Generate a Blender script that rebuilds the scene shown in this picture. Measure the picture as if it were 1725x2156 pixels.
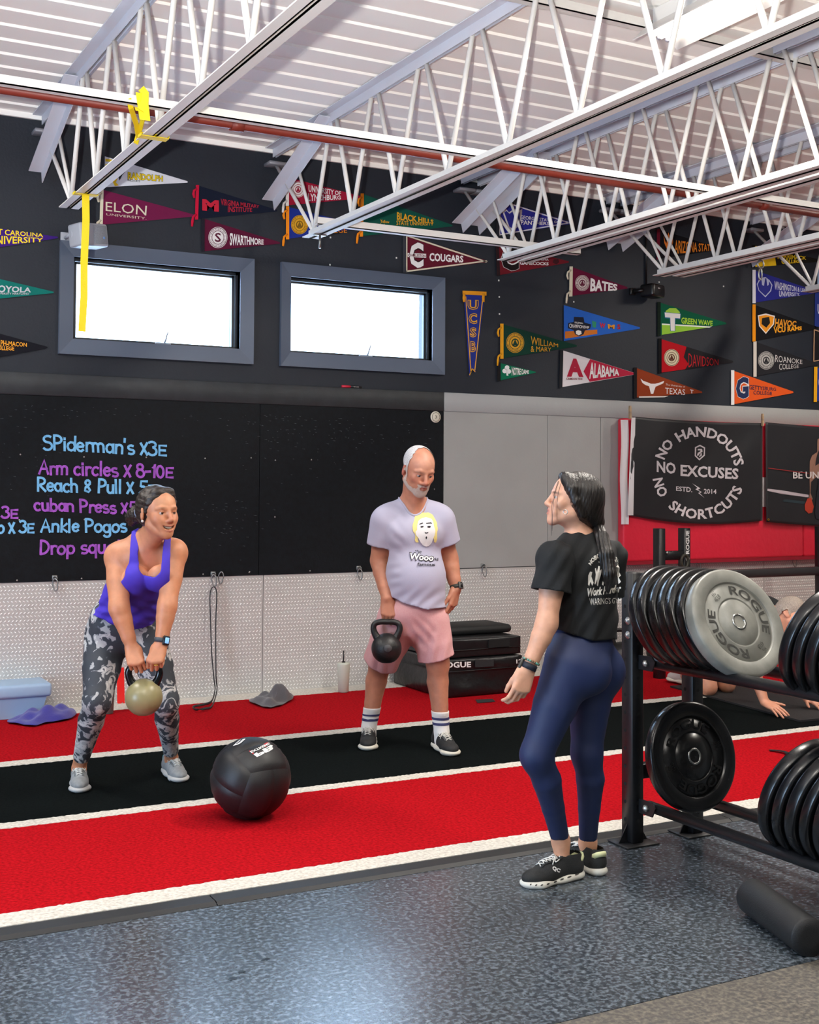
import bpy, bmesh, math, random
import numpy as np
from mathutils import Matrix, Vector

for _o in list(bpy.data.objects):
    bpy.data.objects.remove(_o)
SC = bpy.context.scene
COL = SC.collection

# ------------------------------------------------------------------ camera
W, H = 1725.0, 2156.0
FPX, YAW, PITCH, ROLL, CYP = 2610.9, .4947, .034956, .005274, 935.76
CAM = np.array([0.0, 0.0, 1.5])
def _axes():
    cy, sy, cp, sp, cr, sr = (math.cos(YAW), math.sin(YAW), math.cos(PITCH), math.sin(PITCH), math.cos(ROLL), math.sin(ROLL))
    fw = np.array([sy, cy, 0.]); r = np.array([cy, -sy, 0.]); u = np.array([0, 0, 1.])
    f2 = fw * cp + u * sp; u2 = u * cp - fw * sp
    return r * cr + u2 * sr, u2 * cr - r * sr, f2
CR, CU, CF = _axes()
cam_d = bpy.data.cameras.new('camera'); cam = bpy.data.objects.new('camera', cam_d); COL.objects.link(cam)
cam_d.sensor_fit = 'HORIZONTAL'; cam_d.sensor_width = 36.0
cam_d.lens = FPX * 36.0 / W
cam_d.shift_y = -((H / 2) - CYP) / W
cam_d.clip_start = .05
cam.matrix_world = Matrix(((CR[0], CU[0], -CF[0], CAM[0]), (CR[1], CU[1], -CF[1], CAM[1]), (CR[2], CU[2], -CF[2], CAM[2]), (0, 0, 0, 1)))
SC.camera = cam

# ------------------------------------------------------------------ world, lights, exposure
wd = bpy.data.worlds.new('World'); SC.world = wd; wd.use_nodes = True
_bg = wd.node_tree.nodes['Background']
_bg.inputs[0].default_value = (.50, .72, 1.0, 1); _bg.inputs[1].default_value = 13.0
SC.view_settings.view_transform = 'Standard'; SC.view_settings.look = 'None'
SC.view_settings.exposure = 0.5; SC.view_settings.gamma = 1.0
SC.view_settings.use_curve_mapping = False
SC.cycles.max_bounces = 6; SC.cycles.diffuse_bounces = 4; SC.cycles.glossy_bounces = 3
SC.cycles.sample_clamp_indirect = 6.0

def area_light(name, loc, size, size_y, power, color, rot=(0, 0, 0), portal=False):
    l = bpy.data.lights.new(name, 'AREA'); l.shape = 'RECTANGLE'; l.size = size; l.size_y = size_y
    l.energy = power; l.color = color
    if portal: l.cycles.is_portal = True
    o = bpy.data.objects.new(name, l); COL.objects.link(o); o.location = loc; o.rotation_euler = rot
    return o
WALLY = 8.455
# daylight comes in through the window openings of the building
area_light('window_portal', (2.56, WALLY + .12, 2.775), 1.15, .52, 1, (1, 1, 1), (-math.pi / 2, 0, 0), True)
area_light('window_portal', (4.155, WALLY + .12, 2.775), 1.15, .52, 1, (1, 1, 1), (-math.pi / 2, 0, 0), True)
area_light('door_portal', (-4.55, 3.5, 1.2), 2.3, 2.3, 1, (1, 1, 1), (0, -math.pi / 2, 0), True)
# fluorescent battens under the roof (the fixtures themselves are built further down)
FIXTURES = [(4.15, 4.4, 80), (4.15, .9, 45), (.85, 2.6, 42), (.85, -.9, 40), (7.45, 3.6, 75), (8.5, 6.3, 50), (-.1, 6.9, 60), (-2.3, 3.4, 60)]  # the two at the ends of the back wall are added to brighten it
for fx, fy, fpw in FIXTURES:
    area_light('tube_light', (fx, fy, 3.76), .22, 1.15, fpw, (1.0, .93, .84))
# the photographer's flash, bounced off the white roof (portrait format: it sits left of the lens)
_fl = bpy.data.lights.new('bounce_flash', 'SPOT'); _fl.energy = 1150; _fl.color = (1, .97, .93)
_fl.spot_size = math.radians(95); _fl.spot_blend = .6; _fl.shadow_soft_size = .04
_flo = bpy.data.objects.new('bounce_flash', _fl); COL.objects.link(_flo); _flo.location = (-.28, -.05, 1.55)
_flo.rotation_euler = Vector((.45, .75, .85)).to_track_quat('-Z', 'Y').to_euler()

# ------------------------------------------------------------------ pixel -> place helpers
def ray(px, py):
    return CF + CR * ((px - W / 2) / FPX) - CU * ((py - CYP) / FPX)
def on_floor(px, py, z=0.0):
    d = ray(px, py); return CAM + d * ((z - CAM[2]) / d[2])
def on_wall(px, py, y=WALLY):
    d = ray(px, py); return CAM + d * (y / d[1])
def at_x(px, py, x):
    d = ray(px, py); return CAM + d * (x / d[0])
def at_depth(px, py, d):
    return CAM + ray(px, py) * d
V3 = lambda *a: np.array(a, float)
def nrm(v):
    v = np.asarray(v, float); n = np.linalg.norm(v); return v / n if n > 1e-12 else v

# ------------------------------------------------------------------ materials
def lin(c):
    if isinstance(c, str):
        c = c.lstrip('#'); c = [int(c[i:i + 2], 16) / 255 for i in (0, 2, 4)]
    return tuple((x / 12.92 if x <= .04045 else ((x + .055) / 1.055) ** 2.4) for x in c[:3])
MATS = {}
def mat(name, col, rough=.6, metal=0.0, spec=.5, var=None, bump=None, coat=0.0, emit=0.0, sheen=0.0, col2=None, sss=0.0, trans=0.0, rvar=0.0):
    """var=(scale, amount, detail): noise mixing col with col2 (or a darker col); bump=(scale, strength)"""
    if name in MATS: return MATS[name]
    m = bpy.data.materials.new(name); m.use_nodes = True; MATS[name] = m
    nt = m.node_tree; b = nt.nodes['Principled BSDF']; L = nt.links
    c = lin(col)
    b.inputs['Base Color'].default_value = (*c, 1); b.inputs['Roughness'].default_value = rough
    b.inputs['Metallic'].default_value = metal; b.inputs['Specular IOR Level'].default_value = spec
    b.inputs['Coat Weight'].default_value = coat
    if sheen: b.inputs['Sheen Weight'].default_value = sheen
    if sss:
        b.inputs['Subsurface Weight'].default_value = sss; b.inputs['Subsurface Radius'].default_value = (.012, .005, .003)
        b.inputs['Subsurface Scale'].default_value = 1.0
    if trans: b.inputs['Transmission Weight'].default_value = trans
    if emit:
        b.inputs['Emission Color'].default_value = (*c, 1); b.inputs['Emission Strength'].default_value = emit
    tc = None
    if var or bump or rvar:
        tc = nt.nodes.new('ShaderNodeTexCoord')
    if var:
        n = nt.nodes.new('ShaderNodeTexNoise'); n.inputs['Scale'].default_value = var[0]; n.inputs['Detail'].default_value = var[2] if len(var) > 2 else 4
        L.new(tc.outputs['Object'], n.inputs['Vector'])
        r = nt.nodes.new('ShaderNodeMapRange'); r.inputs[1].default_value = .5 - .5 * (.25 if len(var) < 4 else var[3]); r.inputs[2].default_value = .5 + .5 * (.25 if len(var) < 4 else var[3])
        r.inputs[4].default_value = var[1]
        L.new(n.outputs['Fac'], r.inputs[0])
        x = nt.nodes.new('ShaderNodeMix'); x.data_type = 'RGBA'
        c2 = lin(col2) if col2 else tuple(v * .45 for v in c)
        x.inputs[6].default_value = (*c, 1); x.inputs[7].default_value = (*c2, 1)
        L.new(r.outputs[0], x.inputs[0]); L.new(x.outputs[2], b.inputs['Base Color'])
        if rvar:
            rr = nt.nodes.new('ShaderNodeMapRange'); rr.inputs[3].default_value = rough; rr.inputs[4].default_value = rough + rvar
            L.new(n.outputs['Fac'], rr.inputs[0]); L.new(rr.outputs[0], b.inputs['Roughness'])
    if bump:
        n2 = nt.nodes.new('ShaderNodeTexNoise'); n2.inputs['Scale'].default_value = bump[0]; n2.inputs['Detail'].default_value = 3
        L.new(tc.outputs['Object'], n2.inputs['Vector'])
        bp = nt.nodes.new('ShaderNodeBump'); bp.inputs['Strength'].default_value = bump[1]; bp.inputs['Distance'].default_value = bump[2] if len(bump) > 2 else .01
        L.new(n2.outputs['Fac'], bp.inputs['Height']); L.new(bp.outputs['Normal'], b.inputs['Normal'])
    return m

# ------------------------------------------------------------------ mesh builder
class MB:
    def __init__(s): s.v = []; s.f = []; s.s = []; s.n = 0
    def add(s, verts, faces, smooth=False):
        o = s.n
        s.v.extend([tuple(map(float, p)) for p in verts]); s.n += len(verts)
        s.f.extend([tuple(i + o for i in f) for f in faces]); s.s.extend([smooth] * len(faces)); return s
    def box(s, a, b):
        (x0, y0, z0), (x1, y1, z1) = a, b
        return s.add([(x0, y0, z0), (x1, y0, z0), (x1, y1, z0), (x0, y1, z0), (x0, y0, z1), (x1, y0, z1), (x1, y1, z1), (x0, y1, z1)],
                     [(0, 3, 2, 1), (4, 5, 6, 7), (0, 1, 5, 4), (1, 2, 6, 5), (2, 3, 7, 6), (3, 0, 4, 7)])
    def obox(s, c, half, ax):
        c = np.asarray(c, float); X, Y, Z = [np.asarray(a, float) for a in ax]; hx, hy, hz = half
        P = [c + X * (i * hx) + Y * (j * hy) + Z * (k * hz) for k in (-1, 1) for j, i in ((-1, -1), (-1, 1), (1, 1), (1, -1))]
        return s.add(P, [(0, 3, 2, 1), (4, 5, 6, 7), (0, 1, 5, 4), (1, 2, 6, 5), (2, 3, 7, 6), (3, 0, 4, 7)])
    def bar(s, p0, p1, w, h, up=(0, 0, 1)):
        p0 = np.asarray(p0, float); p1 = np.asarray(p1, float); d = nrm(p1 - p0); side = nrm(np.cross(d, up)); u = np.cross(side, d)
        return s.obox((p0 + p1) / 2, (np.linalg.norm(p1 - p0) / 2, w / 2, h / 2), (d, side, u))
    def rbox(s, a, b, r, seg=2, M=None):
        bm = bmesh.new(); bmesh.ops.create_cube(bm, size=1.0)
        a = np.asarray(a, float); b = np.asarray(b, float)
        for v in bm.verts:
            for i in range(3): v.co[i] = a[i] + (b[i] - a[i]) * (v.co[i] + .5)
        bmesh.ops.bevel(bm, geom=bm.edges[:], offset=r, segments=seg, profile=.5, affect='EDGES')
        if M is not None: bm.transform(M)
        bm.verts.index_update()
        s.add([v.co[:] for v in bm.verts], [[v.index for v in f.verts] for f in bm.faces], True); bm.free(); return s
    def tube(s, p0, p1, r0, r1=None, n=10, caps=True):
        return s.path([p0, p1], [r0, r0 if r1 is None else r1], n, caps=caps)
    def path(s, pts, r, n=8, closed=False, caps=True, flat=None, up=None):
        """swept section; r scalar/list; flat=(k): second radius = r*k; up: fixed up hint"""
        P = [np.asarray(p, float) for p in pts]; m = len(P)
        R = [r] * m if np.isscalar(r) else list(r)
        T = []
        for i in range(m):
            a = P[(i - 1) % m] if (closed or i > 0) else P[i]; b = P[(i + 1) % m] if (closed or i < m - 1) else P[i]
            T.append(nrm(b - a))
        ref = np.asarray(up if up is not None else ((0, 0, 1) if abs(T[0][2]) < .9 else (1, 0, 0)), float)
        N = nrm(ref - T[0] * (ref @ T[0])); V = []
        for i in range(m):
            if up is not None: N = nrm(ref - T[i] * (ref @ T[i]))
            else: N = nrm(N - T[i] * (N @ T[i]))
            B = np.cross(T[i], N); k = 1.0 if flat is None else flat
            for j in range(n):
                a = 2 * math.pi * (j + .5) / n
                V.append(P[i] + N * (math.cos(a) * R[i] * k) + B * (math.sin(a) * R[i]))
        F = []
        for i in range(m if closed else m - 1):
            for j in range(n):
                a = i * n + j; b = i * n + (j + 1) % n; c = ((i + 1) % m) * n + (j + 1) % n; d = ((i + 1) % m) * n + j
                F.append((a, b, c, d))
        s.add(V, F, n > 4)
        if caps and not closed:
            o = s.n - len(V)
            s.f.append(tuple(o + j for j in range(n))[::-1]); s.f.append(tuple(o + (m - 1) * n + j for j in range(n))); s.s += [False, False]
        return s
    def lathe(s, prof, n=24, c=(0, 0, 0), ax=None, smooth=True, caps=True):
        X, Y, Z = ax if ax is not None else ((1, 0, 0), (0, 1, 0), (0, 0, 1))
        X, Y, Z = map(lambda q: np.asarray(q, float), (X, Y, Z)); c = np.asarray(c, float); V = []; F = []
        for (r, z) in prof:
            for j in range(n):
                a = 2 * math.pi * j / n; V.append(c + X * (r * math.cos(a)) + Y * (r * math.sin(a)) + Z * z)
        for i in range(len(prof) - 1):
            for j in range(n):
                F.append((i * n + j, i * n + (j + 1) % n, (i + 1) * n + (j + 1) % n, (i + 1) * n + j))
        s.add(V, F, smooth); o = s.n - len(V)
        if not caps or (abs(prof[0][0] - prof[-1][0]) < 1e-9 and abs(prof[0][1] - prof[-1][1]) < 1e-9): return s
        if prof[0][0] > 1e-6: s.f.append(tuple(o + j for j in range(n))[::-1]); s.s.append(False)
        if prof[-1][0] > 1e-6: s.f.append(tuple(o + (len(prof) - 1) * n + j for j in range(n))); s.s.append(False)
        return s
    def ell(s, c, rad, ax=None, nu=16, nv=10):
        prof = [(math.cos(t), math.sin(t)) for t in np.linspace(-math.pi / 2, math.pi / 2, nv)]
        X, Y, Z = ax if ax is not None else ((1, 0, 0), (0, 1, 0), (0, 0, 1))
        X = np.asarray(X, float) * rad[0]; Y = np.asarray(Y, float) * rad[1]; Z = np.asarray(Z, float) * rad[2]
        return s.lathe(prof, nu, c, (X, Y, Z))
    def prism(s, poly, o, X, Y, depth, D=None):
        o = np.asarray(o, float); X = np.asarray(X, float); Y = np.asarray(Y, float); Dv = nrm(np.cross(X, Y)) if D is None else np.asarray(D, float)
        n = len(poly); A = [o + X * p[0] + Y * p[1] for p in poly]; B = [p + Dv * depth for p in A]
        F = [tuple(range(n))[::-1], tuple(range(n, 2 * n))] + [(i, (i + 1) % n, n + (i + 1) % n, n + i) for i in range(n)]
        return s.add(A + B, F)
    def sheet(s, G, closed_u=False, smooth=True):
        """G: grid [i][j] of points"""
        m = len(G); n = len(G[0]); V = [p for row in G for p in row]; F = []
        for i in range(m - 1):
            for j in range(n if closed_u else n - 1):
                F.append((i * n + j, i * n + (j + 1) % n, (i + 1) * n + (j + 1) % n, (i + 1) * n + j))
        return s.add(V, F, smooth)
    def mesh(s, name, mats):
        me = bpy.data.meshes.new(name); me.from_pydata(s.v, [], s.f)
        me.polygons.foreach_set('use_smooth', s.s)
        for m in (mats if isinstance(mats, (list, tuple)) else [mats]): me.materials.append(m)
        me.update(); return me
    def build(s, name, m, parent=None):
        return link(name, s.mesh(name, m), parent)

def link(name, me, parent=None):
    o = bpy.data.objects.new(name, me); COL.objects.link(o)
    if parent is not None: adopt(o, parent)
    return o
def adopt(o, parent):
    """parent while keeping geometry that was written in world space"""
    o.parent = parent
    m = Matrix.Identity(4); p = parent
    while p is not None:
        m = p_local(p) @ m; p = p.parent
    o.matrix_parent_inverse = m.inverted()
def p_local(p):
    return p.matrix_parent_inverse @ Matrix.LocRotScale(p.location, p.rotation_euler, p.scale)
def tag(o, label=None, cat=None, group=None, kind=None):
    if label: o['label'] = label
    if cat: o['category'] = cat
    if group: o['group'] = group
    if kind: o['kind'] = kind
    return o
def thing(name, label, cat, loc=(0, 0, 0), group=None, kind=None):
    o = bpy.data.objects.new(name, None); COL.objects.link(o); o.location = tuple(map(float, loc)); o.empty_display_size = .1
    return tag(o, label, cat, group, kind)
def copy_tree(o, parent=None):
    c = o.copy(); COL.objects.link(c)
    if parent is not None: c.parent = parent
    for ch in list(o.children): copy_tree(ch, c)
    return c

# ------------------------------------------------------------------ lettering: font outlines flattened to 2-D faces
_TXT = {}
def text2d(s, bold=0.0, res=2, shear=0.0):
    k = (s, bold, res, shear)
    if k in _TXT: return _TXT[k]
    cu = bpy.data.curves.new('lettering', 'FONT'); cu.body = s; cu.resolution_u = res; cu.offset = bold; cu.shear = shear
    cu.fill_mode = 'FRONT'; cu.align_x = 'LEFT'
    ob = bpy.data.objects.new('lettering', cu); COL.objects.link(ob)
    dg = bpy.context.evaluated_depsgraph_get(); me = bpy.data.meshes.new_from_object(ob.evaluated_get(dg))
    v = np.array([p.co[:2] for p in me.vertices]); f = [tuple(p.vertices) for p in me.polygons]
    bpy.data.objects.remove(ob); bpy.data.curves.remove(cu); bpy.data.meshes.remove(me)
    if len(v) == 0: v = np.zeros((3, 2)); f = []
    lo, hi = v.min(0), v.max(0)
    _TXT[k] = (v, f, lo, hi); return _TXT[k]
def put_text(mb, s, fn, bold=.01, res=2, shear=0.0, flip=True):
    """fn maps (u,v in 0..1 of the text box) to a 3-D point"""
    v, f, lo, hi = text2d(s, bold, res, shear); uv = (v - lo) / np.maximum(hi - lo, 1e-6)
    mb.add([fn(a, b) for a, b in uv], f); return mb
def quad_fn(tl, tr, br, bl, place):
    tl, tr, br, bl = [np.asarray(p, float) for p in (tl, tr, br, bl)]
    def fn(u, v):
        p = (bl * (1 - u) + br * u) * (1 - v) + (tl * (1 - u) + tr * u) * v
        return place(p[0], p[1])
    return fn
def shoelace(P):
    return .5 * sum(P[i][0] * P[(i + 1) % len(P)][1] - P[(i + 1) % len(P)][0] * P[i][1] for i in range(len(P)))
RNG = random.Random(7)

# ------------------------------------------------------------------ materials of the setting
M_wall = mat('navy wall paint', '#101925', .6, bump=(60, .12))
M_trimd = mat('dark trim paint', '#34393d', .5, var=(9, .35, 5), bump=(40, .15))
M_triml = mat('grey trim paint', '#9a9b99', .55, bump=(40, .1))
M_grey = mat('grey wall board', '#9b9c9a', .6, var=(2.5, .12, 4), bump=(50, .08))
M_board = mat('blackboard paint', '#070a0f', .5, spec=.2, var=(30, .5, 8, .3), col2='#12181e', bump=(70, .15), rvar=.2)
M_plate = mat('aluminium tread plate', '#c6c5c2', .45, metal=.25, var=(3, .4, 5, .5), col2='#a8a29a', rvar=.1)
M_lug = mat('polished tread lugs', '#ecebe8', .3, metal=.3)  # paler than the sheet: the lugs' highlights are put into the colour
M_deck = mat('white roof deck', '#fbf8f2', .6, spec=.3)
M_steel = mat('white painted steel', '#d9d6d1', .5, spec=.35, bump=(30, .08))
M_steelg = mat('grey primed steel', '#cdd0d9', .45, var=(5, .3, 4), col2='#c9c2c8')
M_pipe = mat('red sprinkler pipe', '#74281b', .5)
M_case = mat('grey blue window casing', '#525d6e', .45)
M_sash = mat('dark window sash', '#20262e', .4)
M_glass = mat('window glass', '#ffffff', .02, trans=1.0, spec=.5)
M_black = mat('black', '#0b0b0c', .5)
M_screw = mat('screw head', '#b9b9b4', .35, metal=.8)

# rubber flooring: dark base with pale and blue flecks
def rubber(name, base, fleck, rough):
    m = bpy.data.materials.new(name); m.use_nodes = True; nt = m.node_tree; L = nt.links; b = nt.nodes['Principled BSDF']
    tc = nt.nodes.new('ShaderNodeTexCoord')
    mp = nt.nodes.new('ShaderNodeMapping'); mp.inputs['Scale'].default_value = (1, 1, 1)
    L.new(tc.outputs['Object'], mp.inputs[0])
    n1 = nt.nodes.new('ShaderNodeTexNoise'); n1.inputs['Scale'].default_value = 58; n1.inputs['Detail'].default_value = 2.5; n1.inputs['Roughness'].default_value = .6
    n2 = nt.nodes.new('ShaderNodeTexNoise'); n2.inputs['Scale'].default_value = 2.2; n2.inputs['Detail'].default_value = 5
    n3 = nt.nodes.new('ShaderNodeTexNoise'); n3.inputs['Scale'].default_value = 120; n3.inputs['Detail'].default_value = 4
    for n in (n1, n2, n3): L.new(mp.outputs[0], n.inputs['Vector'])
    r1 = nt.nodes.new('ShaderNodeMapRange'); r1.inputs[1].default_value = .40; r1.inputs[2].default_value = .72; L.new(n1.outputs['Fac'], r1.inputs[0])
    r2 = nt.nodes.new('ShaderNodeMapRange'); r2.inputs[1].default_value = .4; r2.inputs[2].default_value = .75; r2.inputs[3].default_value = .75; r2.inputs[4].default_value = 1.0; L.new(n2.outputs['Fac'], r2.inputs[0])
    mu = nt.nodes.new('ShaderNodeMath'); mu.operation = 'MULTIPLY'; L.new(r1.outputs[0], mu.inputs[0]); L.new(r2.outputs[0], mu.inputs[1])
    x = nt.nodes.new('ShaderNodeMix'); x.data_type = 'RGBA'; x.inputs[6].default_value = (*lin(base), 1); x.inputs[7].default_value = (*lin(fleck), 1)
    L.new(mu.outputs[0], x.inputs[0]); L.new(x.outputs[2], b.inputs['Base Color'])
    rr = nt.nodes.new('ShaderNodeMapRange'); rr.inputs[3].default_value = rough; rr.inputs[4].default_value = rough + .05; L.new(n2.outputs['Fac'], rr.inputs[0]); L.new(rr.outputs[0], b.inputs['Roughness'])
    bp = nt.nodes.new('ShaderNodeBump'); bp.inputs['Strength'].default_value = .08; b.inputs['Specular IOR Level'].default_value = 1.0; bp.inputs['Distance'].default_value = .0015
    L.new(n3.outputs['Fac'], bp.inputs['Height']); L.new(bp.outputs['Normal'], b.inputs['Normal'])
    return m
M_rub = rubber('blue grey flecked rubber', '#222930', '#747e88', .24)
M_rub2 = rubber('brown flecked rubber', '#221e1a', '#6b6355', .6)
def turf(name, c1, c2):
    m = mat(name, c1, 1.0, spec=.03, var=(75, 1.0, 5, .45), col2=c2, bump=(200, .5, .005))
    return m
M_tred = turf('red turf', '#b5121d', '#7c0a10')
M_tblk = turf('black turf', '#111616', '#07090a')
M_twht = turf('white turf', '#dcd8cf', '#aba79f')

# ------------------------------------------------------------------ shell
XL, XR, YB, ZT = -4.6, 11.6, -5.0, 4.15
fl = MB().box((XL, YB, -.2), (XR, WALLY + .2, -.012)).build('floor', M_black); tag(fl, 'dark rubber gym floor', None, kind='structure')
MB().box((XL, 2.914, -.012), (XR, WALLY, 0)).build('rubber_roll', M_rub, fl)
MB().box((XL, YB, -.012), (XR, 2.911, -.0005)).build('rubber_roll', M_rub2, fl)

# scuffed dent in the rubber
dent = MB()
for (px, py, w, h) in ((490, 2060, 17, 9), (508, 2045, 12, 7), (560, 2019, 16, 5)):
    c = on_floor(px, py, .0012); a = [c + V3(math.cos(t) * w / 900 * RNG.uniform(.6, 1.1), math.sin(t) * h / 500 * RNG.uniform(.5, 1.1), 0) for t in np.linspace(0, 2 * math.pi, 14)[:-1]]
    dent.add(a, [tuple(range(13))])
dent.build('scuff_mark', mat('scuffed rubber', '#15181c', .3), fl)

# turf lane: strips with tufted, slightly uneven edges
tf = thing('turf_lane', 'red and black turf lane with white lines along the wall', 'turf', (4, 6.4, 0), kind='structure')
def strip(name, y0, y1, z, m, j0=.006, j1=.006):
    xs = np.arange(XL + .3, XR - .3, .012); n = len(xs)
    e0 = y0 + np.array([RNG.uniform(-1, 1) for _ in xs]) * j0; e1 = y1 + np.array([RNG.uniform(-1, 1) for _ in xs]) * j1
    V = [(x, a, z) for x, a in zip(xs, e0)] + [(x, a, z) for x, a in zip(xs, e1)] + [(x, a, 0) for x, a in zip(xs, e0)] + [(x, a, 0) for x, a in zip(xs, e1)]
    F = []
    for i in range(n - 1):
        F += [(i, i + 1, n + i + 1, n + i), (2 * n + i, 2 * n + i + 1, i + 1, i), (n + i, n + i + 1, 3 * n + i + 1, 3 * n + i)]
    mb = MB(); mb.v = V; mb.f = F; mb.s = [False] * len(F); mb.n = len(V)
    return mb.build(name, m, tf)
strip('red_strip', 4.49, 5.62, .014, M_tred); strip('red_strip', 6.94, 8.25, .014, M_tred)
strip('black_strip', 5.69, 6.85, .014, M_tblk)
strip('white_line', 4.372, 4.503, .0155, M_twht, .002, .006); strip('white_line', 5.605, 5.70, .0155, M_twht)
strip('white_line', 6.838, 6.955, .0155, M_twht); strip('white_line', 8.22, 8.453, .0155, M_twht, .006, 0)

# rubber edging along the front of the turf, butted in lengths
eg = thing('turf_edging', 'low black rubber edging along the front of the turf', 'edging', (3, 4.32, 0))
x = 1.537 - 2.44 * 2
while x < XR - .5:
    MB().add([(x + .002, 4.279, .001), (x + 2.438, 4.279, .001), (x + 2.438, 4.30, .011), (x + .002, 4.30, .011), (x + 2.438, 4.371, .013), (x + .002, 4.371, .013),
              (x + .002, 4.371, 0), (x + 2.438, 4.371, 0)],
             [(0, 1, 2, 3), (3, 2, 4, 5), (5, 4, 7, 6)]).build('edging_length', mat('black rubber edging', '#1d1f21', .55), eg)
    x += 2.44

# ------------------------------------------------------------------ back wall with two window openings
WIN = [(1.962, 3.158), (3.553, 4.756)]; WZ0, WZ1 = 2.497, 3.057
wb = MB()
T = WALLY + .22
wb.box((XL, WALLY, 0), (XR, T, WZ0)); wb.box((XL, WALLY, WZ1), (XR, T, ZT))
xs = [XL] + [v for w in WIN for v in w] + [XR]
for i in range(0, len(xs), 2): wb.box((xs[i], WALLY, WZ0), (xs[i + 1], T, WZ1))
wall_back = wb.build('wall_back', M_wall); tag(wall_back, 'dark painted gym wall with pennants and two windows', None, kind='structure')
# other walls of the hall (left one holds the open roller door that lets daylight in)
w = MB(); T2 = .15
w.box((XL - T2, YB, 0), (XL, 2.3, ZT)); w.box((XL - T2, 4.7, 0), (XL, WALLY, ZT)); w.box((XL - T2, 2.3, 2.4), (XL, 4.7, ZT))
tag(w.build('wall_left', M_grey), 'grey side wall with open roller door', None, kind='structure')
tag(MB().box((XR, YB, 0), (XR + T2, WALLY, ZT)).build('wall_right', M_grey), 'grey wall at the right end', None, kind='structure')
tag(MB().box((XL, YB - T2, 0), (XR, YB, ZT)).build('wall_front', M_grey), 'grey wall behind the viewer', None, kind='structure')

# trim board over the panels: dark run on the left, light run on the right
t1 = MB().rbox((XL, WALLY - .022, 2.103), (4.857, WALLY, 2.252), .004, 1).build('trim_1', M_trimd); tag(t1, 'dark painted horizontal trim board above the blackboard', None, kind='structure')
t2 = MB().rbox((4.859, WALLY - .022, 2.103), (XR, WALLY, 2.252), .004, 1).build('trim_2', M_triml); tag(t2, 'light grey horizontal trim board right of the blackboard', None, kind='structure')
# grey boards
for a, b in ((4.860, 5.843), (5.847, 6.386), (6.392, 9.0), (9.004, XR)):
    MB().box((a, WALLY - .012, .868), (b, WALLY, 2.103)).build('wall_panel', M_grey, wall_back)

# tread plate sheets with raised lugs
M_plateb = mat('dark plate seam', '#5f5c58', .5, metal=.5)
def lug_mesh(x0, x1, z0, z1):
    p = .0252; V = []; F = []; nx = int((x1 - x0) / p); nz = int((z1 - z0) / p)
    y0 = WALLY - .0065; y1 = WALLY - .0105
    for i in range(nx):
        for k in range(nz):
            cx = x0 + (i + .5 + .25 * (k % 2)) * p; cz = z0 + (k + .5) * p; s = 1 if k % 2 else -1
            a = math.radians(45) * s; L = .0122; w_ = .0040
            dx, dz = math.cos(a), math.sin(a); nx_, nz_ = -dz, dx
            o = len(V)
            V += [(cx - dx * L, y0, cz - dz * L), (cx + nx_ * w_, y0, cz + nz_ * w_), (cx + dx * L, y0, cz + dz * L), (cx - nx_ * w_, y0, cz - nz_ * w_),
                  (cx - dx * L * .6, y1, cz - dz * L * .6), (cx + dx * L * .6, y1, cz + dz * L * .6)]
            F += [(o, o + 4, o + 1), (o + 1, o + 4, o + 5, o + 2), (o, o + 3, o + 4), (o + 3, o + 2, o + 5, o + 4)]
    return V, F
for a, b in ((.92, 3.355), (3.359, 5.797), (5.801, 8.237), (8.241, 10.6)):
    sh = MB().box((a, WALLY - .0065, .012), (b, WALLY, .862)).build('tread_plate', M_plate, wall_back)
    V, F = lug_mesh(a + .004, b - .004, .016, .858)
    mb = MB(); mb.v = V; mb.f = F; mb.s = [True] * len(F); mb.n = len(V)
    lg = mb.build('tread_lugs', M_lug, sh); lg['kind'] = 'stuff'

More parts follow.
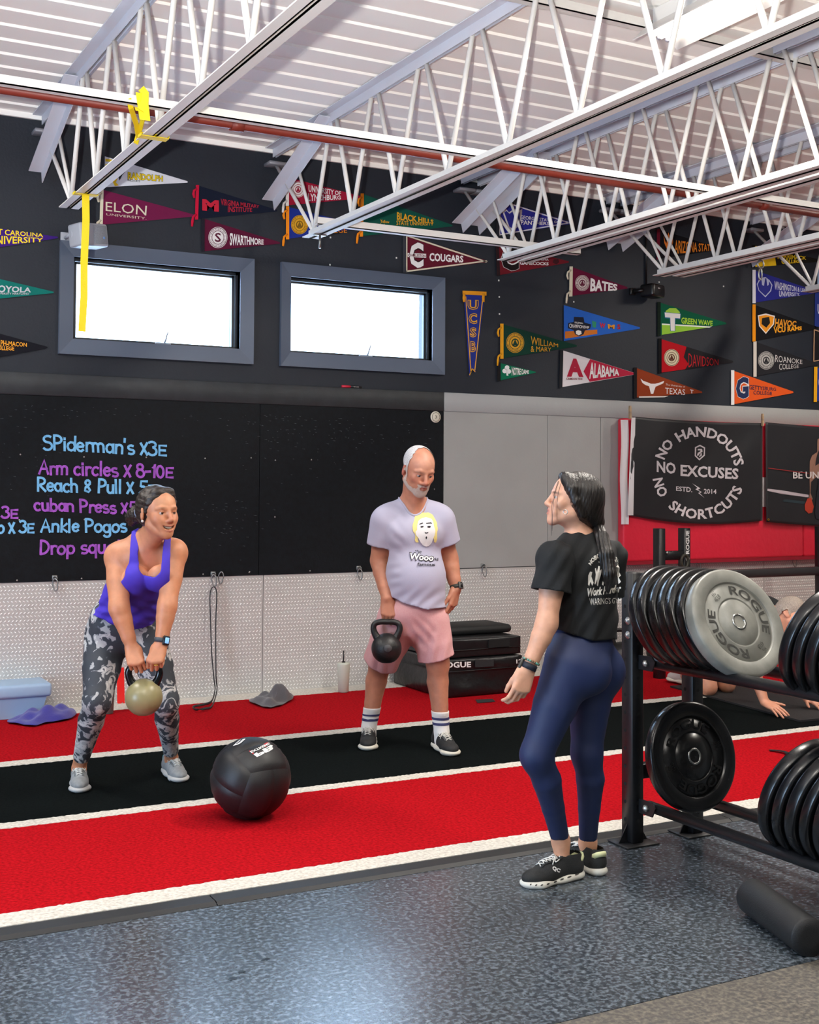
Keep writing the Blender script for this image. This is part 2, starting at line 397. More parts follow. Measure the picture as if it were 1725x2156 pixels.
# ------------------------------------------------------------------ windows
def window(k, x0, x1, ox0, ox1):
    w = thing('window_%d' % k, ('left' if k == 1 else 'right') + ' high gym window glowing with daylight', None, ((x0 + x1) / 2, WALLY, WZ0), kind='structure')
    oz0, oz1 = 2.389, 3.156; yf = WALLY - .032; yi = WALLY - .012
    I = [(x0, WZ0), (x1, WZ0), (x1, WZ1), (x0, WZ1)]; O = [(ox0, oz0), (ox1, oz0), (ox1, oz1), (ox0, oz1)]
    for i in range(4):          # mitred casing lengths, sloping in towards the glass
        j = (i + 1) % 4; g = .0012
        def P(p, y): return (p[0], y, p[1])
        A, B, C, Dd = O[i], O[j], I[j], I[i]
        MB().add([P(A, yf), P(B, yf), P(C, yi), P(Dd, yi), P(A, WALLY), P(B, WALLY), P(C, WALLY + .1), P(Dd, WALLY + .1)],
                 [(0, 1, 2, 3), (0, 4, 5, 1), (3, 2, 6, 7), (1, 5, 6, 2), (0, 3, 7, 4)]).build('casing', M_case, w)
    s = MB()                   # sash set back in the reveal
    for d, y, t in ((.0, WALLY + .045, .018), (.020, WALLY + .07, .016)):
        a0, a1, b0, b1 = x0 + d, x1 - d, WZ0 + d * .4, WZ1 - d
        s.box((a0, y, b0), (a0 + t, y + .03, b1)); s.box((a1 - t, y, b0), (a1, y + .03, b1)); s.box((a0, y, b1 - t), (a1, y + .03, b1)); s.box((a0, y, b0), (a1, y + .03, b0 + t * .8))
    s.build('sash', M_sash, w)
    MB().box((x0 + .03, WALLY + .088, WZ0 + .02), (x1 - .03, WALLY + .092, WZ1 - .03)).build('pane', M_glass, w)
    c = (x0 + x1) / 2 + .04
    h = MB(); h.rbox((c - .055, WALLY + .02, WZ0 + .001), (c + .055, WALLY + .05, WZ0 + .013), .004, 2)
    h.path([(c + .01, WALLY + .03, WZ0 + .012), (c + .016, WALLY + .018, WZ0 + .035), (c + .022, WALLY + .012, WZ0 + .065), (c + .03, WALLY + .01, WZ0 + .09)], [.007, .006, .005, .004], 8)
    h.build('crank_handle', mat('window handle', '#8f98a5', .4), w)
window(1, *WIN[0], 1.865, 3.257); window(2, *WIN[1], 3.469, 4.857)

# ------------------------------------------------------------------ roof deck: pans and ribs running along the wall
P_ = .235; prof = []
y = WALLY + .02
while y > YB:
    prof += [(y, 3.992), (y - .175, 3.992), (y - .181, 4.006), (y - .229, 4.006)]; y -= P_
dk = MB(); V = []; F = []
for (yy, zz) in prof: V += [(XL, yy, zz), (XR, yy, zz)]
for i in range(len(prof) - 1): F.append((2 * i, 2 * i + 1, 2 * i + 3, 2 * i + 2))
dk.add(V, F); ceil = dk.build('ceiling', M_deck); tag(ceil, 'white corrugated metal roof deck', None, kind='structure')
MB().box((XL, YB, 4.05), (XR, WALLY, 4.15)).build('roof_slab', M_deck, ceil)
# angle flashing where the deck meets the wall
tag(MB().box((XL, WALLY - .02, 3.955), (XR, WALLY, 3.992)).build('trim_3', M_deck), 'white flashing strip between roof deck and wall', None, kind='structure')

# ------------------------------------------------------------------ open web joists
YF = -1.4
def angle_run(mb, x, z, sgn, up, y0, y1, leg=.052, t=.006, gap=.008):
    """one L angle along y: vertical leg beside the web plane, horizontal leg outwards; up=+1: vertical leg rises from z"""
    xa = x + sgn * gap
    mb.box((min(xa, xa + sgn * t), y0, min(z, z + up * leg)), (max(xa, xa + sgn * t), y1, max(z, z + up * leg)))
    mb.box((min(xa, xa + sgn * leg), y0, min(z, z + up * t)), (max(xa, xa + sgn * leg), y1, max(z, z + up * t)))
def joist(x, yend, label, knee=True, rust=None):
    j = thing('roof_joist', label, 'joist', (x, 6, 3.2), 'white open-web roof joists')
    for s in (-1, 1):
        mb = MB(); angle_run(mb, x, 3.205, s, 1, YF, yend); mb.build('bottom_chord', M_steel, j)
        mb = MB(); angle_run(mb, x, 3.985, s, -1, YF, WALLY - .03, .066); mb.build('top_chord', M_steelg, j)
    if knee:
        for s in (-1, 1):
            mb = MB(); p0 = V3(x + s * .05, 7.42, 3.955); p1 = V3(x + s * .05, WALLY - .03, 3.60)
            mb.bar(p0, p1, .088, .006); d = nrm(p1 - p0); up = nrm(np.cross((1, 0, 0), d)); up = up if up[2] > 0 else -up
            mb.obox((p0 + p1) / 2 + V3(-s * .041, 0, 0) - up * .04, (np.linalg.norm(p1 - p0) / 2, .003, .042), (d, (1, 0, 0), up)) if s == -1 else None
            if s == -1: mb.build('sway_brace', M_steelg, j)
    mb = MB(); mb.rbox((x - .075, WALLY - .12, 3.845), (x + .075, WALLY - .002, 3.872), .006, 1); mb.build('bearing_seat', mat('seat plate', '#8d8d93', .5, metal=.3), j)
    yb = yend - .06; k = 0
    MB().tube((x, yb - .0, 3.235), (x, WALLY - .06, 3.86), .0135, n=8).build('web_member', M_steel, j)
    while yb > YF + .4:
        yt = yb - .305
        MB().tube((x, yb, 3.235), (x, yt + .035, 3.965), .0145, n=8).build('web_member', M_steel, j)
        MB().tube((x, yb - .60, 3.235), (x, yt - .035, 3.965), .0145, n=8).build('web_member', M_steel, j)
        if k == 0:
            MB().tube((x, yb - .02, 3.235), (x, WALLY - .42, 3.83 if knee else 3.95), .0115, n=8).build('web_member', M_steel, j)
        yb -= .607; k += 1
    return j
joist(1.742, 7.66, 'leftmost roof joist, a yellow strap hanging from its lower end')
joist(3.405, 7.76, 'roof joist ending over the right window, second from the left')
joist(5.012, 7.81, 'left one of the close pair of roof joists at picture centre right')
joist(5.165, 7.77, 'right one of the close pair of roof joists at picture centre right', True)
joist(6.448, 7.76, 'left one of the far roof joist pair above the black speaker')
joist(6.60, 7.70, 'right one of the far roof joist pair, a snap hook hanging from it')
joist(8.08, 7.76, 'roof joist at the right edge, its end over the blue pennant')

def angle_x(name, label, x0, x1, y, z, m=M_steel, leg=.05):
    mb = MB(); mb.box((x0, y, z), (x1, y + .006, z + leg)); mb.box((x0, y, z), (x1, y + leg, z + .006)); o = mb.build(name, m); return tag(o, label, 'bridging angle')
angle_x('bridging_angle', 'long white bridging angle crossing the joists in front of the red pipe', XL + .1, XR - .1, 5.62, 3.272, leg=.042)
angle_x('bridging_angle', 'short white bridging angle between the ends of two joists', 3.38, 5.55, 7.58, 3.268)
angle_x('bridging_angle', 'high white bridging angle near the lamp under the deck', 2.2, XR - .1, 5.035, 3.90)
pp = thing('sprinkler_pipe', 'dark red sprinkler pipe running through the joists', 'pipe', (3, 6.2, 3.45))
MB().tube((XL + .1, 6.19, 3.437), (XR - .1, 6.27, 3.437), .027, n=14).build('pipe_run', M_pipe, pp)
for xx in (2.3, 6.1, 9.0): MB().tube((xx - .035, 6.23, 3.437), (xx + .035, 6.23, 3.437), .036, n=14).build('coupling', M_pipe, pp)

# ------------------------------------------------------------------ fluorescent fixtures
M_tube = mat('lit fluorescent tube', '#fff6ea', .3, emit=5)
def fixture(x, y, lab):
    f = thing('strip_light', lab, 'strip light', (x, y, 3.8), 'fluorescent strip lights')
    y0, y1 = y - .62, y + .62
    MB().prism([(-.15, -.055), (-.06, .03), (.06, .03), (.15, -.055), (.146, -.058), (.058, .024), (-.058, .024), (-.146, -.058)], (x, y0, 3.87), (1, 0, 0), (0, 0, 1), y1 - y0, (0, 1, 0)).build('reflector', M_steel, f)
    MB().box((x - .03, y0 + .02, 3.89), (x + .03, y1 - .02, 3.99)).build('housing', M_steel, f)
    for d in (-.055, 0.0, .055):
        t = MB().tube((x + d, y0 + .04, 3.846), (x + d, y1 - .04, 3.846), .016, n=10).build('tube', M_tube, f)
        for yy in (y0 + .03, y1 - .05): MB().tube((x + d, yy, 3.846), (x + d, yy + .02, 3.846), .0175, n=10).build('tube_cap', M_steelg, t)
fixture(4.15, 4.4, 'lit fluorescent strip light under the roof at upper right')
for i, (fx, fy, fpw) in enumerate(FIXTURES[1:]):
    fixture(fx, fy, 'lit fluorescent strip light under the roof ' + ['behind the viewer on the right', 'above the viewer', 'behind the viewer on the left', 'right of the plate rack', 'over the far right end of the wall', 'over the far left end of the wall', 'near the open roller door'][i])

# ------------------------------------------------------------------ blackboard with hand lettering
YB0 = WALLY - .014
bb = thing('blackboard', 'wide black painted board with coloured marker writing', 'blackboard', (3, WALLY - .008, .87))
for a, b in ((-1.2, .873), (.877, 3.315), (3.319, 4.856)):
    MB().box((a, YB0, .864), (b, WALLY - .001, 2.103)).build('board_sheet', M_board, bb)
sc = MB()
for (px, py) in ((43, 957), (177, 962), (308, 963), (432, 965), (529, 964), (580, 969), (656, 968), (41, 1095), (178, 1094), (579, 1089), (36, 1222), (172, 1218), (525, 1205), (428, 1209), (526, 1204), (653, 1202), (790, 1200), (579, 1088), (920, 1195), (915, 1030), (900, 968)):
    c = on_wall(px, py, YB0); sc.lathe([(.0055, 0), (.0045, .0018), (.001, .002)], 8, c, ((1, 0, 0), (0, 0, 1), (0, -1, 0)))
sc.build('screw_heads', M_screw, bb)['kind'] = 'stuff'
# scratches and worn streaks in the paint
st = MB(); r2 = random.Random(3)
for (cx, cy, sx, sy, n) in ((480, 1090, 45, 35, 60), (230, 855, 200, 14, 40), (700, 900, 140, 35, 150), (40, 960, 60, 60, 30), (560, 870, 60, 20, 40), (640, 980, 80, 60, 25), (100, 860, 100, 20, 30)):
    for _ in range(n):
        px = r2.gauss(cx, sx); py = r2.gauss(cy, sy); l = r2.uniform(1.5, 8)
        if py < 850 + px * .036 or py > 1195 or px > 925: continue
        st.add([on_wall(px, py, YB0 - .0006), on_wall(px + l, py + l * .03 + .2, YB0 - .0006), on_wall(px + l * .8, py + .9, YB0 - .0006)], [(0, 1, 2)])
st.build('paint_scratches', mat('bare scratch', '#5d666c', .5), bb)['kind'] = 'stuff'

def arc(cx, cy, rx, ry, a0, a1, n=9):
    return [(cx + rx * math.cos(math.radians(a)), cy + ry * math.sin(math.radians(a))) for a in np.linspace(a0, a1, n)]
X_ = .62
G = {   # hand strokes: (advance, [polylines]); cap height 1, x-height .62
 'S': (.62, [arc(.3, .76, .24, .22, 50, 270) + arc(.3, .27, .27, .27, 90, -140)[1:]]),
 'P': (.6, [[(.1, 0), (.1, 1)], [(.1, 1)] + arc(.25, .73, .28, .27, 90, -90) + [(.1, .46)]]),
 'A': (.68, [[(.05, 0), (.32, 1), (.6, 0)], [(.14, .36), (.52, .36)]]),
 'R': (.64, [[(.1, 0), (.1, 1)], [(.1, 1)] + arc(.27, .75, .27, .25, 90, -90) + [(.15, .5), (.58, 0)]]),
 'D': (.66, [[(.1, 0), (.1, 1)], [(.1, 1)] + arc(.15, .5, .42, .5, 90, -90) + [(.1, 0)]]),
 'K': (.6, [[(.1, 0), (.1, .95)], [(.5, .9), (.12, .42), (.52, 0)]]),
 'E': (.5, [[(.5, .68), (.1, .68), (.1, 0), (.5, 0)], [(.1, .35), (.44, .35)]]),
 'X': (.5, [[(.05, .78), (.42, 0)], [(.42, .82), (.05, .0)]]),
 'x': (.5, [[(.05, .74), (.42, .05)], [(.42, .78), (.05, .05)]]),
 'i': (.22, [[(.1, 0), (.1, .6)], [(.1, .78), (.1, .86)]]),
 'd': (.56, [arc(.26, .3, .22, .3, 60, 400), [(.48, 1), (.48, .0)]]),
 'e': (.52, [[(.06, .32), (.44, .36)] + arc(.26, .32, .2, .3, 20, 320)]),
 'r': (.4, [[(.1, .6), (.1, 0)], [(.1, .42)] + arc(.28, .42, .16, .18, 160, 50)]),
 'm': (.8, [[(.08, .6), (.08, 0)], [(.08, .4)] + arc(.23, .4, .15, .2, 170, 0) + [(.38, 0)], [(.38, .4)] + arc(.54, .4, .16, .2, 170, 0) + [(.7, 0)]]),
 'a': (.54, [arc(.25, .3, .2, .3, 60, 400), [(.46, .6), (.47, 0)]]),
 'n': (.54, [[(.08, .6), (.08, 0)], [(.08, .4)] + arc(.26, .4, .18, .2, 170, 0) + [(.44, 0)]]),
 "'": (.2, [[(.1, 1), (.08, .78)]]),
 's': (.46, [arc(.23, .46, .17, .15, 50, 270, 7) + arc(.23, .16, .19, .16, 90, -130, 7)[1:]]),
 'c': (.5, [arc(.27, .3, .21, .3, 50, 310)]),
 'l': (.24, [[(.1, 1), (.1, 0)]]),
 'h': (.54, [[(.08, 1), (.08, 0)], [(.08, .4)] + arc(.26, .4, .18, .2, 170, 0) + [(.44, 0)]]),
 'u': (.54, [[(.08, .6), (.08, .2)] + arc(.25, .2, .17, .2, 180, 360) + [(.42, .6)], [(.43, .6), (.45, 0)]]),
 'b': (.54, [[(.08, 1), (.08, 0)], arc(.27, .3, .2, .3, 140, -180)]),
 'p': (.54, [[(.08, .6), (.08, -.35)], arc(.27, .3, .2, .3, 140, -180)]),
 'q': (.54, [arc(.25, .3, .2, .3, 40, 380), [(.45, .6), (.46, -.35)]]),
 'g': (.54, [arc(.25, .3, .2, .3, 40, 380), [(.45, .6), (.46, -.15)] + arc(.26, -.15, .2, .2, 0, -150)]),
 'o': (.54, [arc(.26, .3, .21, .3, 80, 440, 14)]),
 'k': (.5, [[(.1, 0), (.1, 1)], [(.42, .62), (.12, .3), (.45, 0)]]),
 't': (.42, [[(.2, .9), (.2, 0)], [(.04, .6), (.38, .6)]]),
 '3': (.54, [arc(.22, .74, .22, .2, 140, -80) + arc(.22, .27, .26, .27, 80, -150)[0:]]),
 '5': (.54, [[(.5, .95), (.12, .95), (.1, .55)] + arc(.24, .28, .24, .28, 110, -140)]),
 '8': (.54, [arc(.26, .74, .18, .2, 0, 360, 14), arc(.26, .27, .23, .27, 0, 360, 14)]),
 '1': (.3, [[(.06, .7), (.18, .95), (.18, 0)]]), '0': (.54, [arc(.26, .4, .21, .42, 80, 440, 14)]),
 '-': (.4, [[(.06, .4), (.34, .42)]]), ' ': (.3, []),
 '&': (.62, [arc(.3, .7, .15, .18, -60, 250, 10) + [(.46, .12), (.36, 0), (.12, .1), (.16, .34), (.44, .62)]]),
}
def ribbon2d(pts, w):
    """flat marker stroke around a polyline -> verts, faces (2-D)"""
    P = [np.array(p, float) for p in pts]; V = []; F = []
    for i, p in enumerate(P):
        a = P[max(0, i - 1)]; b = P[min(len(P) - 1, i + 1)]; d = nrm(b - a); n = np.array([-d[1], d[0]])
        e = -d * w * .35 if i == 0 else (d * w * .35 if i == len(P) - 1 else 0 * d)
        V += [p + n * w / 2 + e, p - n * w / 2 + e]
    for i in range(len(P) - 1): F.append((2 * i, 2 * i + 1, 2 * i + 3, 2 * i + 2))
    return V, F
def hand_line(text, x0, x1, yl, yr, cap, m, seed):
    rr = random.Random(seed); tot = sum(G[c][0] for c in text); k = (x1 - x0) / tot; mb = MB(); cx = 0.0; ns = 0
    for c in text:
        adv, strokes = G[c]; jy = rr.uniform(-.03, .03); sh = rr.uniform(-.05, .05)
        for q in strokes:
            V, F = ribbon2d([(p[0] * k, p[1] * cap) for p in q], 5.0)
            pts = []; ns += 1
            for jv, v in enumerate(V):
                X = x0 + cx * k + v[0] + sh * v[1]; base = yl + (yr - yl) * (X - x0) / (x1 - x0)
                pts.append(on_wall(X, base - v[1] - jy * cap, YB0 - .0012 - .0005 * (ns % 5) - .00002 * jv))
            mb.add(pts, F)
        cx += adv
    return mb.build('marker_writing', m, bb)
M_chb = mat('blue chalk marker', '#7fc4ee', .7, var=(25, .7, 3, .5), col2='#4d8fc4')
M_chp = mat('purple chalk marker', '#b258d2', .7, var=(25, .8, 3, .5), col2='#6f3a8c')
for a in (("SPiderman's X3E", 89, 350, 946, 959, 30, M_chb, 1), ('Arm circles X 8-10E', 81, 364, 998, 1006, 29, M_chp, 2), ('Reach & Pull X 5E', 77, 326, 1033, 1041, 28, M_chb, 3),
          ('cuban Press X5E', 71, 305, 1074, 1083, 26, M_chp, 4), ('Ankle Pogos', 85, 268, 1120, 1120, 27, M_chb, 5), ('Drop squats', 82, 275, 1167, 1163, 28, M_chp, 6),
          ('X 3E', -22, 37, 1091, 1090, 25, M_chp, 7), ('o X 3E', -6, 71, 1122, 1121, 26, M_chb, 8)):
    hand_line(*a)
# small round plaque on the board corner
pq = thing('round_plaque', 'small cream round plaque at the corner of the blackboard', 'plaque', on_wall(917, 878, YB0))
c = on_wall(917, 878, YB0); AXW = ((1, 0, 0), (0, 0, 1), (0, -1, 0))
MB().lathe([(.045, 0), (.045, .006), (.041, .009), (.0, .009)], 28, c, AXW).build('disc', mat('cream plaque', '#d9d4c2', .5), pq)
MB().lathe([(.036, .0091), (.036, .0097), (.0325, .0097), (.0325, .0091)], 28, c, AXW, caps=False).build('ring', mat('dark print', '#54513f', .6), pq)
t = MB(); put_text(t, '3', lambda u, v: c + V3((u - .5) * .016, -.0099, (v - .5) * .024)); t.build('lettering', mat('dark print', '#54513f'), pq)
# marker pen on the trim ledge
mk = thing('marker_pen', 'red and black marker pen lying on the dark trim ledge', 'marker', on_wall(740, 812, WALLY - .012))
p0, p1, p2 = on_wall(720, 811.5, WALLY - .011), on_wall(738, 812, WALLY - .011), on_wall(762, 813.5, WALLY - .011)
for p in (p0, p1, p2): p[2] = 2.252 + .0095
MB().path([p0, p1], .0095, 12).build('cap', mat('red plastic', '#c5203a', .35), mk)
MB().path([p1, p1 + (p2 - p1) * .85, p2], [.009, .009, .0065], 12).build('barrel', mat('black plastic', '#141416', .35), mk)
t = MB(); put_text(t, 'brush', lambda u, v: p1 + (p2 - p1) * (.25 + .45 * u) + V3(0, -.0093, -.003 + .006 * v)); t.build('lettering', mat('white print', '#e9e9e6'), mk)

# ------------------------------------------------------------------ pennants
YP = WALLY - .009
def wp(px, py): return on_wall(px, py, YP)
def wt(px, py): return on_wall(px, py, YP - .0016)
def felt(c): return mat('felt ' + c, c, .92, spec=.2, bump=(160, .25, .004))
def ink(c): return mat('print ' + c, c, .7, spec=.25)
def poly_px(mb, pts, place):
    q = [place(*p) for p in pts]; mb.add(q, [tuple(range(len(q)))]); return mb
def disc_px(mb, cx, cy, r, place, r0=0.0, n=28, k=1.12):
    """disc or ring; k squashes for the wall's foreshortening"""
    if r0 == 0: return poly_px(mb, [(cx + r * math.cos(a) / 1.0, cy + r * k * math.sin(a)) for a in np.linspace(0, 2 * math.pi, n + 1)[:-1]], place)
    O = [place(cx + r * math.cos(a), cy + r * k * math.sin(a)) for a in np.linspace(0, 2 * math.pi, n + 1)[:-1]]
    I = [place(cx + r0 * math.cos(a), cy + r0 * k * math.sin(a)) for a in np.linspace(0, 2 * math.pi, n + 1)[:-1]]
    mb.add(O + I, [(i, (i + 1) % n, n + (i + 1) % n, n + i) for i in range(n)]); return mb
def arc_fn(cx, cy, r0, r1, a0, a1, place, k=1.0):
    def fn(u, v):
        a = math.radians(a0 + (a1 - a0) * u); r = r0 + (r1 - r0) * v
        return place(cx + r * math.cos(a), cy - r * k * math.sin(a))
    return fn
def pennant(label, tl, bl, tip, color, texts=(), bind=None, seals=(), polys=(), tassel=False, border=None, blunt=1.5):
    c = (wp(*tl) + wp(*bl)) / 2
    pn = thing('pennant', label, 'pennant', c, 'felt pennants on the dark wall')
    A, B = wp(*tl), wp(*bl); t0 = wp(tip[0], tip[1] - blunt); t1 = wp(tip[0], tip[1] + blunt)
    # felt triangle with a little thickness and a soft bow away from the wall
    n = 10; top = [A + (t0 - A) * i / n for i in range(n + 1)]; bot = [B + (t1 - B) * i / n for i in range(n + 1)]
    mb = MB(); V = []; F = []
    for i in range(n + 1):
        for p in (top[i], bot[i]): V.append(p)
        for p in (top[i], bot[i]): V.append(p + V3(0, .003, 0))
    for i in range(n):
        a = 4 * i; b = a + 4
        F += [(a, b, b + 1, a + 1), (a + 2, a + 3, b + 3, b + 2), (a, a + 2, b + 2, b), (a + 1, b + 1, b + 3, a + 3)]
    F += [(0, 1, 3, 2), (4 * n, 4 * n + 2, 4 * n + 3, 4 * n + 1)]
    mb.add(V, F).build('felt', felt(color), pn)
    if border:
        bm_ = MB(); cen = (np.array(tl) + np.array(bl) + np.array(tip)) / 3
        C3 = [np.array(tl, float), np.array(tip, float), np.array(bl, float)]; w_ = border[1]
        for i in range(3):
            p, q = C3[i], C3[(i + 1) % 3]; d = nrm(q - p); nn = np.array([-d[1], d[0]]); nn = nn if nn @ (cen - p) > 0 else -nn
            poly_px(bm_, [p, q, q + nn * w_ - d * w_ * .6, p + nn * w_ + d * w_ * .6], lambda x, y: on_wall(x, y, YP - .0008))
        bm_.build('border', ink(border[0]), pn)
    if bind:
        w_ = 6.5 if len(bind) < 8 else 6.5
        mb = MB(); d = (np.array(bl) - np.array(tl)) / max(1, np.linalg.norm(np.array(bl) - np.array(tl)))
        mb.prism([(0, 0), (1, 0), (1, 1), (0, 1)], wp(tl[0] - w_, tl[1] - 1.5), wp(tl[0], tl[1] - 1.5) - wp(tl[0] - w_, tl[1] - 1.5), wp(bl[0] - w_, bl[1] + 1.5) - wp(tl[0] - w_, tl[1] - 1.5), .004, (0, -1, 0))
        mb.build('binding', felt(bind), pn)
        if tassel:
            for (fx, fy, L) in ((tl[0] - 7, tl[1] + 6, 20), (bl[0] - 7, bl[1] - 10, 26)):
                mb = MB(); q = [wp(fx + 3, fy), wp(fx - 4, fy + L * .25), wp(fx - 5, fy + L * .6), wp(fx - 3 if L < 22 else fx - 6, fy + L)]
                mb.path([p - V3(0, .006, 0) for p in q], [.007, .009, .011, .008], 6, flat=.35, up=(0, 1, 0)); mb.build('tie', felt(bind), pn)
    for (cx, cy, r, cols, txt, ring) in seals:
        s = disc_px(MB(), cx, cy, r, wt).build('seal', ink(cols[0]), pn)
        y2 = lambda x, y: on_wall(x, y, YP - .0024)
        mb = MB(); disc_px(mb, cx, cy, r * .95, y2, r * .89); disc_px(mb, cx, cy, r * .66, y2, r * .6)
        if ring:
            h_ = len(ring) // 2
            put_text(mb, ring[:h_].strip(), arc_fn(cx, cy, r * .7, r * .85, 175, 5, y2, 1.12), .0, 1); put_text(mb, ring[h_:].strip(), arc_fn(cx, cy, r * .86, r * .7, 190, 350, y2, 1.12), .0, 1)
        if txt: put_text(mb, txt, quad_fn((cx - r * .32, cy - r * .5), (cx + r * .32, cy - r * .46), (cx + r * .32, cy + r * .5), (cx - r * .32, cy + r * .46), y2), .02)
        else:
            disc_px(mb, cx, cy, r * .42, y2, r * .3); poly_px(mb, [(cx - r * .3, cy + r * .3), (cx, cy - r * .4), (cx + r * .3, cy + r * .3)], y2)
        mb.build('seal_print', ink(cols[1]), s)
    for (nm, col, pts) in polys:
        lev = 1.0
        if isinstance(nm, tuple): nm, lev = nm
        for q in (pts if isinstance(pts[0][0], (tuple, list)) else [pts]): poly_px(MB(), q, lambda x, y: on_wall(x, y, YP - .0006 * (1 + lev))).build(nm, ink(col), pn)
    for tx in texts:
        s, q, col = tx[:3]; bold = tx[3] if len(tx) > 3 else .015
        if len(q) == 6: q = [(q[0], q[1]), (q[2], q[3]), (q[2], q[5]), (q[0], q[4])]
        if len(tx) > 4:      # outlined letters: a heavier copy underneath
            mb = MB(); put_text(mb, s, quad_fn((q[0][0] - .8, q[0][1] - .8), (q[1][0] + .8, q[1][1] - .8), (q[2][0] + .8, q[2][1] + .8), (q[3][0] - .8, q[3][1] + .8), lambda x, y: on_wall(x, y, YP - .0016)), bold + .035); mb.build('lettering_outline', ink(tx[4]), pn)
        mb = MB(); put_text(mb, s, quad_fn(*q, lambda x, y: on_wall(x, y, YP - .0024)), bold); mb.build('lettering', ink(col), pn)
    return pn
CREAM, GOLD, WHT, ORG = '#d8d0b8', '#d9a520', '#e6e4e2', '#f08c1a'
pennant('white pennant with yellow lettering behind the left joist end', (221, 329), (220, 394), (395, 383), '#d9dbe2',
        [('RANDOLPH', [(269.5, 362), (342.5, 370.5), (342.5, 382), (269.5, 377.5)], '#e8c81e', .03, '#1c1a10'), ('WILDCATS', [(268, 377.5), (295, 379.5), (295, 383.5), (268, 381.5)], '#20242c')],
        polys=[('emblem', '#e0b81c', [[(222, 334), (240, 337), (240, 341), (222, 340)], [(222, 345), (232, 346), (230, 349), (222, 349)], [(236, 380), (246, 370), (249, 372), (244, 384), (250, 390), (242, 392)]]), ('emblem', '#1c1e24', [[(246, 368), (262, 358), (264, 362), (258, 368), (252, 380), (249, 372)]])])
pennant('maroon pennant with large cream lettering above the white speaker', (218, 400), (216, 473), (412, 454), '#6e1a43',
        [('ELON', [(222.6, 424.5), (309.5, 433), (308, 454), (222.6, 444)], CREAM, .0), ('UNIVERSITY.', [(224, 448.7), (308.5, 457.4), (308.5, 462.6), (224, 453.5)], CREAM, .0)], CREAM, tassel=True)
pennant('navy pennant with red lettering and red ties left of a joist end', (419, 391), (417, 461), (584, 443.5), '#131a2c',
        [('VIRGINIA MILITARY', [(465, 418), (546, 432), (546, 438), (465, 432)], '#b01c34'), ('INSTITUTE', [(480, 434), (531, 438), (531, 446), (480, 447)], '#b01c34'), ('M', [(426, 419), (461, 422), (461, 446), (426, 443)], '#c01c36', .06)], '#c4163a', tassel=True)
pennant('dark garnet pennant with a round white seal right of the left window', (431, 461), (430.6, 528.7), (590, 511.5), '#571230',
        [('SWARTHMORE', [(484, 490), (555.5, 504.5), (555.5, 515), (484, 517)], WHT, .03)], '#23202a', [(459, 500, 20, (WHT, '#571230'), 'S', 'SWARTHMORE COLLEGEGARNET')])
pennant('purple pennant with yellow lettering, the highest one at the left edge', (-75, 470.5), (-75, 532), (122, 500), '#3a1c74',
        [('EAST CAROLINA', [(-30, 478), (91, 492), (91, 499.5), (-30, 493)], '#efd324', .02), ('UNIVERSITY', [(-24, 495), (91, 501), (91, 509.5), (-24, 516)], '#efd324', .02)])
pennant('teal green pennant with silver lettering at the left edge', (-75, 570), (-75, 636), (113, 615.6), '#0f6b62',
        [('LOYOLA', [(-13, 599), (66, 606), (65, 615.6), (-14, 616)], '#b9bec4', .03), ('UNIVERSITY MARYLAND', [(-11, 616), (61, 616.5), (61, 620.5), (-11, 620)], '#b9bec4')])
pennant('black pennant with orange lettering, the lowest one at the left edge', (-75, 682), (-75, 766), (100, 731.5), '#15161d',
        [('RANDOLPH-MACON', [(-42, 711), (56.5, 722), (56.5, 730), (-42, 727)], '#eba02c'), ('COLLEGE', [(-12, 727), (30, 730), (30, 738), (-12, 737)], '#eba02c')])
pennant('crimson pennant with a round white emblem behind the second joist end', (608.7, 374), (608, 432), (765, 415.6), '#9c1634',
        [('UNIVERSITY OF', [(650, 389), (718, 403), (718, 412), (650, 404)], WHT, .02), ('LYNCHBURG', [(649, 407), (718, 412), (718, 420), (649, 424)], WHT, .02)], WHT, [(628, 399, 15, (WHT, '#9c1634'), None, '')], tassel=True)
pennant('royal blue pennant with a gold seal and orange binding under a crimson one', (608.7, 436), (608.7, 502.6), (768, 478), '#1c2f86',
        [('MARS HILL', [(663, 464), (732, 471), (732, 478), (663, 476)], ORG), ('COLLEGE', [(664, 479), (731, 481), (731, 490), (664, 492)], ORG)], ORG, [(631, 473, 18, ('#d8a01e', '#7a5a10'), None, 'MARS HILL COLLEGE 1856')], tassel=True)
pennant('green pennant with gold lettering crossed by the second joist', (766, 409), (764, 497), (953, 475), '#0d4f40',
        [('BLACK HILLS', [(836, 446), (913, 463), (913, 471), (836, 463)], '#e0a21c', .03), ('STATE UNIVERSITY', [(835, 464), (913, 469.5), (913, 475), (835, 474)], '#e0a21c', .01), ('Yellow', [(801, 462), (820, 465), (820, 470), (801, 469)], '#e0a21c'), ('Jackets', [(800, 470), (821, 473), (821, 477), (800, 477)], '#e0a21c')], ORG, tassel=True)
pennant('maroon pennant with cream border and a large white letter right of the windows', (855, 494), (855, 573), (1027, 550.6), '#5c1426',
        [('C', [(862, 510), (892, 511), (892, 564), (862, 564)], WHT, .04, '#2a0a12'), ('COUGARS', [(904.5, 532), (976, 538.5), (976, 553), (904.5, 550)], WHT, .035)], '#3a3c42', polys=[(('emblem_band', 1.6), '#e6e4e2', [(858.5, 532.5), (897.5, 534.5), (897.5, 543), (858.5, 541)])], border=(CREAM, 3))
pn_ch = [o for o in bpy.data.objects if o.name.startswith('pennant')][-1]
mb = MB(); put_text(mb, 'CHARLESTON', quad_fn((860, 534), (896, 536), (896, 542), (860, 540), lambda x, y: on_wall(x, y, YP - .0032)), .02); mb.build('lettering', ink('#5c1426'), pn_ch)
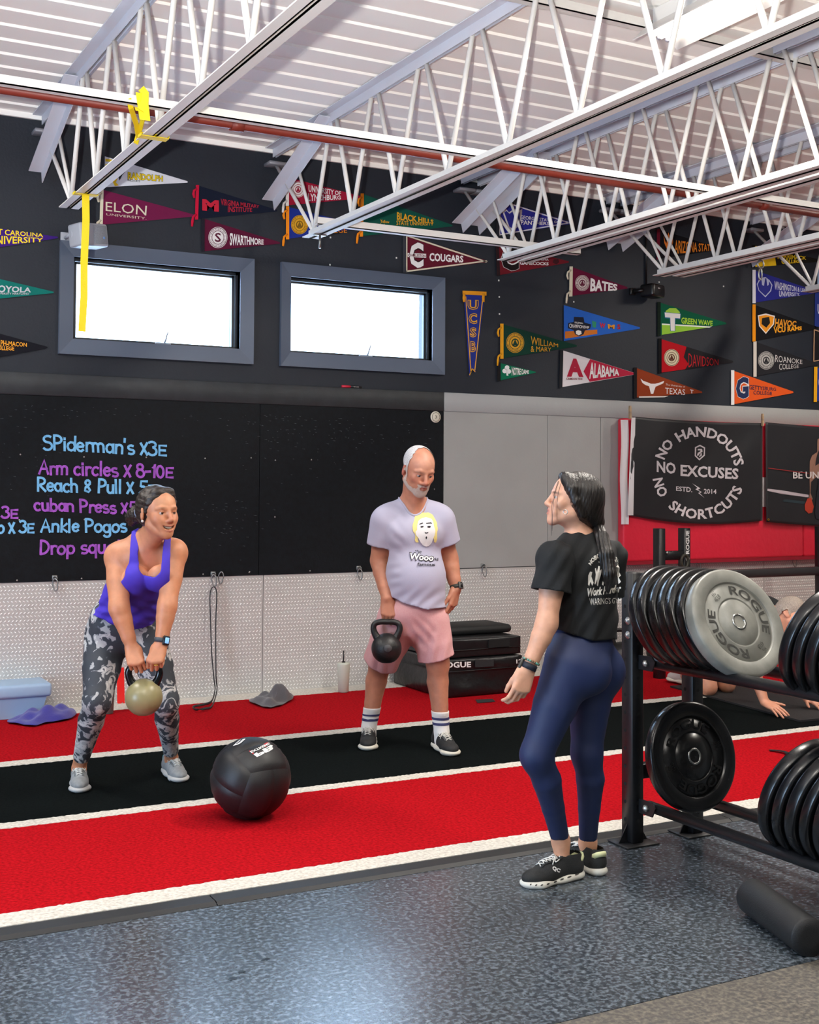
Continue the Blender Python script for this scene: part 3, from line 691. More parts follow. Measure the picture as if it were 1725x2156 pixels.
pennant('royal blue pennant with white border between the close joist webs', (1053, 421), (1051, 496), (1204, 469.5), '#2a2c8e',
        [('GEORGIA STATE', [(1096, 453), (1161, 461.5), (1161, 467), (1096, 461.5)], WHT, .01), ('PANTHERS', [(1097, 463), (1157, 468), (1157, 474), (1097, 473)], WHT, .02), ('GSU', [(1167, 464), (1181, 466), (1181, 470.5), (1167, 469.5)], WHT)], '#26262e', border=('#d5d6dd', 2.6),
        polys=[('emblem', '#d5d6dd', [[(1058, 446), (1066, 440), (1072, 447), (1082, 440), (1094, 443), (1100, 440), (1098, 462), (1090, 478), (1082, 486), (1070, 482), (1064, 462)]]), (('emblem', 1.5), '#2a2c8e', [[(1062, 447), (1067, 444), (1073, 450), (1082, 444), (1094, 447), (1095, 461), (1087, 476), (1081, 481), (1073, 478), (1067, 461)]])])
pennant('garnet pennant with an outlined block letter below the close joist pair', (1050, 514), (1053, 579), (1198, 551.5), '#6a1822',
        [('C', [(1055.5, 519), (1093, 521), (1093, 570), (1055.5, 570)], '#14090b', .05, WHT), ('SOUTH CAROLINA', [(1094, 539), (1155.5, 544), (1155.5, 549), (1094, 546)], WHT), ('GAMECOCKS', [(1095, 549), (1155.5, 552.5), (1155.5, 558.7), (1095, 557.5)], WHT, .03)], '#2b1a1d',
        polys=[(('emblem', 1.2), '#3b0c14', [[(1166, 546), (1176, 545), (1178, 552), (1172, 557), (1164, 553)]])])
pennant('maroon pennant with white lettering left of the black speaker', (1206, 562.6), (1205, 622.8), (1321.5, 606), '#5f1030',
        [('BATES', [(1244, 585), (1300.7, 599), (1300, 612), (1243, 614)], WHT, .04)], CREAM, [(1226.6, 596, 15, ('#cfc6c0', '#5f1030'), None, 'ACADEMIA BATESINA')], tassel=True)
pennant('bright blue pennant with a dark badge and small coloured letters', (1188, 642.6), (1188, 718), (1347.6, 690.6), '#2a62bd',
        [('CHAMPIONSHIP', [(1199, 681), (1241, 687), (1241, 692), (1199, 690)], WHT, .01), ('VOLLEYBALL', [(1210, 677), (1228, 679), (1228, 682), (1210, 681)], WHT), ('W', [(1263, 679), (1275, 681), (1275, 691), (1263, 690)], '#c42030', .05), ('M', [(1280, 682), (1295, 684), (1294, 693), (1281, 692)], '#d8912a', .05), ('S', [(1300, 682), (1307, 683), (1307, 694), (1300, 693)], '#a81f30', .05)],
        polys=[('emblem', '#c8701e', [(1190, 698), (1258, 694), (1258, 703), (1190, 713)]), (('emblem', 1.5), '#14192b', [(1209, 667), (1229, 668), (1231, 679), (1245, 683), (1243, 692), (1232, 696), (1229, 704), (1220, 708), (1211, 704), (1208, 695), (1196, 691), (1197, 680), (1208, 678)]), (('emblem', 1.9), '#e8e6e0', [(1213, 697), (1218, 695), (1224, 697), (1225, 703), (1219, 706), (1213, 703)]), (('emblem', 1.5), '#2f8a6a', [(1247, 675), (1256, 678), (1255, 690), (1248, 689)])])
pennant('dark green pennant with a white letter and a lime lower edge', (1391, 637.4), (1391, 706), (1530, 681), '#0b5a3e',
        [('T', [(1400, 658), (1433, 661), (1430, 697), (1404, 696)], WHT, .06, '#2a6d9a'), ('GREEN WAVE', [(1435, 668), (1501, 675.5), (1501, 686), (1435, 681.5)], '#a6d63c', .03)], '#122018',
        polys=[('lower_stripe', '#93c83a', [(1394, 684), (1494, 689), (1394, 705)]), (('line', 1.3), '#e6efe2', [(1394, 681), (1500, 687.5), (1494, 690), (1394, 684)]), (('emblem', 1.1), '#9fcf42', [(1402, 655), (1410, 649), (1424, 649), (1432, 657), (1430, 668), (1402, 664)])])
pennant('white and crimson pennant with a red letter above the grey trim', (1186, 738), (1184, 815), (1338, 787), '#dcd8da',
        [('A', [(1193, 754), (1229, 756), (1229, 794), (1194, 793)], '#ab1a38', .06), ('ALABAMA', [(1242, 762), (1304, 778), (1304, 790.5), (1241, 797.5)], WHT, .035), ('CRIMSON TIDE', [(1193, 795), (1227, 796), (1227, 800), (1193, 800)], '#7a2030')], '#24262a',
        polys=[('crimson_point', '#b31b3d', [(1243, 756), (1338, 785.8), (1338, 788.2), (1242, 804), (1229, 782)])])
pennant('burnt orange pennant with a white longhorn emblem above the grey trim', (1341, 775), (1341, 837), (1479, 826), '#8e3c1e',
        [('The University of', [(1402, 807.5), (1443, 813), (1443, 817), (1402, 812.5)], '#e4d8cf', .0), ('TEXAS', [(1401, 816), (1443, 820), (1443, 832), (1401, 829)], WHT, .0), ('T', [(1453.5, 820), (1460.5, 821), (1460.5, 828.5), (1453.5, 828)], WHT, .03)], '#1f1c1e',
        polys=[('emblem', '#e9e5e2', [(1349, 797), (1355, 802), (1364, 805), (1371, 808), (1380, 808), (1388, 806), (1399, 802), (1397, 807), (1386, 812), (1381, 814), (1378, 822), (1376, 829), (1371, 829), (1369, 821), (1367, 813), (1360, 811), (1353, 806)]), (('lower_stripe', 1.1), '#e4dfd9', [(1346, 834.5), (1408, 834), (1400, 836.5), (1346, 837.5)])])
pennant('red and black pennant with a cream round seal', (1393, 714), (1393, 784.5), (1544, 761.6), '#b3141f',
        [('DAVIDSON', [(1450, 743.5), (1513, 757), (1513, 769), (1450, 773.5)], '#b3141f', -.005)], '#141416', [(1414.7, 753, 16, ('#d9cfae', '#5a3020'), None, '')],
        polys=[('black_point', '#141318', [(1446, 730), (1544, 760), (1544, 763), (1443, 778), (1450, 766), (1440, 752)])])
pennant('black pennant with orange lettering high behind the joist webs', (1390, 484), (1389, 545), (1518, 524), '#141318',
        [('ARIZONA STATE', [(1421, 505), (1501, 515.5), (1501, 527.5), (1421, 535)], '#e8871c', .015)], '#6a1228',
        polys=[('emblem', '#e07a28', [(1398, 497), (1401, 508), (1404, 513), (1405, 500), (1408, 489), (1411, 500), (1412, 513), (1415, 508), (1417, 498), (1418, 510), (1414, 521), (1411, 527), (1409, 541), (1406, 527), (1403, 521), (1399, 511)])])
pennant('yellow and black pennant partly hidden by the far joist', (1590, 517), (1590, 562), (1733, 549), '#1a1712',
        [('MERRIMACK', [(1638, 532), (1698, 540), (1698, 547), (1638, 545)], '#e3c21c', .03), ('COLLEGE', [(1646, 545), (1689, 548), (1689, 553), (1646, 556)], '#e3c21c', .03)], '#15140f', polys=[('yellow_end', '#e3bd16', [(1591, 518), (1630, 524), (1635, 559), (1591, 562)])])
pennant('royal blue pennant with white lettering and an outlined crest', (1591, 569.6), (1591, 637), (1722, 615), '#272a80',
        [('WASHINGTON & LEE', [(1631, 591), (1696, 608.5), (1696, 615.5), (1631, 610)], '#c3c6da', .02), ('UNIVERSITY.', [(1641, 612), (1685, 617), (1685, 623), (1641, 625)], '#c3c6da', .02)], '#d3d3da',
        polys=[('emblem', '#aeb2cf', [(1594, 598), (1600, 586), (1612, 583), (1621, 590), (1627, 600), (1624, 613), (1612, 626), (1598, 612)]), (('emblem', 1.6), '#272a80', [[(1596, 599), (1601, 589), (1604, 590), (1605, 600), (1609, 602), (1612, 586), (1614, 586), (1616, 602), (1619, 600), (1620, 592), (1625, 601), (1622, 612), (1612, 623), (1599, 611)]])])
pennant('black pennant with orange lettering and an orange shield', (1591, 642.6), (1591, 718), (1724, 690.6), '#121215',
        [('HAVOC', [(1634, 671), (1677, 677), (1676, 687), (1632, 688)], '#d98a1c', .0, '#e8a030'), ('VCU RAMS', [(1629, 688), (1689, 687), (1689, 695), (1629.5, 702)], '#eda01e', .04)], '#e58f16',
        polys=[('emblem', '#e6ddd6', [(1596, 664), (1613, 660), (1632, 665), (1630, 683), (1613, 703), (1599, 687)]), (('emblem', 1.5), '#e8941a', [(1598, 666), (1613, 663), (1630, 667), (1628, 682), (1613, 700), (1601, 686)]), (('emblem', 1.9), '#16140f', [(1605, 670), (1620, 667), (1622, 680), (1614, 690), (1604, 682)])])
pennant('charcoal pennant with a grey round seal at the right', (1593, 720), (1593, 792), (1722, 767), '#232327',
        [('ROANOKE', [(1633, 747), (1690, 758), (1690, 766.5), (1633, 762)], '#c9c7c4', .0), ('COLLEGE', [(1641, 765.5), (1682.5, 768), (1682.5, 774.5), (1641, 779)], '#c9c7c4', .0)], '#cfc8bd', [(1613.8, 759, 17, ('#b4b2ae', '#232327'), None, 'ROANOKE COLLEGE1842')])
pennant('bright orange pennant with a navy block letter above the black flag', (1546, 781), (1546, 851), (1671, 826), '#d9561f',
        [('G', [(1550, 794), (1577, 793), (1577, 838), (1550, 842)], '#1f2b52', .05, WHT), ('GETTYSBURG', [(1578, 810), (1634.5, 816.5), (1634.5, 823), (1578, 820)], '#27243f', .01), ('COLLEGE', [(1587, 822), (1626, 825), (1626, 832), (1587, 830.5)], '#27243f', .01)], WHT)
pennant('dark green pennant with a gold round seal above a small green one', (1060, 683), (1060, 754), (1215, 728), '#12392d',
        [('WILLIAM', [(1118, 707), (1175.5, 724), (1175.5, 731), (1118, 726)], '#d99a22', .0), ('& MARY', [(1118, 728), (1161, 732), (1161, 740), (1118, 741)], '#d99a22', .0)], '#dc9a1e', [(1085, 721.7, 19, ('#d39a22', '#12392d'), None, 'COLLEGE OF WILLIAMAND MARY 1693')], tassel=True)
pennant('small green pennant with a white shamrock under a larger green one', (1054, 764.5), (1054, 801), (1128.7, 783.7), '#0c6b4c',
        [('NOTRE DAME', [(1078, 772), (1114, 780), (1114, 787), (1078, 791)], WHT, .03)], '#1a1a1c', blunt=1,
        polys=[('emblem', '#e9ecea', [[(1068 + 5 * math.cos(a), 774 + 5 * math.sin(a)) for a in np.linspace(0, 6.28, 12)[:-1]], [(1063 + 5 * math.cos(a), 781 + 5 * math.sin(a)) for a in np.linspace(0, 6.28, 12)[:-1]], [(1072 + 4.5 * math.cos(a), 782 + 5 * math.sin(a)) for a in np.linspace(0, 6.28, 12)[:-1]], [(1066, 783), (1069, 783), (1071, 791), (1067, 791)]])])
pennant('royal blue pennant cut off by the right picture edge', (1717, 612), (1716, 690), (1850, 655), '#24357e', [('UNIVERSITY', [(1722, 640), (1800, 650), (1800, 660), (1722, 662)], '#cfd3e2')])
pennant('black pennant with tan border at the right picture edge', (1714, 693), (1713, 762), (1850, 735), '#17171a', (), border=('#c39a77', 2))
pennant('blue pennant with yellow binding at the right picture edge', (1721, 774), (1720, 845), (1850, 815), '#23388f', (), '#e8a81c', [(1742, 805, 18, ('#c9cfe0', '#23388f'), None, '')])
pennant('pale blue pennant at the right edge beside a joist end', (1722, 545), (1722, 612), (1850, 585), '#9db4d3', ())
# the tall swallow-tailed pennant
u = thing('pennant', 'tall blue swallow-tail pennant with gold letters hanging point down', 'pennant', wp(998, 616), 'felt pennants on the dark wall')
pts = [(976, 616), (1022, 618), (1001, 790), (996, 779), (988, 786)]
pts = [(977, 617), (1021, 619), (1001, 785), (994.5, 777), (989, 793)]
mb = MB(); q = [wp(*p) for p in pts]; q2 = [p + V3(0, .003, 0) for p in q]; n = 5
mb.add(q + q2, [tuple(range(5)), tuple(range(9, 4, -1))] + [(i, i + 5, (i + 1) % 5 + 5, (i + 1) % 5) for i in range(5)]).build('felt', felt('#24307e'), u)
gold = MB()
for p, qq in (((981, 624), (992, 785)), ((1017, 626), (1000, 780)), ((989, 790), (994.5, 776)), ((994.5, 776), (1001, 783))):
    p = np.array(p, float); qq = np.array(qq, float); d = nrm(qq - p); nn = np.array([-d[1], d[0]]) * .9; poly_px(gold, [p - nn, qq - nn, qq + nn, p + nn], wt)
gold.build('border', ink('#dfa227'), u)
MB().prism([(0, 0), (1, 0), (1, 1), (0, 1)], wp(974, 612), wp(1024, 614.5) - wp(974, 612), wp(974, 620) - wp(974, 612), .005, (0, -1, 0)).build('binding', felt('#dd9420'), u)
for sx in (976, 1017): MB().path([wp(sx + 1, 618) - V3(0, .006, 0), wp(sx, 628) - V3(0, .008, 0), wp(sx + 1, 636) - V3(0, .006, 0)], [.012, .013, .01], 6, flat=.3, up=(0, 1, 0)).build('tie', felt('#dd9420'), u)
for ch, a, b, c_, d in (('U', 985, 631, 1008, 652), ('C', 987, 659, 1005, 682), ('S', 989.5, 689, 1003.5, 710), ('B', 991, 718, 1002, 741)):
    mb = MB(); put_text(mb, ch, quad_fn((a, b), (c_, b + .5), (c_, d + .5), (a, d), wt), .06); mb.build('lettering_outline', ink('#dfa227'), u)
    mb = MB(); put_text(mb, ch, quad_fn((a + 1.3, b + 1.5), (c_ - 1.3, b + 2), (c_ - 1.3, d - 1), (a + 1.3, d - 1.5), lambda x, y: on_wall(x, y, YP - .0026)), -.01); mb.build('lettering', ink('#2a2560'), u)
# pins left in the wall
for (px, py) in ((696, 500), (695, 557.5), (835, 543), (1050.5, 590.5), (1051.5, 625), (1052, 661), (1208.5, 635.5), (1388, 594), (1524, 603), (1389, 560), (1061, 750), (1205, 726)):
    MB().obox(on_wall(px, py, WALLY - .003), (.005, .003, .006), ((1, 0, 0), (0, 1, 0), (0, 0, 1))).build('pin', mat('white pin', '#dddcd4', .5), wall_back)

# ------------------------------------------------------------------ speakers, carabiners, band
M_spw = mat('white speaker plastic', '#a6aab2', .45)
c = on_wall(186, 497, WALLY - .16)
sp = thing('white_speaker', 'white box speaker on a bracket above the left window', 'speaker', c)
Mx = Matrix.Translation(c) @ Matrix.Rotation(math.radians(-6), 4, 'Y') @ Matrix.Rotation(math.radians(24), 4, 'Z')
MB().rbox((-.115, -.07, -.078), (.115, .07, .078), .018, 3, Mx).build('cabinet', M_spw, sp)
MB().rbox((-.012, -.074, -.062), (.098, -.068, .062), .004, 2, Mx).build('grille', mat('grey grille', '#8e939b', .7, var=(300, .6, 1)), sp)
ctr = Mx @ Vector((.07, -.0745, -.02)); MB().ell(ctr, (.009, .004, .009)).build('badge', mat('speaker badge', '#5a7fb0', .4), sp)
br = MB(); br.lathe([(.03, 0), (.03, .015), (.012, .02), (.012, .1)], 16, c + V3(-.12, .0, 0), ((0, 1, 0), (0, 0, 1), (1, 0, 0)))
br.tube(c + V3(-.118, .0, 0), c + V3(-.118, .155, 0), .012); br.rbox(c + V3(-.15, .145, -.04), c + V3(-.09, .158, .04), .004); br.build('bracket', M_spw, sp)
c = on_wall(1374, 613, WALLY - .12); sp = thing('black_speaker', 'black rounded wall speaker among the pennants', 'speaker', c)
M_spk = mat('black speaker plastic', '#0b0c0d', .3)
Mx = Matrix.Translation(c) @ Matrix.Rotation(math.radians(18), 4, 'Z')
MB().rbox((-.095, -.07, -.055), (.1, .07, .055), .022, 4, Mx).build('cabinet', M_spk, sp)
MB().rbox((-.018, -.0725, .012), (.012, -.066, .022), .003, 2, Mx).build('badge', mat('silver badge', '#d8d8d8', .3, metal=.6), sp)
br = MB(); br.tube(c + V3(-.09, 0, 0), c + V3(-.13, .08, 0), .018); br.rbox((c[0] - .16, WALLY - .03, c[2] - .03), (c[0] - .10, WALLY - .002, c[2] + .03), .006); br.build('bracket', M_spk, sp)
p0 = on_wall(1361, 600, WALLY - .012); MB().tube(p0, (p0[0], p0[1], 3.93), .009, n=8).build('cable_conduit', M_spk, sp)

M_chr = mat('galvanised steel', '#8d8c88', .35, metal=.9)
def carabiner_mb(c, s=1.0, tilt=0.0, ax=None):
    pts = []
    for a in np.linspace(0, 2 * math.pi, 21)[:-1]:
        x = .017 * math.cos(a) * (1.15 if math.sin(a) > 0 else .9); z = .042 * math.sin(a); x, z = x * math.cos(tilt) - z * math.sin(tilt), x * math.sin(tilt) + z * math.cos(tilt)
        pts.append(c + V3(x * s * .8, -x * s * .5, z * s))
    return MB().path(pts, .0042 * s, 7, closed=True)
def hook(px, py, label, two=False):
    c = on_wall(px, py, WALLY - .03); h = thing('wall_carabiner', label, 'carabiner', c, 'steel snap hooks along the wall')
    e = MB(); e.rbox((c[0] - .018, WALLY - .02, c[2] + .028), (c[0] + .018, WALLY - .006, c[2] + .062), .004)
    e.path([(c[0] + .012 * math.cos(a), WALLY - .032 - .008 * math.cos(a * 1), c[2] + .045 + .012 * math.sin(a)) for a in np.linspace(0, 2 * math.pi, 13)[:-1]], .0035, 6, closed=True); e.build('eye_bolt', M_chr, h)
    carabiner_mb(c + V3(0, -.012, 0), 1, .12).build('snap_ring', M_chr, h)
    if two: carabiner_mb(c + V3(.05, -.012, .018), 1, -.1).build('snap_ring', M_chr, h)
    return c
hook(116, 1231, 'steel snap hook on the plate left of the woman in the purple top')
cb = hook(450, 1222, 'double steel snap hook holding the black band', True)
hook(757, 1209, 'steel snap hook just left of the man in the grey shirt')
hook(1019, 1203, 'steel snap hook between the man and the woman in navy leggings')
hook(1470, 1190, 'steel snap hook under the red pad, left of two')
hook(1672, 1184, 'steel snap hook under the red pad, right of two')
bw = []
for (px, py) in ((450, 1236), (442.5, 1250), (443.5, 1312), (446, 1378), (451, 1433), (453, 1452)): bw.append(on_wall(px, py, WALLY - .05 - .0004 * (py - 1236)))
for (px, py) in ((446, 1476), (430, 1483), (414, 1486), (406, 1490), (414, 1494), (432, 1492), (447, 1486)): bw.append(on_floor(px, py, .035))
for (px, py) in ((457, 1452), (455, 1422), (454.5, 1312), (456.5, 1250)): bw.append(on_wall(px, py, WALLY - .05 - .0004 * (py - 1236)))
def smooth_closed(P, k=6, closed=True):
    P = [np.asarray(p, float) for p in P]; n = len(P); out = []
    for i in range(n if closed else n - 1):
        g = (lambda j: P[j % n]) if closed else (lambda j: P[min(max(j, 0), n - 1)])
        p0, p1, p2, p3 = g(i - 1), g(i), g(i + 1), g(i + 2)
        for t in np.linspace(0, 1, k + 1)[:-1]:
            out.append(.5 * ((2 * p1) + (-p0 + p2) * t + (2 * p0 - 5 * p1 + 4 * p2 - p3) * t * t + (-p0 + 3 * p1 - 3 * p2 + p3) * t ** 3))
    if not closed: out.append(P[-1])
    return out
tag(MB().path(smooth_closed(bw, 5), .0085, 6, closed=True, flat=.4, up=(1, 0, .2)).build('resistance_band', mat('black rubber band', '#17181a', .45)), 'black rubber exercise band hanging from a snap hook to the turf', 'exercise band')
# red tape stripe on the tread plate
pts = [(246, 1406), (261, 1405), (263, 1487), (258, 1478), (253, 1484), (247, 1480)]
mb = MB(); q = [on_wall(*p, WALLY - .0105) for p in pts]; q2 = [p + V3(0, .0012, 0) for p in q]; mb.add(q + q2, [tuple(range(6))] + [(i, (i + 1) % 6, (i + 1) % 6 + 6, i + 6) for i in range(6)])
tag(mb.build('red_tape', mat('red tape', '#e01b16', .5)), 'vertical strip of red tape on the metal wall plate', 'tape')

# ------------------------------------------------------------------ red wall pad, flags and clothespins
YPAD = WALLY - .105
pad = thing('wall_pad', 'long red vinyl wall pad behind the hanging flags', 'wall pad', (7.7, WALLY - .05, .9))
M_padr = mat('red vinyl', '#d92a40', .36, bump=(14, .25, .02))
MB().rbox((6.56, YPAD, .885), (8.64, WALLY - .013, 2.10), .022, 3).build('pad_section', M_padr, pad)
MB().rbox((8.645, YPAD, .885), (10.7, WALLY - .013, 2.10), .022, 3).build('pad_section', M_padr, pad)
MB().box((6.57, YPAD + .01, .858), (10.7, WALLY - .02, .889)).build('lower_rail', mat('dark red vinyl', '#8f1226', .5), pad)
mb = MB(); t1_ = [on_wall(x, y, YPAD - .001) for x, y in ((1440, 887), (1720, 897), (1720, 894), (1540, 886))]
YFL = YPAD - .02
M_flag = mat('black flag cloth', '#15161a', .5, sheen=.1)
M_fprint = mat('white flag print', '#cfc9cc', .6)
def flag_surface(tl, tr, br, bl, seed, sag):
    def wave(u, v):
        d = .010 * math.sin(9 * u + 4 * v + seed) * (1 - .5 * v) + .012 * math.sin(5 * (u - .1) * (1.4 - v) * 3 + seed * 2) * v + .003 * math.sin(26 * u - 9 * v)
        return d * (.35 + .65 * math.sin(math.pi * min(1, max(0, u)))) + .012 * (1 - v) * 0
    tl, tr, br, bl = map(lambda p: np.array(p, float), (tl, tr, br, bl))
    def uv2px(u, v):
        p = (tl * (1 - u) + tr * u) * v + (bl * (1 - u) + br * u) * (1 - v)
        return p + np.array([0, sag * 4 * u * (1 - u) * (1 - v) ** .8 + 3 * math.sin(math.pi * u) * v])
    def surf(u, v, off=0.0):
        p = uv2px(u, v); return on_wall(p[0], p[1], YFL - .014 + wave(u, v) - off)
    return surf
def flag(name, label, corners, seed, sag):
    f = thing(name, label, 'flag', on_wall(*corners[3], YFL)); S = flag_surface(*corners, seed, sag); n, m = 48, 36
    mb = MB(); mb.sheet([[S(i / n, j / m) for i in range(n + 1)] for j in range(m + 1)]); o = mb.build('cloth', M_flag, f)
    md = o.modifiers.new('cloth', 'SOLIDIFY'); md.thickness = .0015; md.offset = 1
    return f, S
C1 = [(1332, 877), (1606, 891), (1606, 1096), (1325, 1085)]
f1, S1 = flag('banner_flag', 'black flag with white lettering in a circle on the red pad', C1, 1.0, 12)
def px2uv(corners, sag):
    tl, tr, br, bl = [np.array(p, float) for p in corners]
    def f(px, py):
        u, v = .5, .5
        for _ in range(12):
            p = (tl * (1 - u) + tr * u) * v + (bl * (1 - u) + br * u) * (1 - v) + np.array([0, sag * 4 * u * (1 - u) * max(0, 1 - v) ** .8 + 3 * math.sin(math.pi * u) * v])
            e = np.array([px, py]) - p; du = (tr - tl) * v + (br - bl) * (1 - v); dv = (tl - bl) * (1 - u) + (tr - br) * u
            d = np.linalg.solve(np.array([du, dv]).T, e); u += d[0]; v += d[1]
        return u, v
    return f
U1 = px2uv(C1, 12)
def fp(x, y): return S1(*U1(x, y), .0055)
zf = lambda x, y: (1280 + x / 3.876, 860 + y / 3.876)
def zq(*p): return [zf(p[i], p[i + 1]) for i in range(0, 8, 2)]
cx, cy = zf(745, 522)
def fl_text(s, fn, bold=.03):
    mb = MB(); put_text(mb, s, fn, bold, 2); mb.build('lettering', M_fprint, f1)
fl_text('NO', arc_fn(cx, cy, 77, 99, 160, 132, fp)); fl_text('HANDOUTS', arc_fn(cx, cy, 75, 97, 123, 10, fp))
fl_text('NO', quad_fn(*zq(400, 425, 555, 445, 555, 538, 400, 520), fp)); fl_text('EXCUSES', quad_fn(*zq(594, 458, 1070, 490, 1065, 580, 594, 552), fp))
fl_text('NO', arc_fn(cx, cy, 99, 77, 188, 214, fp)); fl_text('SHORTCUTS', arc_fn(cx, cy, 99, 77, 228, 340, fp))
fl_text('ESTD.', quad_fn(*zq(558, 635, 690, 643, 690, 685, 558, 672), fp), .02); fl_text('2014', quad_fn(*zq(785, 655, 888, 660, 888, 698, 785, 695), fp), .02)
mb = MB(); poly_px(mb, [zf(*p) for p in ((690, 611), (757, 652), (735, 664), (768, 682), (752, 692), (790, 730), (738, 690), (758, 682), (716, 660), (733, 648))], fp); mb.build('bolt_emblem', M_fprint, f1)
sh = MB(); O = [(753, 296), (795, 318), (793, 385), (748, 424), (710, 388), (712, 316)]; I = [(753, 308), (785, 325), (783, 379), (748, 410), (720, 382), (722, 323)]
sh.add([fp(*zf(*p)) for p in O + I], [(i, (i + 1) % 6, 6 + (i + 1) % 6, 6 + i) for i in range(6)])
for q in (((735, 330), (770, 330), (775, 352), (755, 365), (740, 385), (728, 385), (735, 362), (757, 350), (757, 342), (735, 342)), ((757, 366), (768, 366), (768, 384), (748, 398), (745, 388), (757, 380))): poly_px(sh, [zf(*p) for p in q], fp)
sh.build('shield_emblem', M_fprint, f1)
# white hoist strip of the flag and the folded white cloth behind it
mb = MB(); mb.sheet([[on_wall(1322 + 8 * (1 - j / 8) + i * 6 * (.7 + .3 * j / 8), 879 + 206 * j / 8, YFL - .016 - .006 * math.sin(j + i)) for i in range(3)] for j in range(9)]); mb.build('hoist_band', mat('white canvas', '#d5d2d4', .7), f1)
wc = MB(); wc.sheet([[on_wall(1307 + 16 * i / 4 + 1.5 * math.sin(j * .7), 884 + 220 * j / 12, YFL + .005 - .008 * math.sin(i * 2.2 + j * .4)) for i in range(5)] for j in range(13)])
tag(wc.build('white_cloth', mat('white cotton', '#cfcacd', .8)), 'narrow white cloth hanging beside the black flag', 'cloth')
C2 = [(1612, 889), (1890, 905), (1890, 1110), (1614, 1099)]
f2, S2 = flag('photo_flag', 'black flag with a boxing photo at the right edge', C2, 4.2, 4)
U2 = px2uv(C2, 4)
def fp2(x, y, o=.0022): return S2(*U2(x, y), o + .003)
def f2poly(nm, col, pts, o=.0022):
    mb = MB(); q = [fp2(*zf(*p), o) for p in pts]; mb.add(q, [tuple(range(len(q)))]); mb.build(nm, ink(col), f2)
f2poly('print', '#8f3030', [(1310, 484), (1640, 526), (1640, 532), (1310, 490)]); f2poly('print', '#b9aeb4', [(1303, 655), (1420, 668), (1640, 705), (1640, 726), (1420, 698), (1303, 672)])
f2poly('print', '#2c3a40', [(1440, 740), (1620, 760), (1600, 780), (1430, 760)])
f2poly('print', '#8d6a5a', [(1650, 430), (1668, 385), (1710, 355), (1712, 250), (1760, 230), (1800, 300), (1800, 560), (1700, 560), (1660, 600), (1655, 690), (1675, 740), (1640, 760), (1650, 690), (1648, 560)], .0028)
f2poly('print', '#b5402e', [(1630, 735), (1660, 730), (1682, 800), (1670, 850), (1640, 858), (1612, 830), (1608, 790)], .0034)
f2poly('print', '#23262d', [(1725, 560), (1800, 560), (1800, 940), (1700, 900), (1690, 840)], .0034)
mb = MB(); put_text(mb, 'BE UNS', quad_fn(*zq(1513, 515, 1762, 516, 1762, 572, 1513, 572), lambda x, y: fp2(x, y, .0042)), .02); mb.build('lettering', ink('#cfc8c6'), f2)
for (px, py) in ((1618.5, 1094),): MB().lathe([(.011, 0), (.011, .003), (.006, .003), (.006, 0)], 14, fp2(px, py, .003), AXW, caps=False).build('grommet', mat('brass', '#c9a02c', .3, metal=.9), f2)
# second white and red cloth glimpsed between the flags
mb = MB(); mb.sheet([[on_wall(1600 + 14 * i / 2, 1005 + 62 * j / 6, YFL + .012) for i in range(3)] for j in range(7)]); tag(mb.build('white_cloth', mat('white cotton', '#cfcacd', .8)), 'scrap of white cloth showing between the two flags', 'cloth')
M_peg = mat('wooden peg', '#b59a77', .6, var=(40, .4, 3))
for (px, py, lab) in ((1327, 868, 'wooden clothespin at the left corner of the black flag'), (1606, 884, 'wooden clothespin between the two flags')):
    c = on_wall(px, py, YFL - .025); g = thing('clothespin', lab, 'clothespin', c, 'clothespins holding the flags')
    for s in (-1, 1): MB().prism([(-.008, -.055), (.008, -.055), (.009, .03), (.006, .055), (-.006, .055), (-.009, .03)], c + V3(0, s * .006 - .004, -.0), (1, 0, 0), (0, 0, 1), .008, (0, 1, 0)).build('peg_half', M_peg, g)
    MB().path([c + V3(-.01, .012, .0), c + V3(-.01, -.012, .0), c + V3(.01, -.012, .0), c + V3(.01, .012, 0)], .0016, 6, closed=True).build('spring', M_chr, g)

# ------------------------------------------------------------------ plate storage rack
M_blk = mat('black powder coat', '#0e0f12', .42, var=(60, .5, 4, .4), col2='#1c1d20')
M_bolt = mat('zinc bolt', '#a9a9a6', .35, metal=.85)
rk = thing('plate_rack', 'black steel rack holding rows of weight plates', 'plate rack', (3.53, 3.3, 0))
RX0, RX1 = 3.365, 3.675
for (cx, cy) in ((RX0, 4.225), (RX1 + .02, 4.225), (RX0, 2.2), (RX1 + .02, 2.2)):
    up = MB().rbox((cx - .03, cy - .038, .008), (cx + .03, cy + .038, 1.145), .004, 1).build('upright', M_blk, rk)
    h = MB()
    for k in range(14):
        z = .1 + k * .075; h.lathe([(.008, 0), (.008, .0006)], 10, (cx - .0302, cy + .012, z), ((0, 1, 0), (0, 0, 1), (-1, 0, 0))); h.lathe([(.008, 0), (.008, .0006)], 10, (cx, cy - .0384, z), ((1, 0, 0), (0, 0, 1), (0, -1, 0)))
    h.build('bolt_holes', mat('hole', '#020202', .9), up)['kind'] = 'stuff'
    MB().rbox((cx - .085, cy - .075, 0), (cx + .085, cy + .075, .008), .002, 1).build('foot_plate', M_blk, rk)
    for s in (-1, 1): MB().prism([(0, 0), (.045, 0), (0, .075)] if s > 0 else [(0, 0), (0, .075), (-.045, 0)], (cx + s * .03, cy - .003, .008), (1, 0, 0), (0, 0, 1), .006, (0, 1, 0)).build('gusset', M_blk, rk)
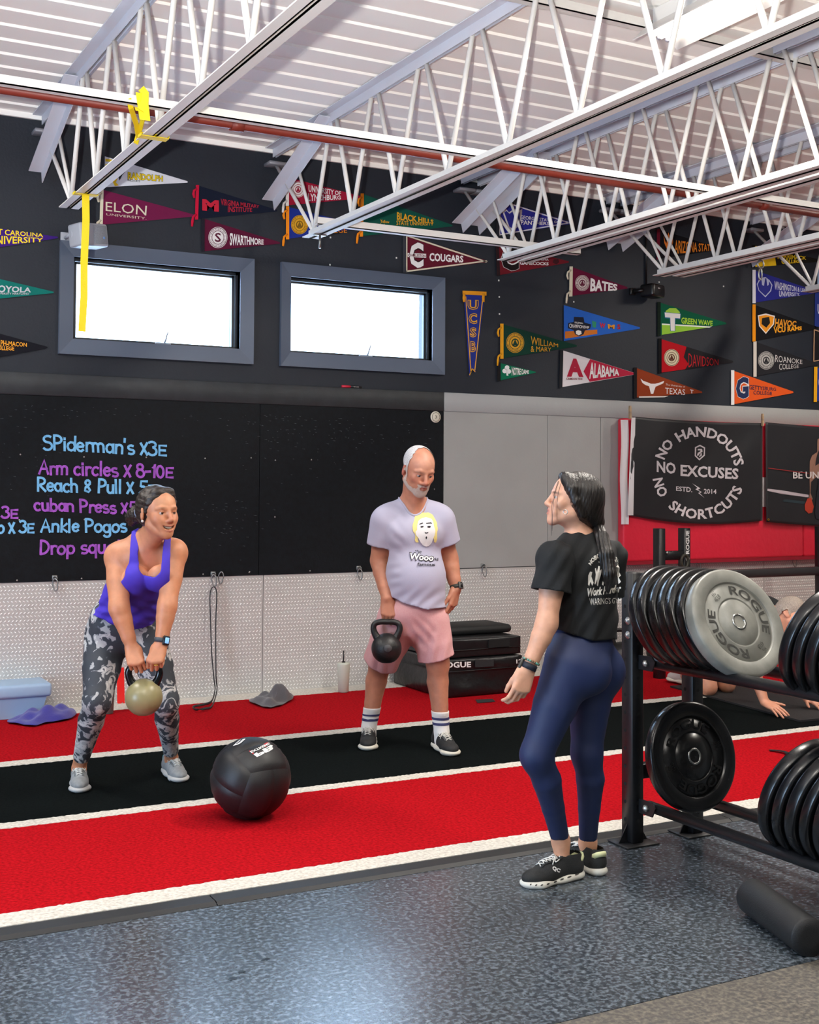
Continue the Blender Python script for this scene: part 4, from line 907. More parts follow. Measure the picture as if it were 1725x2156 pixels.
for z in (.165, .768):
    for cx in (RX0 + .035, RX1 + .0):
        MB().tube((cx, 4.16, z), (cx, 2.26, z), .0235, n=18).build('rail', M_blk, rk)
        b = MB(); b.prism([(4.25, z - .03), (4.25, z + .03), (4.10, z + .03), (4.08, z + .01), (4.10, z - .03)], (cx - .033 if cx < 3.5 else cx + .03, 0, 0), (0, 1, 0), (0, 0, 1), .006, (1, 0, 0)); b.build('rail_bracket', M_blk, rk)
        bo = MB(); bx = cx - .034 if cx < 3.5 else cx + .036
        bo.lathe([(.015, 0), (.015, .008), (.011, .012), (.004, .016)], 6, (bx, 4.135, z), ((0, 1, 0), (0, 0, 1), (-1, 0, 0)), False); bo.build('bolt', M_bolt, rk)
for z in (.60, .88, .94):
    if z != .60: MB().lathe([(.017, 0), (.017, .003), (.011, .005), (.009, .011), (.002, .013)], 14, (RX0 - .0305, 4.215, z), ((0, 1, 0), (0, 0, 1), (-1, 0, 0))).build('bolt', M_bolt, rk)
for z in (.30, .905): MB().rbox((RX0 + .03, 4.2, z - .03), (RX1 - .01, 4.25, z + .03), .003, 1).build('cross_member', M_blk, rk)

# ------------------------------------------------------------------ bumper plates
M_rubp = mat('black bumper rubber', '#0d0e10', .20, var=(6, .6, 5, .5), col2='#17181a', rvar=.12)
M_rubw = mat('worn grey bumper rubber', '#6d6e69', .34, var=(9, .7, 6, .4), col2='#9c9c94', rvar=.12)
M_lets = mat('moulded letters', '#0c0d0e', .35)
M_letw = mat('worn moulded letters', '#3c3c39', .35)
M_ins = mat('steel insert', '#b7b7b4', .25, metal=1.0)
def plate_proto(th, worn):
    p = bpy.data.objects.new('bumper_plate', None); COL.objects.link(p); R = .225; h = th / 2
    AX = ((1, 0, 0), (0, 0, 1), (0, -1, 0))      # face towards -y
    prof = [(.026, h - .005), (.094, h - .005), (.0955, h - .0085), (.0985, h - .0085), (.1, h - .004), (.104, h - .006), (.160, h - .006), (.1615, h - .011), (.165, h - .011), (.1665, h - .001), (.168, h), (.214, h), (.222, h - .003), (.225, h - .01),
            (.225, -h + .01), (.222, -h + .003), (.214, -h), (.166, -h), (.163, -h + .006), (.105, -h + .006), (.102, -h + .002), (.026, -h + .002), (.026, h - .004)]
    d = MB().lathe(prof, 64, (0, 0, 0), AX).build('disc', M_rubw if worn else M_rubp, p)
    r = MB().lathe([(.0262, -h - .001), (.034, -h - .001), (.034, -h + .004), (.034, h - .003), (.034, h - .0005), (.0262, h - .0005), (.0255, h - .003), (.0255, -h + .003), (.0262, -h - .001)], 32, (0, 0, 0), AX).build('steel_insert', M_ins, p)
    def A(a0, a1, r0, r1):
        def fn(u, v):
            a = math.radians(a0 + (a1 - a0) * u); rr = r0 + (r1 - r0) * v; return (rr * math.cos(a), -(h - .0035), rr * math.sin(a))
        return fn
    for ch, a0, a1 in (('ROGUE', 146, 34), ('ROGUE', 326, 214)):
        put_text(MB(), ch, A(a0, a1, .114, .152), .02, 3).build('raised_lettering', M_letw if worn else M_lets, d)
    for a in (3, 183):
        t2 = MB()
        for q, (dr, da) in (('45', (.0, 5)), ('LB', (.0, -5)), ('HG', (.022, 0))): put_text(t2, q, A(a + da + 4, a + da - 4, .116 + dr, .134 + dr), .0, 1)
        t2.build('raised_marks', M_letw if worn else M_lets, d)
    return p
P_w, P_a, P_b = plate_proto(.056, True), plate_proto(.052, False), plate_proto(.045, False)
def put_plate(proto, first, x, y, z, lean, roll, label, group):
    o = proto if first else copy_tree(proto)
    o.location = (x, y, z); o.rotation_euler = (Matrix.Rotation(math.radians(-lean), 3, 'X') @ Matrix.Rotation(math.radians(roll), 3, 'Y')).to_euler(); tag(o, label, 'weight plate', group); return o
RZ = .768 + .022; RZL = .165 + .022; CXP = 3.516
def zc(base, lean): return base + .155 * 1.0 + .02 * math.cos(math.radians(lean))
put_plate(P_w, True, CXP - .028, 3.735, .967, 26, 58, 'worn grey front plate with raised lettering on the upper rack row', 'plates on the upper rack row')
nm = ['second', 'third', 'fourth', 'fifth', 'sixth', 'rearmost']
for i in range(6):
    put_plate(P_a, i == 0, CXP - .026 + RNG.uniform(-.005, .005), 3.735 + .060 * (i + 1), .967 - .001 * i, 26 - i * .5, RNG.uniform(0, 360), 'black plate, %s behind the worn grey one on the upper rack row' % nm[i], 'plates on the upper rack row')
put_plate(P_a, False, CXP, 4.03, .386, 12, -12, 'single black plate standing alone on the lower rack row', 'plates on the lower rack row')
for i in range(6):
    put_plate(P_b if i % 2 else P_a, i == 1, CXP, 3.275 - .062 * i, .945, -20, RNG.uniform(0, 360), 'black plate, %s in the upper group at the right picture edge' % ['rearmost', 'second from the rear', 'third from the rear', 'fourth from the rear', 'fifth from the rear', 'foremost'][i], 'plates at the right edge')
for i in range(6):
    put_plate(P_b if i % 2 else P_a, False, CXP, 3.385 - .066 * i, .366, -18, RNG.uniform(0, 360), 'black plate, %s in the lower group at the right picture edge' % ['rearmost', 'second from the rear', 'third from the rear', 'fourth from the rear', 'fifth from the rear', 'foremost'][i], 'plates at the right edge')

# ------------------------------------------------------------------ low rig by the far wall
rg = thing('storage_rig', 'black steel uprights with a long crossbar before the red pad', 'rig', (7.2, 7.7, 0))
for cx in (6.40, 6.655, 8.165):
    MB().rbox((cx - .032, 7.66, .008), (cx + .032, 7.74, 1.19), .004, 1).build('upright', M_blk, rg)
    MB().rbox((cx - .07, 7.60, 0), (cx + .07, 7.80, .008), .002, 1).build('foot_plate', M_blk, rg)
for z in (.81,): MB().rbox((6.43, 7.665, z - .035), (8.135, 7.735, z + .035), .006, 1).build('crossbar', mat('dark grey bar', '#2c2a2c', .4), rg)
MB().rbox((6.43, 7.665, .94), (6.625, 7.735, 1.01), .006, 1).build('short_bar', M_blk, rg)
MB().lathe([(.012, 0), (.012, .012), (.004, .016)], 8, (6.442, 7.66, 1.0), AXW).build('bolt', M_bolt, rg)
jc = MB(); jc.path([V3(6.60, 7.63, .93 + .0) + V3(.035 * math.cos(a), 0, .05 * math.sin(a)) for a in np.linspace(0, 2 * math.pi, 17)[:-1]], .012, 8, closed=True); jc.build('hook_cup', mat('olive cup', '#2e2c22', .5), rg)
t = MB(); put_text(t, 'ROGUE', lambda u, v: (6.655 + .018 - .036 * v + .0, 7.659, .985 + .185 * u), .03); t.build('lettering', mat('white decal', '#e8e8e6', .5), rg)
t = MB(); t.lathe([(.019, 0), (.019, .001), (.014, .001), (.014, 0)], 20, (6.655, 7.659, .945), AXW, caps=False); t.build('emblem', mat('white decal', '#e8e8e6'), rg)

# ------------------------------------------------------------------ soft plyometric boxes
M_vin = mat('black vinyl', '#141416', .33, bump=(7, .5, .03))
def soft_box(a, b, seed, bev=.02, sag=.012):
    a = np.array(a, float); b = np.array(b, float); bm = bmesh.new(); bmesh.ops.create_cube(bm, size=1.0)
    bmesh.ops.subdivide_edges(bm, edges=bm.edges[:], cuts=14, use_grid_fill=True)
    r = random.Random(seed); ph = [r.uniform(0, 6) for _ in range(6)]
    for v in bm.verts:
        p = v.co.copy(); q = Vector((a[i] + (b[i] - a[i]) * (p[i] + .5) for i in range(3)))
        n = Vector(tuple(0 if abs(abs(p[i]) - .5) > 1e-4 else math.copysign(1, p[i]) for i in range(3)))
        ne = sum(1 for i in range(3) if abs(abs(p[i]) - .5) < 1e-4)
        if ne == 1:
            d = sag * (math.sin(7 * q.x + 19 * q.z + ph[0]) * .5 + math.sin(23 * q.z + 3 * q.x + ph[1]) * .5 + .35 * math.sin(13 * q.y + 9 * q.x + ph[2]))
            ed = 1.0
            for i in range(3):
                if abs(abs(p[i]) - .5) > 1e-4: ed *= min(1, (0.5 - abs(p[i])) * 6)
            if n.z < -.5: d = 0
            q += n * d * ed
        else: q -= n * bev * (.22 if ne == 2 else .3)
        v.co = q
    mb = MB(); bm.verts.index_update(); mb.add([v.co[:] for v in bm.verts], [[v.index for v in f.verts] for f in bm.faces], True); bm.free(); return mb
b1 = thing('plyo_box', 'large black padded jump box with white lettering behind the man', 'jump box', (4.73, 8.0, 0))
soft_box((4.40, 7.625, .014), (5.065, 8.40, .287), 1).build('cover', M_vin, b1)
MB().path([(4.40, 7.618, .20), (5.06, 7.618, .20)], .004, 6).build('seam', M_black, b1)
MB().path([(4.392, 8.38, .20), (4.392, 7.63, .20)], .004, 6).build('seam', M_black, b1)
yb_ = 7.607
def bx(px, py): return on_wall(px, py, yb_ - .003)
t = MB(); put_text(t, 'ROGUE', quad_fn((928, 1394), (992, 1393), (992, 1405), (928, 1407), bx), .03); t.build('lettering', mat('white decal', '#e8e8e6'), b1)
t = MB(); put_text(t, '12"', quad_fn((1087.5, 1388), (1104, 1387), (1104, 1396), (1087.5, 1397), bx), .03); t.build('lettering', mat('white decal', '#e8e8e6'), b1)
q = [bx(*p) for p in ((1001, 1389), (1040, 1388), (1040, 1403), (1001, 1405))]; MB().add(q + [p + V3(0, .004, 0) for p in q], [(0, 1, 2, 3), (0, 4, 5, 1), (1, 5, 6, 2), (2, 6, 7, 3), (3, 7, 4, 0)]).build('velcro_patch', mat('dark velcro', '#1f2022', .9), b1)
q = [on_floor(*p, .018) for p in ((1001, 1473), (1037, 1471), (1044, 1477), (1006, 1480))]; MB().add(q, [(0, 1, 2, 3)]).build('strap_tab', mat('dark velcro', '#1f2022'), b1)
b2 = thing('plyo_box', 'thinner black padded box stacked on the large jump box', 'jump box', (4.73, 8.0, .29))
soft_box((4.41, 7.64, .289), (5.06, 8.39, .425), 5, .02, .008).build('cover', M_vin, b2)
MB().path([(4.41, 7.632, .345), (5.05, 7.632, .345)], .0035, 6).build('seam', M_black, b2)
MB().box((4.77, 7.621, .352), (4.95, 7.636, .408)).build('velcro_patch', mat('black velcro', '#060607', .95), b2)
soft_ = thing('foam_pad', 'small black foam pad lying on top of the jump boxes', 'foam pad', (4.85, 7.95, .43))
MB().rbox((4.52, 7.80, .427), (5.09, 8.16, .49), .03, 3).build('pad', mat('matte black foam', '#0c0d0d', .7), soft_)

# ------------------------------------------------------------------ bottles, tub, towels
def bottle(name, label, c, prof, m, straw=None, cap=None):
    b = thing(name, label, 'bottle', c); MB().lathe(prof, 28, c).build('body', m, b)
    if cap: MB().lathe(cap[0], 24, c).build('lid', cap[1], b)
    if straw: MB().path([V3(*c) + V3(*p) for p in straw], .005, 8).build('straw', mat('black straw', '#0c0c0c', .4), b)
    return b
c = (3.888, 8.20, .0155)
bottle('tumbler', 'pale sage tumbler with a black straw by the metal wall', c, [(.034, 0), (.038, .003), (.047, .18), (.047, .2), (.045, .212), (.02, .214), (0, .214)], mat('sage tumbler', '#b9bbad', .45), [(0, 0, .2), (.0, 0, .30)], ([(.014, .214), (.014, .219), (.008, .223), (0, .223)], M_black))
c = (2.147, 8.12, .0155)
bottle('shaker_bottle', 'dark grey shaker bottle behind the woman in the purple top', c, [(.034, 0), (.036, .004), (.045, .16), (.048, .165), (.048, .2), (.044, .21)], mat('dark grey plastic', '#56544f', .4), None, ([(.044, .21), (.044, .235), (.02, .243), (.014, .262), (0, .264)], mat('grey lid', '#8a8781', .4)))
tb = thing('storage_tub', 'pale blue plastic tub with a lid at the left edge', 'tub', (1.5, 8.25, .0155))
M_tub = mat('pale blue plastic', '#93adc9', .5)
MB().add([(1.27, 8.20, .0155), (1.735, 8.20, .0155), (1.735, 8.43, .0155), (1.27, 8.43, .0155), (1.24, 8.17, .15), (1.765, 8.17, .15), (1.765, 8.44, .15), (1.24, 8.44, .15)], [(0, 3, 2, 1), (4, 5, 6, 7), (0, 1, 5, 4), (1, 2, 6, 5), (2, 3, 7, 6), (3, 0, 4, 7)]).build('tub_body', M_tub, tb)
MB().rbox((1.22, 8.15, .148), (1.795, 8.445, .235), .022, 3).build('lid', M_tub, tb)

def towel(name, label, outline, hmax, m, seed, peaks):
    """crumpled cloth: an outline on the floor with folds rising inside"""
    O = [np.array(on_floor(px, py, .016)) for px, py in outline]; cen = sum(O) / len(O); r = random.Random(seed); n = 48; rings = 14
    pts = smooth_closed(O, max(2, n // len(O)), True); n = len(pts); G_ = []
    ph = [r.uniform(0, 6.28) for _ in range(5)]
    for k in range(rings + 1):
        s = k / rings; row = []
        for i in range(n):
            p = cen + (pts[i] - cen) * s; h = 0
            for (px, py, rad, hh) in peaks:
                c_ = on_floor(px, py, .016); d = np.linalg.norm((p - c_)[:2] / rad); h = max(h, hh * math.exp(-d * d))
            fold = .024 * math.sin(24 * p[0] + 16 * p[1] + ph[0]) + .016 * math.sin(41 * p[0] - 33 * p[1] + ph[1]) + .008 * math.sin(60 * p[1] + ph[2])
            z = .016 + max(0, (h + fold * .9 + .018) * (1 - s ** 5)) + (.004 + .008 * abs(math.sin(5 * i / n * 6.28 + ph[3])) if s > .95 else .006)
            row.append(V3(p[0], p[1], z))
        G_.append(row)
    mb = MB(); mb.sheet(G_, True); o = mb.build(name, m); md = o.modifiers.new('cloth', 'SOLIDIFY'); md.thickness = .004; md.offset = 1
    s2 = o.modifiers.new('smooth', 'SUBSURF'); s2.levels = 1; s2.render_levels = 1
    return tag(o, label, 'towel', 'towels on the turf')
M_twg = mat('grey terry', '#4a474b', .95, bump=(220, .6, .006), sheen=.3)
M_twp = mat('purple terry', '#34318a', .95, bump=(220, .6, .006), sheen=.3)
towel('towel', 'crumpled dark grey towel on the turf by the wall', [(524, 1478), (545, 1471), (562, 1468), (590, 1465), (613, 1464), (618, 1472), (598, 1485), (572, 1492), (552, 1490)], .15, M_twg, 2, [(602, 1476, .07, .085), (582, 1477, .06, .07), (552, 1481, .06, .04)])
towel('towel', 'purple towel crumpled on the turf at the left', [(14, 1522), (40, 1511), (75, 1506), (110, 1497), (150, 1494), (161, 1507), (140, 1518), (100, 1524), (70, 1531), (40, 1527)], .1, M_twp, 4, [(130, 1514, .14, .06), (60, 1524, .12, .03)])

# ------------------------------------------------------------------ medicine ball: twelve stitched panels on a cube sphere
mbc = on_floor(528, 1638, .192); mbr = .181
ball = thing('medicine_ball', 'large black stitched medicine ball on the turf', 'medicine ball', (mbc[0], mbc[1], .014))
mbc[2] = .014 + mbr * .985
M_ball = mat('black medicine ball vinyl', '#131416', .5, bump=(260, .2, .003), var=(5, .4, 4), col2='#1c1d1f')
tocam = nrm(CAM - mbc)
# cube frame: one corner turned to the camera, slightly up
zc_ = nrm(tocam + V3(0, 0, .12)); side = nrm(np.cross((0, 0, 1), zc_)); upv = np.cross(zc_, side)
def rotv(v, k, a): return v * math.cos(a) + np.cross(k, v) * math.sin(a) + k * (k @ v) * (1 - math.cos(a))
e = []
for i in range(3):
    a = math.radians(70 + 120 * i); d = side * math.cos(a) + upv * math.sin(a); e.append(nrm(zc_ * (1 / math.sqrt(3)) + d * math.sqrt(2 / 3)))
for ax in range(3):
    for sg in (-1, 1):
        n_, u_, v_ = e[ax] * sg, e[(ax + 1) % 3], e[(ax + 2) % 3]
        for half in (0, 1):
            N = 9; G_ = []
            for i in range(N):
                row = []
                for j in range(N):
                    a = -1 + 2 * i / (N - 1); b = (half - 1 + j / (N - 1))
                    a_, b_ = math.tan(a * math.pi / 4), math.tan(b * math.pi / 4)
                    d = nrm(n_ + u_ * a_ + v_ * b_); edge = min(1 - abs(a), (b - (half - 1)), half - b)
                    rr = mbr - .0055 * math.exp(-(max(0, edge) / .05) ** 2)
                    p = mbc + d * rr; p[2] = max(p[2], .0155); row.append(p)
                G_.append(row)
            MB().sheet(G_).build('panel', M_ball, ball)
def on_ball(px, py, off=.0015):
    d = nrm(ray(px, py)); oc = CAM - mbc; b = oc @ d; disc = b * b - (oc @ oc - (mbr + off) ** 2); return CAM + d * (-b - math.sqrt(max(0, disc)))
z2 = lambda x, y: (430 + x / 8.625, 1540 + y / 8.625)
def bq(*p): return [z2(p[i], p[i + 1]) for i in range(0, 8, 2)]
t = MB(); put_text(t, 'PB', quad_fn(*bq(960, 465, 1290, 310, 1225, 225, 895, 415), on_ball), .05); t.build('lettering', mat('white decal', '#e8e8e6'), ball)
t = MB(); put_text(t, 'EXTREME', quad_fn(*bq(862, 392, 1205, 228, 1180, 198, 830, 362), on_ball), .03); t.build('lettering', mat('white decal', '#e8e8e6'), ball)
t = MB(); q = bq(815, 355, 1150, 195, 1165, 212, 830, 372); t.add([on_ball(*p, .0012) for p in q], [(0, 1, 2, 3)])
q = bq(868, 395, 1120, 262, 1135, 275, 885, 412); t.add([on_ball(*p, .0012) for p in q], [(0, 1, 2, 3)]); t.build('print_band', mat('red decal', '#c01c2a', .5), ball)['kind'] = 'stuff'
t = MB(); put_text(t, 'LB', quad_fn(*bq(640, 155, 780, 120, 640, 230, 520, 262), on_ball), .05); t.build('lettering', mat('white decal', '#e8e8e6'), ball)

# ------------------------------------------------------------------ foam roller, strap, mat
fr = thing('foam_roller', 'black foam roller lying on the rubber floor at lower right', 'foam roller', (3.1, 3.1, 0))
a0 = V3(3.185, 3.335, .0625); a1 = V3(3.055, 2.935, .0625); d = nrm(a1 - a0); sd = nrm(np.cross(d, (0, 0, 1)))
L_ = np.linalg.norm(a1 - a0); MB().lathe([(.03, 0), (.052, .0), (.060, .006), (.0625, .016), (.0625, L_ - .012), (.06, L_ - .003), (.03, L_)], 40, a0, (sd, (0, 0, 1), d)).build('roller', mat('black foam', '#0f1114', .6, bump=(300, .4, .003)), fr)
s0, s1 = on_floor(1622, 1579, .02), on_floor(1700, 1603, .02)
tag(MB().path(smooth_closed([s0, s0 + (s1 - s0) * .3 + V3(.03, .0, .006), s0 + (s1 - s0) * .6, s1, s1 + (s1 - s0) * .8], 5, False), .016, 6, flat=.2, up=(0, 0, 1)).build('floor_strap', M_blk), 'black strap lying on the red turf behind the plates', 'strap')
MT = [(6.0, 5.84), (6.62, 5.80), (6.78, 7.25), (6.17, 7.30)]
mt = MB(); mt.prism([(p[0], p[1]) for p in MT], (0, 0, .0155), (1, 0, 0), (0, 1, 0), .012); tag(mt.build('exercise_mat', mat('black mat', '#141416', .8, bump=(120, .4))), 'thin black exercise mat under the kneeling man', 'mat')

# ------------------------------------------------------------------ kettlebells
def kettlebell(name, label, c, r, tilt_axis, handle_dir, m_ball, m_handle, hw, hh, flat=True, up=(0, 0, 1), thick=.016):
    """c: ball centre; handle_dir: unit vector across the handle; up: handle direction"""
    k = thing(name, label, 'kettlebell', c - np.asarray(up, float) * r); U = nrm(up); A = nrm(np.asarray(handle_dir, float) - U * (U @ np.asarray(handle_dir, float))); B = np.cross(U, A)
    prof = [(r * math.cos(t), r * math.sin(t)) for t in np.linspace(-math.pi / 2, math.pi / 2, 26)]
    if flat: prof = [(x, max(z, -r * .93)) for x, z in prof]
    MB().lathe(prof, 40, c, (A, B, U)).build('ball', m_ball, k)
    pts = [A * (-hw * .62) + U * (r * .58), A * (-hw * .88) + U * (r * .95), A * (-hw) + U * (r + hh * .45), A * (-hw * .86) + U * (r + hh * .85), A * (-hw * .45) + U * (r + hh), U * (r + hh)]
    pts = pts + [p - 2 * A * (A @ p) for p in pts[-2::-1]]
    pts = smooth_closed([c + p for p in pts], 5, False); n = len(pts)
    rad = [thick * (1 + .55 * (abs(i / (n - 1) - .5) * 2) ** 5) for i in range(n)]
    MB().path(pts, rad, 14).build('handle', m_handle, k)
    return k
M_iron = mat('black cast iron', '#131314', .45, bump=(150, .3, .004))
for (x, y, lab) in ((6.47, 8.27, 'black kettlebell on the turf between the woman in leggings and the rack'), (6.83, 8.22, 'black kettlebell mostly hidden behind the rack upright')):
    kb = kettlebell('kettlebell', lab, V3(x, y, .125), .108, None, (1, -.25, 0), M_iron, M_iron, .075, .095)
    cc = V3(x, y, .125); dd = nrm(CAM - cc); t = MB(); t.lathe([(.045, .101), (.04, .1065), (0, .1085)], 20, cc, (nrm(np.cross((0, 0, 1), dd)), np.cross(dd, nrm(np.cross((0, 0, 1), dd))), dd)); t.build('label_face', mat('grey face', '#3e3e40', .5), kb)

# ------------------------------------------------------------------ yellow straps, hooks under the joists
M_yel = mat('yellow webbing', '#f0d410', .6, bump=(260, .5, .004))
ys = thing('yellow_strap', 'yellow webbing strap hanging before the left window', 'strap', (1.742, 7.24, 2.4))
MB().path([V3(1.742, 7.235, 3.20), V3(1.745, 7.23, 3.05), V3(1.738, 7.232, 2.8), V3(1.742, 7.24, 2.6), V3(1.733, 7.24, 2.40)], .030, 4, flat=.06, up=(0, 1, 0)).build('webbing', M_yel, ys)
lp = [(1.673, 3.200), (1.811, 3.200), (1.811, 3.213), (1.673, 3.213)]
MB().path([V3(x, 7.24, z) for x, z in lp], .017, 4, flat=.09, closed=True, up=(0, 1, 0)) if False else None
mb = MB()
def loop_band(mb, pts, y0, y1, th=.003):
    n = len(pts)
    for i in range(n):
        (xa, za), (xb, zb) = pts[i], pts[(i + 1) % n]; d = nrm((xb - xa, 0, zb - za)); nn = np.cross(d, (0, 1, 0)) * th
        q = [V3(xa, y0, za), V3(xb, y0, zb), V3(xb, y1, zb), V3(xa, y1, za)]; mb.add(q + [p + nn for p in q], [(0, 1, 2, 3), (4, 7, 6, 5), (0, 4, 5, 1), (2, 6, 7, 3)])
loop_band(mb, lp, 7.215, 7.265); mb.build('loop', M_yel, ys)
t = MB()
for k in range(5): t.box((1.73, 7.2305, 2.86 + k * .018), (1.755, 7.2315, 2.864 + k * .018))
t.build('stitching', M_black, ys)['kind'] = 'stuff'
y2 = thing('yellow_strap', 'knotted yellow strap looped over the bridging angle and joist', 'strap', (1.62, 5.65, 3.25))
mb = MB(); bx0 = 1.60
for (ya, za, yb, zb) in ((5.612, 3.325, 5.612, 3.20), (5.612, 3.325, 5.68, 3.325), (5.68, 3.325, 5.68, 3.26)):
    mb.add([V3(bx0 - .025, ya, za), V3(bx0 + .03, ya, za), V3(bx0 + .045, yb, zb), V3(bx0 - .005, yb, zb)], [(0, 1, 2, 3)])
o = mb.build('wrap', M_yel, y2); md = o.modifiers.new('t', 'SOLIDIFY'); md.thickness = .004
def P2(px, py, y): return on_wall(px, py, y)
MB().path([P2(297, 186, 5.60), P2(306, 196, 5.60), P2(305, 215, 5.60), P2(296, 232, 5.60)], .024, 4, flat=.2, up=(0, 1, 0)).build('tail', M_yel, y2)
A1 = [P2(271, 208, 5.62), P2(276, 228, 5.66), P2(287, 262, 5.82), at_x(292, 290, 1.69)]
MB().path(A1, .017, 4, flat=.2, up=(.3, 1, 0)).build('strand', M_yel, y2)
A2 = [P2(304, 232, 5.62), P2(300, 255, 5.75), P2(294, 275, 5.9), at_x(286, 302, 1.69)]
MB().path(A2, .017, 4, flat=.2, up=(.3, 1, 0)).build('strand', M_yel, y2)
mb = MB(); loop_band(mb, [(1.672, 3.199), (1.812, 3.199), (1.812, 3.214), (1.672, 3.214)], 5.85, 5.91); mb.build('loop', M_yel, y2)
hb = MB(); hb.tube((3.405, 7.60, 3.20), (3.405, 7.60, 3.11), .0075, n=8); hb.rbox((3.36, 7.585, 3.196), (3.45, 7.615, 3.203), .002, 1); tag(hb.build('hanger_bolt', M_chr), 'threaded hanger bolt under the second joist end', 'bolt')
hk = thing('snap_hook', 'steel snap hook hanging under the far joist pair', 'hook', (6.6, 6.72, 3.1)); hc = at_x(1602, 556, 6.60)
MB().path([hc + V3(.03 * math.cos(a), 0, .03 * math.sin(a)) for a in np.linspace(0, 2 * math.pi, 17)[:-1]], .006, 8, closed=True).build('ring', M_chr, hk)
MB().path([hc + V3(.016 * math.cos(a), .004, -.075 + .042 * math.sin(a)) for a in np.linspace(0, 2 * math.pi, 17)[:-1]], .006, 8, closed=True).build('snap', M_chr, hk)
MB().path([hc + V3(0, 0, .03), V3(hc[0], hc[1], 3.2)], .005, 8).build('shank', M_chr, hk)

# ------------------------------------------------------------------ implicit-surface modelling for bodies and clothes
def ortho(f, up):
    f = nrm(f); l = nrm(np.cross(up, f)); u = np.cross(f, l); return l, f, u     # left, forward, up of a person
class Field:
    def __init__(s): s.p = []
    def cap(s, a, b, ra, rb=None, k=.02, flat=None):
        s.p.append(('c', np.asarray(a, float), np.asarray(b, float), float(ra), float(ra if rb is None else rb), k, flat, 1)); return s
    def chain(s, pts, rad, k=.02, flat=None):
        for i in range(len(pts) - 1): s.cap(pts[i], pts[i + 1], rad[i], rad[i + 1], k if i == 0 else min(k, .007), flat)
        return s
    def ell(s, c, r, ax=None, k=.02, sub=False):
        if np.isscalar(r): r = (r, r, r)
        ax = np.eye(3) if ax is None else np.array([nrm(a) for a in ax])
        s.p.append(('e', np.asarray(c, float), ax, np.asarray(r, float), 0, k, None, -1 if sub else 1)); return s
    def merged(s, *o):
        f = Field(); f.p = list(s.p)
        for q in o: f.p += q.p
        return f
    def bounds(s):
        lo = np.full(3, 1e9); hi = -lo
        for q in s.p:
            if q[7] < 0: continue
            if q[0] == 'c':
                r = max(q[3], q[4]); lo = np.minimum(lo, np.minimum(q[1], q[2]) - r); hi = np.maximum(hi, np.maximum(q[1], q[2]) + r)
            else:
                r = np.abs(q[2].T) @ q[3]; lo = np.minimum(lo, q[1] - r); hi = np.maximum(hi, q[1] + r)
        return lo, hi
    def evaluate(s, X, Y, Z, off=0.0):
        F = np.full((len(X), len(Y), len(Z)), .2, np.float32); m = .02
        for (t, a, b, r1, r2, k, flat, sg) in s.p:
            if t == 'c': r = max(r1, r2); lo = np.minimum(a, b) - r; hi = np.maximum(a, b) + r
            else: rr = np.abs(b.T) @ r1; lo = a - rr; hi = a + rr
            e = off + k + m
            sl = [slice(np.searchsorted(A, lo[i] - e), np.searchsorted(A, hi[i] + e)) for i, A in enumerate((X, Y, Z))]
            x = X[sl[0]][:, None, None].astype(np.float32); y = Y[sl[1]][None, :, None].astype(np.float32); z = Z[sl[2]][None, None, :].astype(np.float32)
            if x.size == 0 or y.size == 0 or z.size == 0: continue
            if t == 'c':
                d = b - a; L2 = float(d @ d) + 1e-12
                px, py, pz = x - a[0], y - a[1], z - a[2]
                h = np.clip((px * d[0] + py * d[1] + pz * d[2]) / L2, 0, 1)
                px = px - h * d[0]; py = py - h * d[1]; pz = pz - h * d[2]
                if flat is not None:
                    n, sc = flat; w = (px * n[0] + py * n[1] + pz * n[2]) * (1 / sc - 1); px = px + w * n[0]; py = py + w * n[1]; pz = pz + w * n[2]
                D = np.sqrt(px * px + py * py + pz * pz) - (r1 + (r2 - r1) * h)
                if flat is not None: D = D * min(1, flat[1] ** .5)
            else:
                q = [(x - a[0]) * b[i][0] + (y - a[1]) * b[i][1] + (z - a[2]) * b[i][2] for i in range(3)]
                k0 = np.sqrt(sum((q[i] / r1[i]) ** 2 for i in range(3))); k1 = np.sqrt(sum((q[i] / r1[i] ** 2) ** 2 for i in range(3))) + 1e-9
                D = k0 * (k0 - 1) / k1
            S = F[tuple(sl)]
            if sg > 0:
                hh = np.clip(.5 + .5 * (S - D) / k, 0, 1); F[tuple(sl)] = S * (1 - hh) + D * hh - k * hh * (1 - hh)
            else:
                hh = np.clip(.5 - .5 * (S + D) / k, 0, 1); F[tuple(sl)] = S * (1 - hh) - D * hh + k * hh * (1 - hh)
        return F - off
def axis_grid(lo, hi, step, fine=()):
    """coordinates from lo to hi, finer inside the given (a, b, step) spans"""
    out = [lo]; x = lo
    while x < hi:
        st = step
        for a, b, q in fine:
            if a <= x <= b: st = min(st, q)
        x += st; out.append(x)
    return np.array(out)
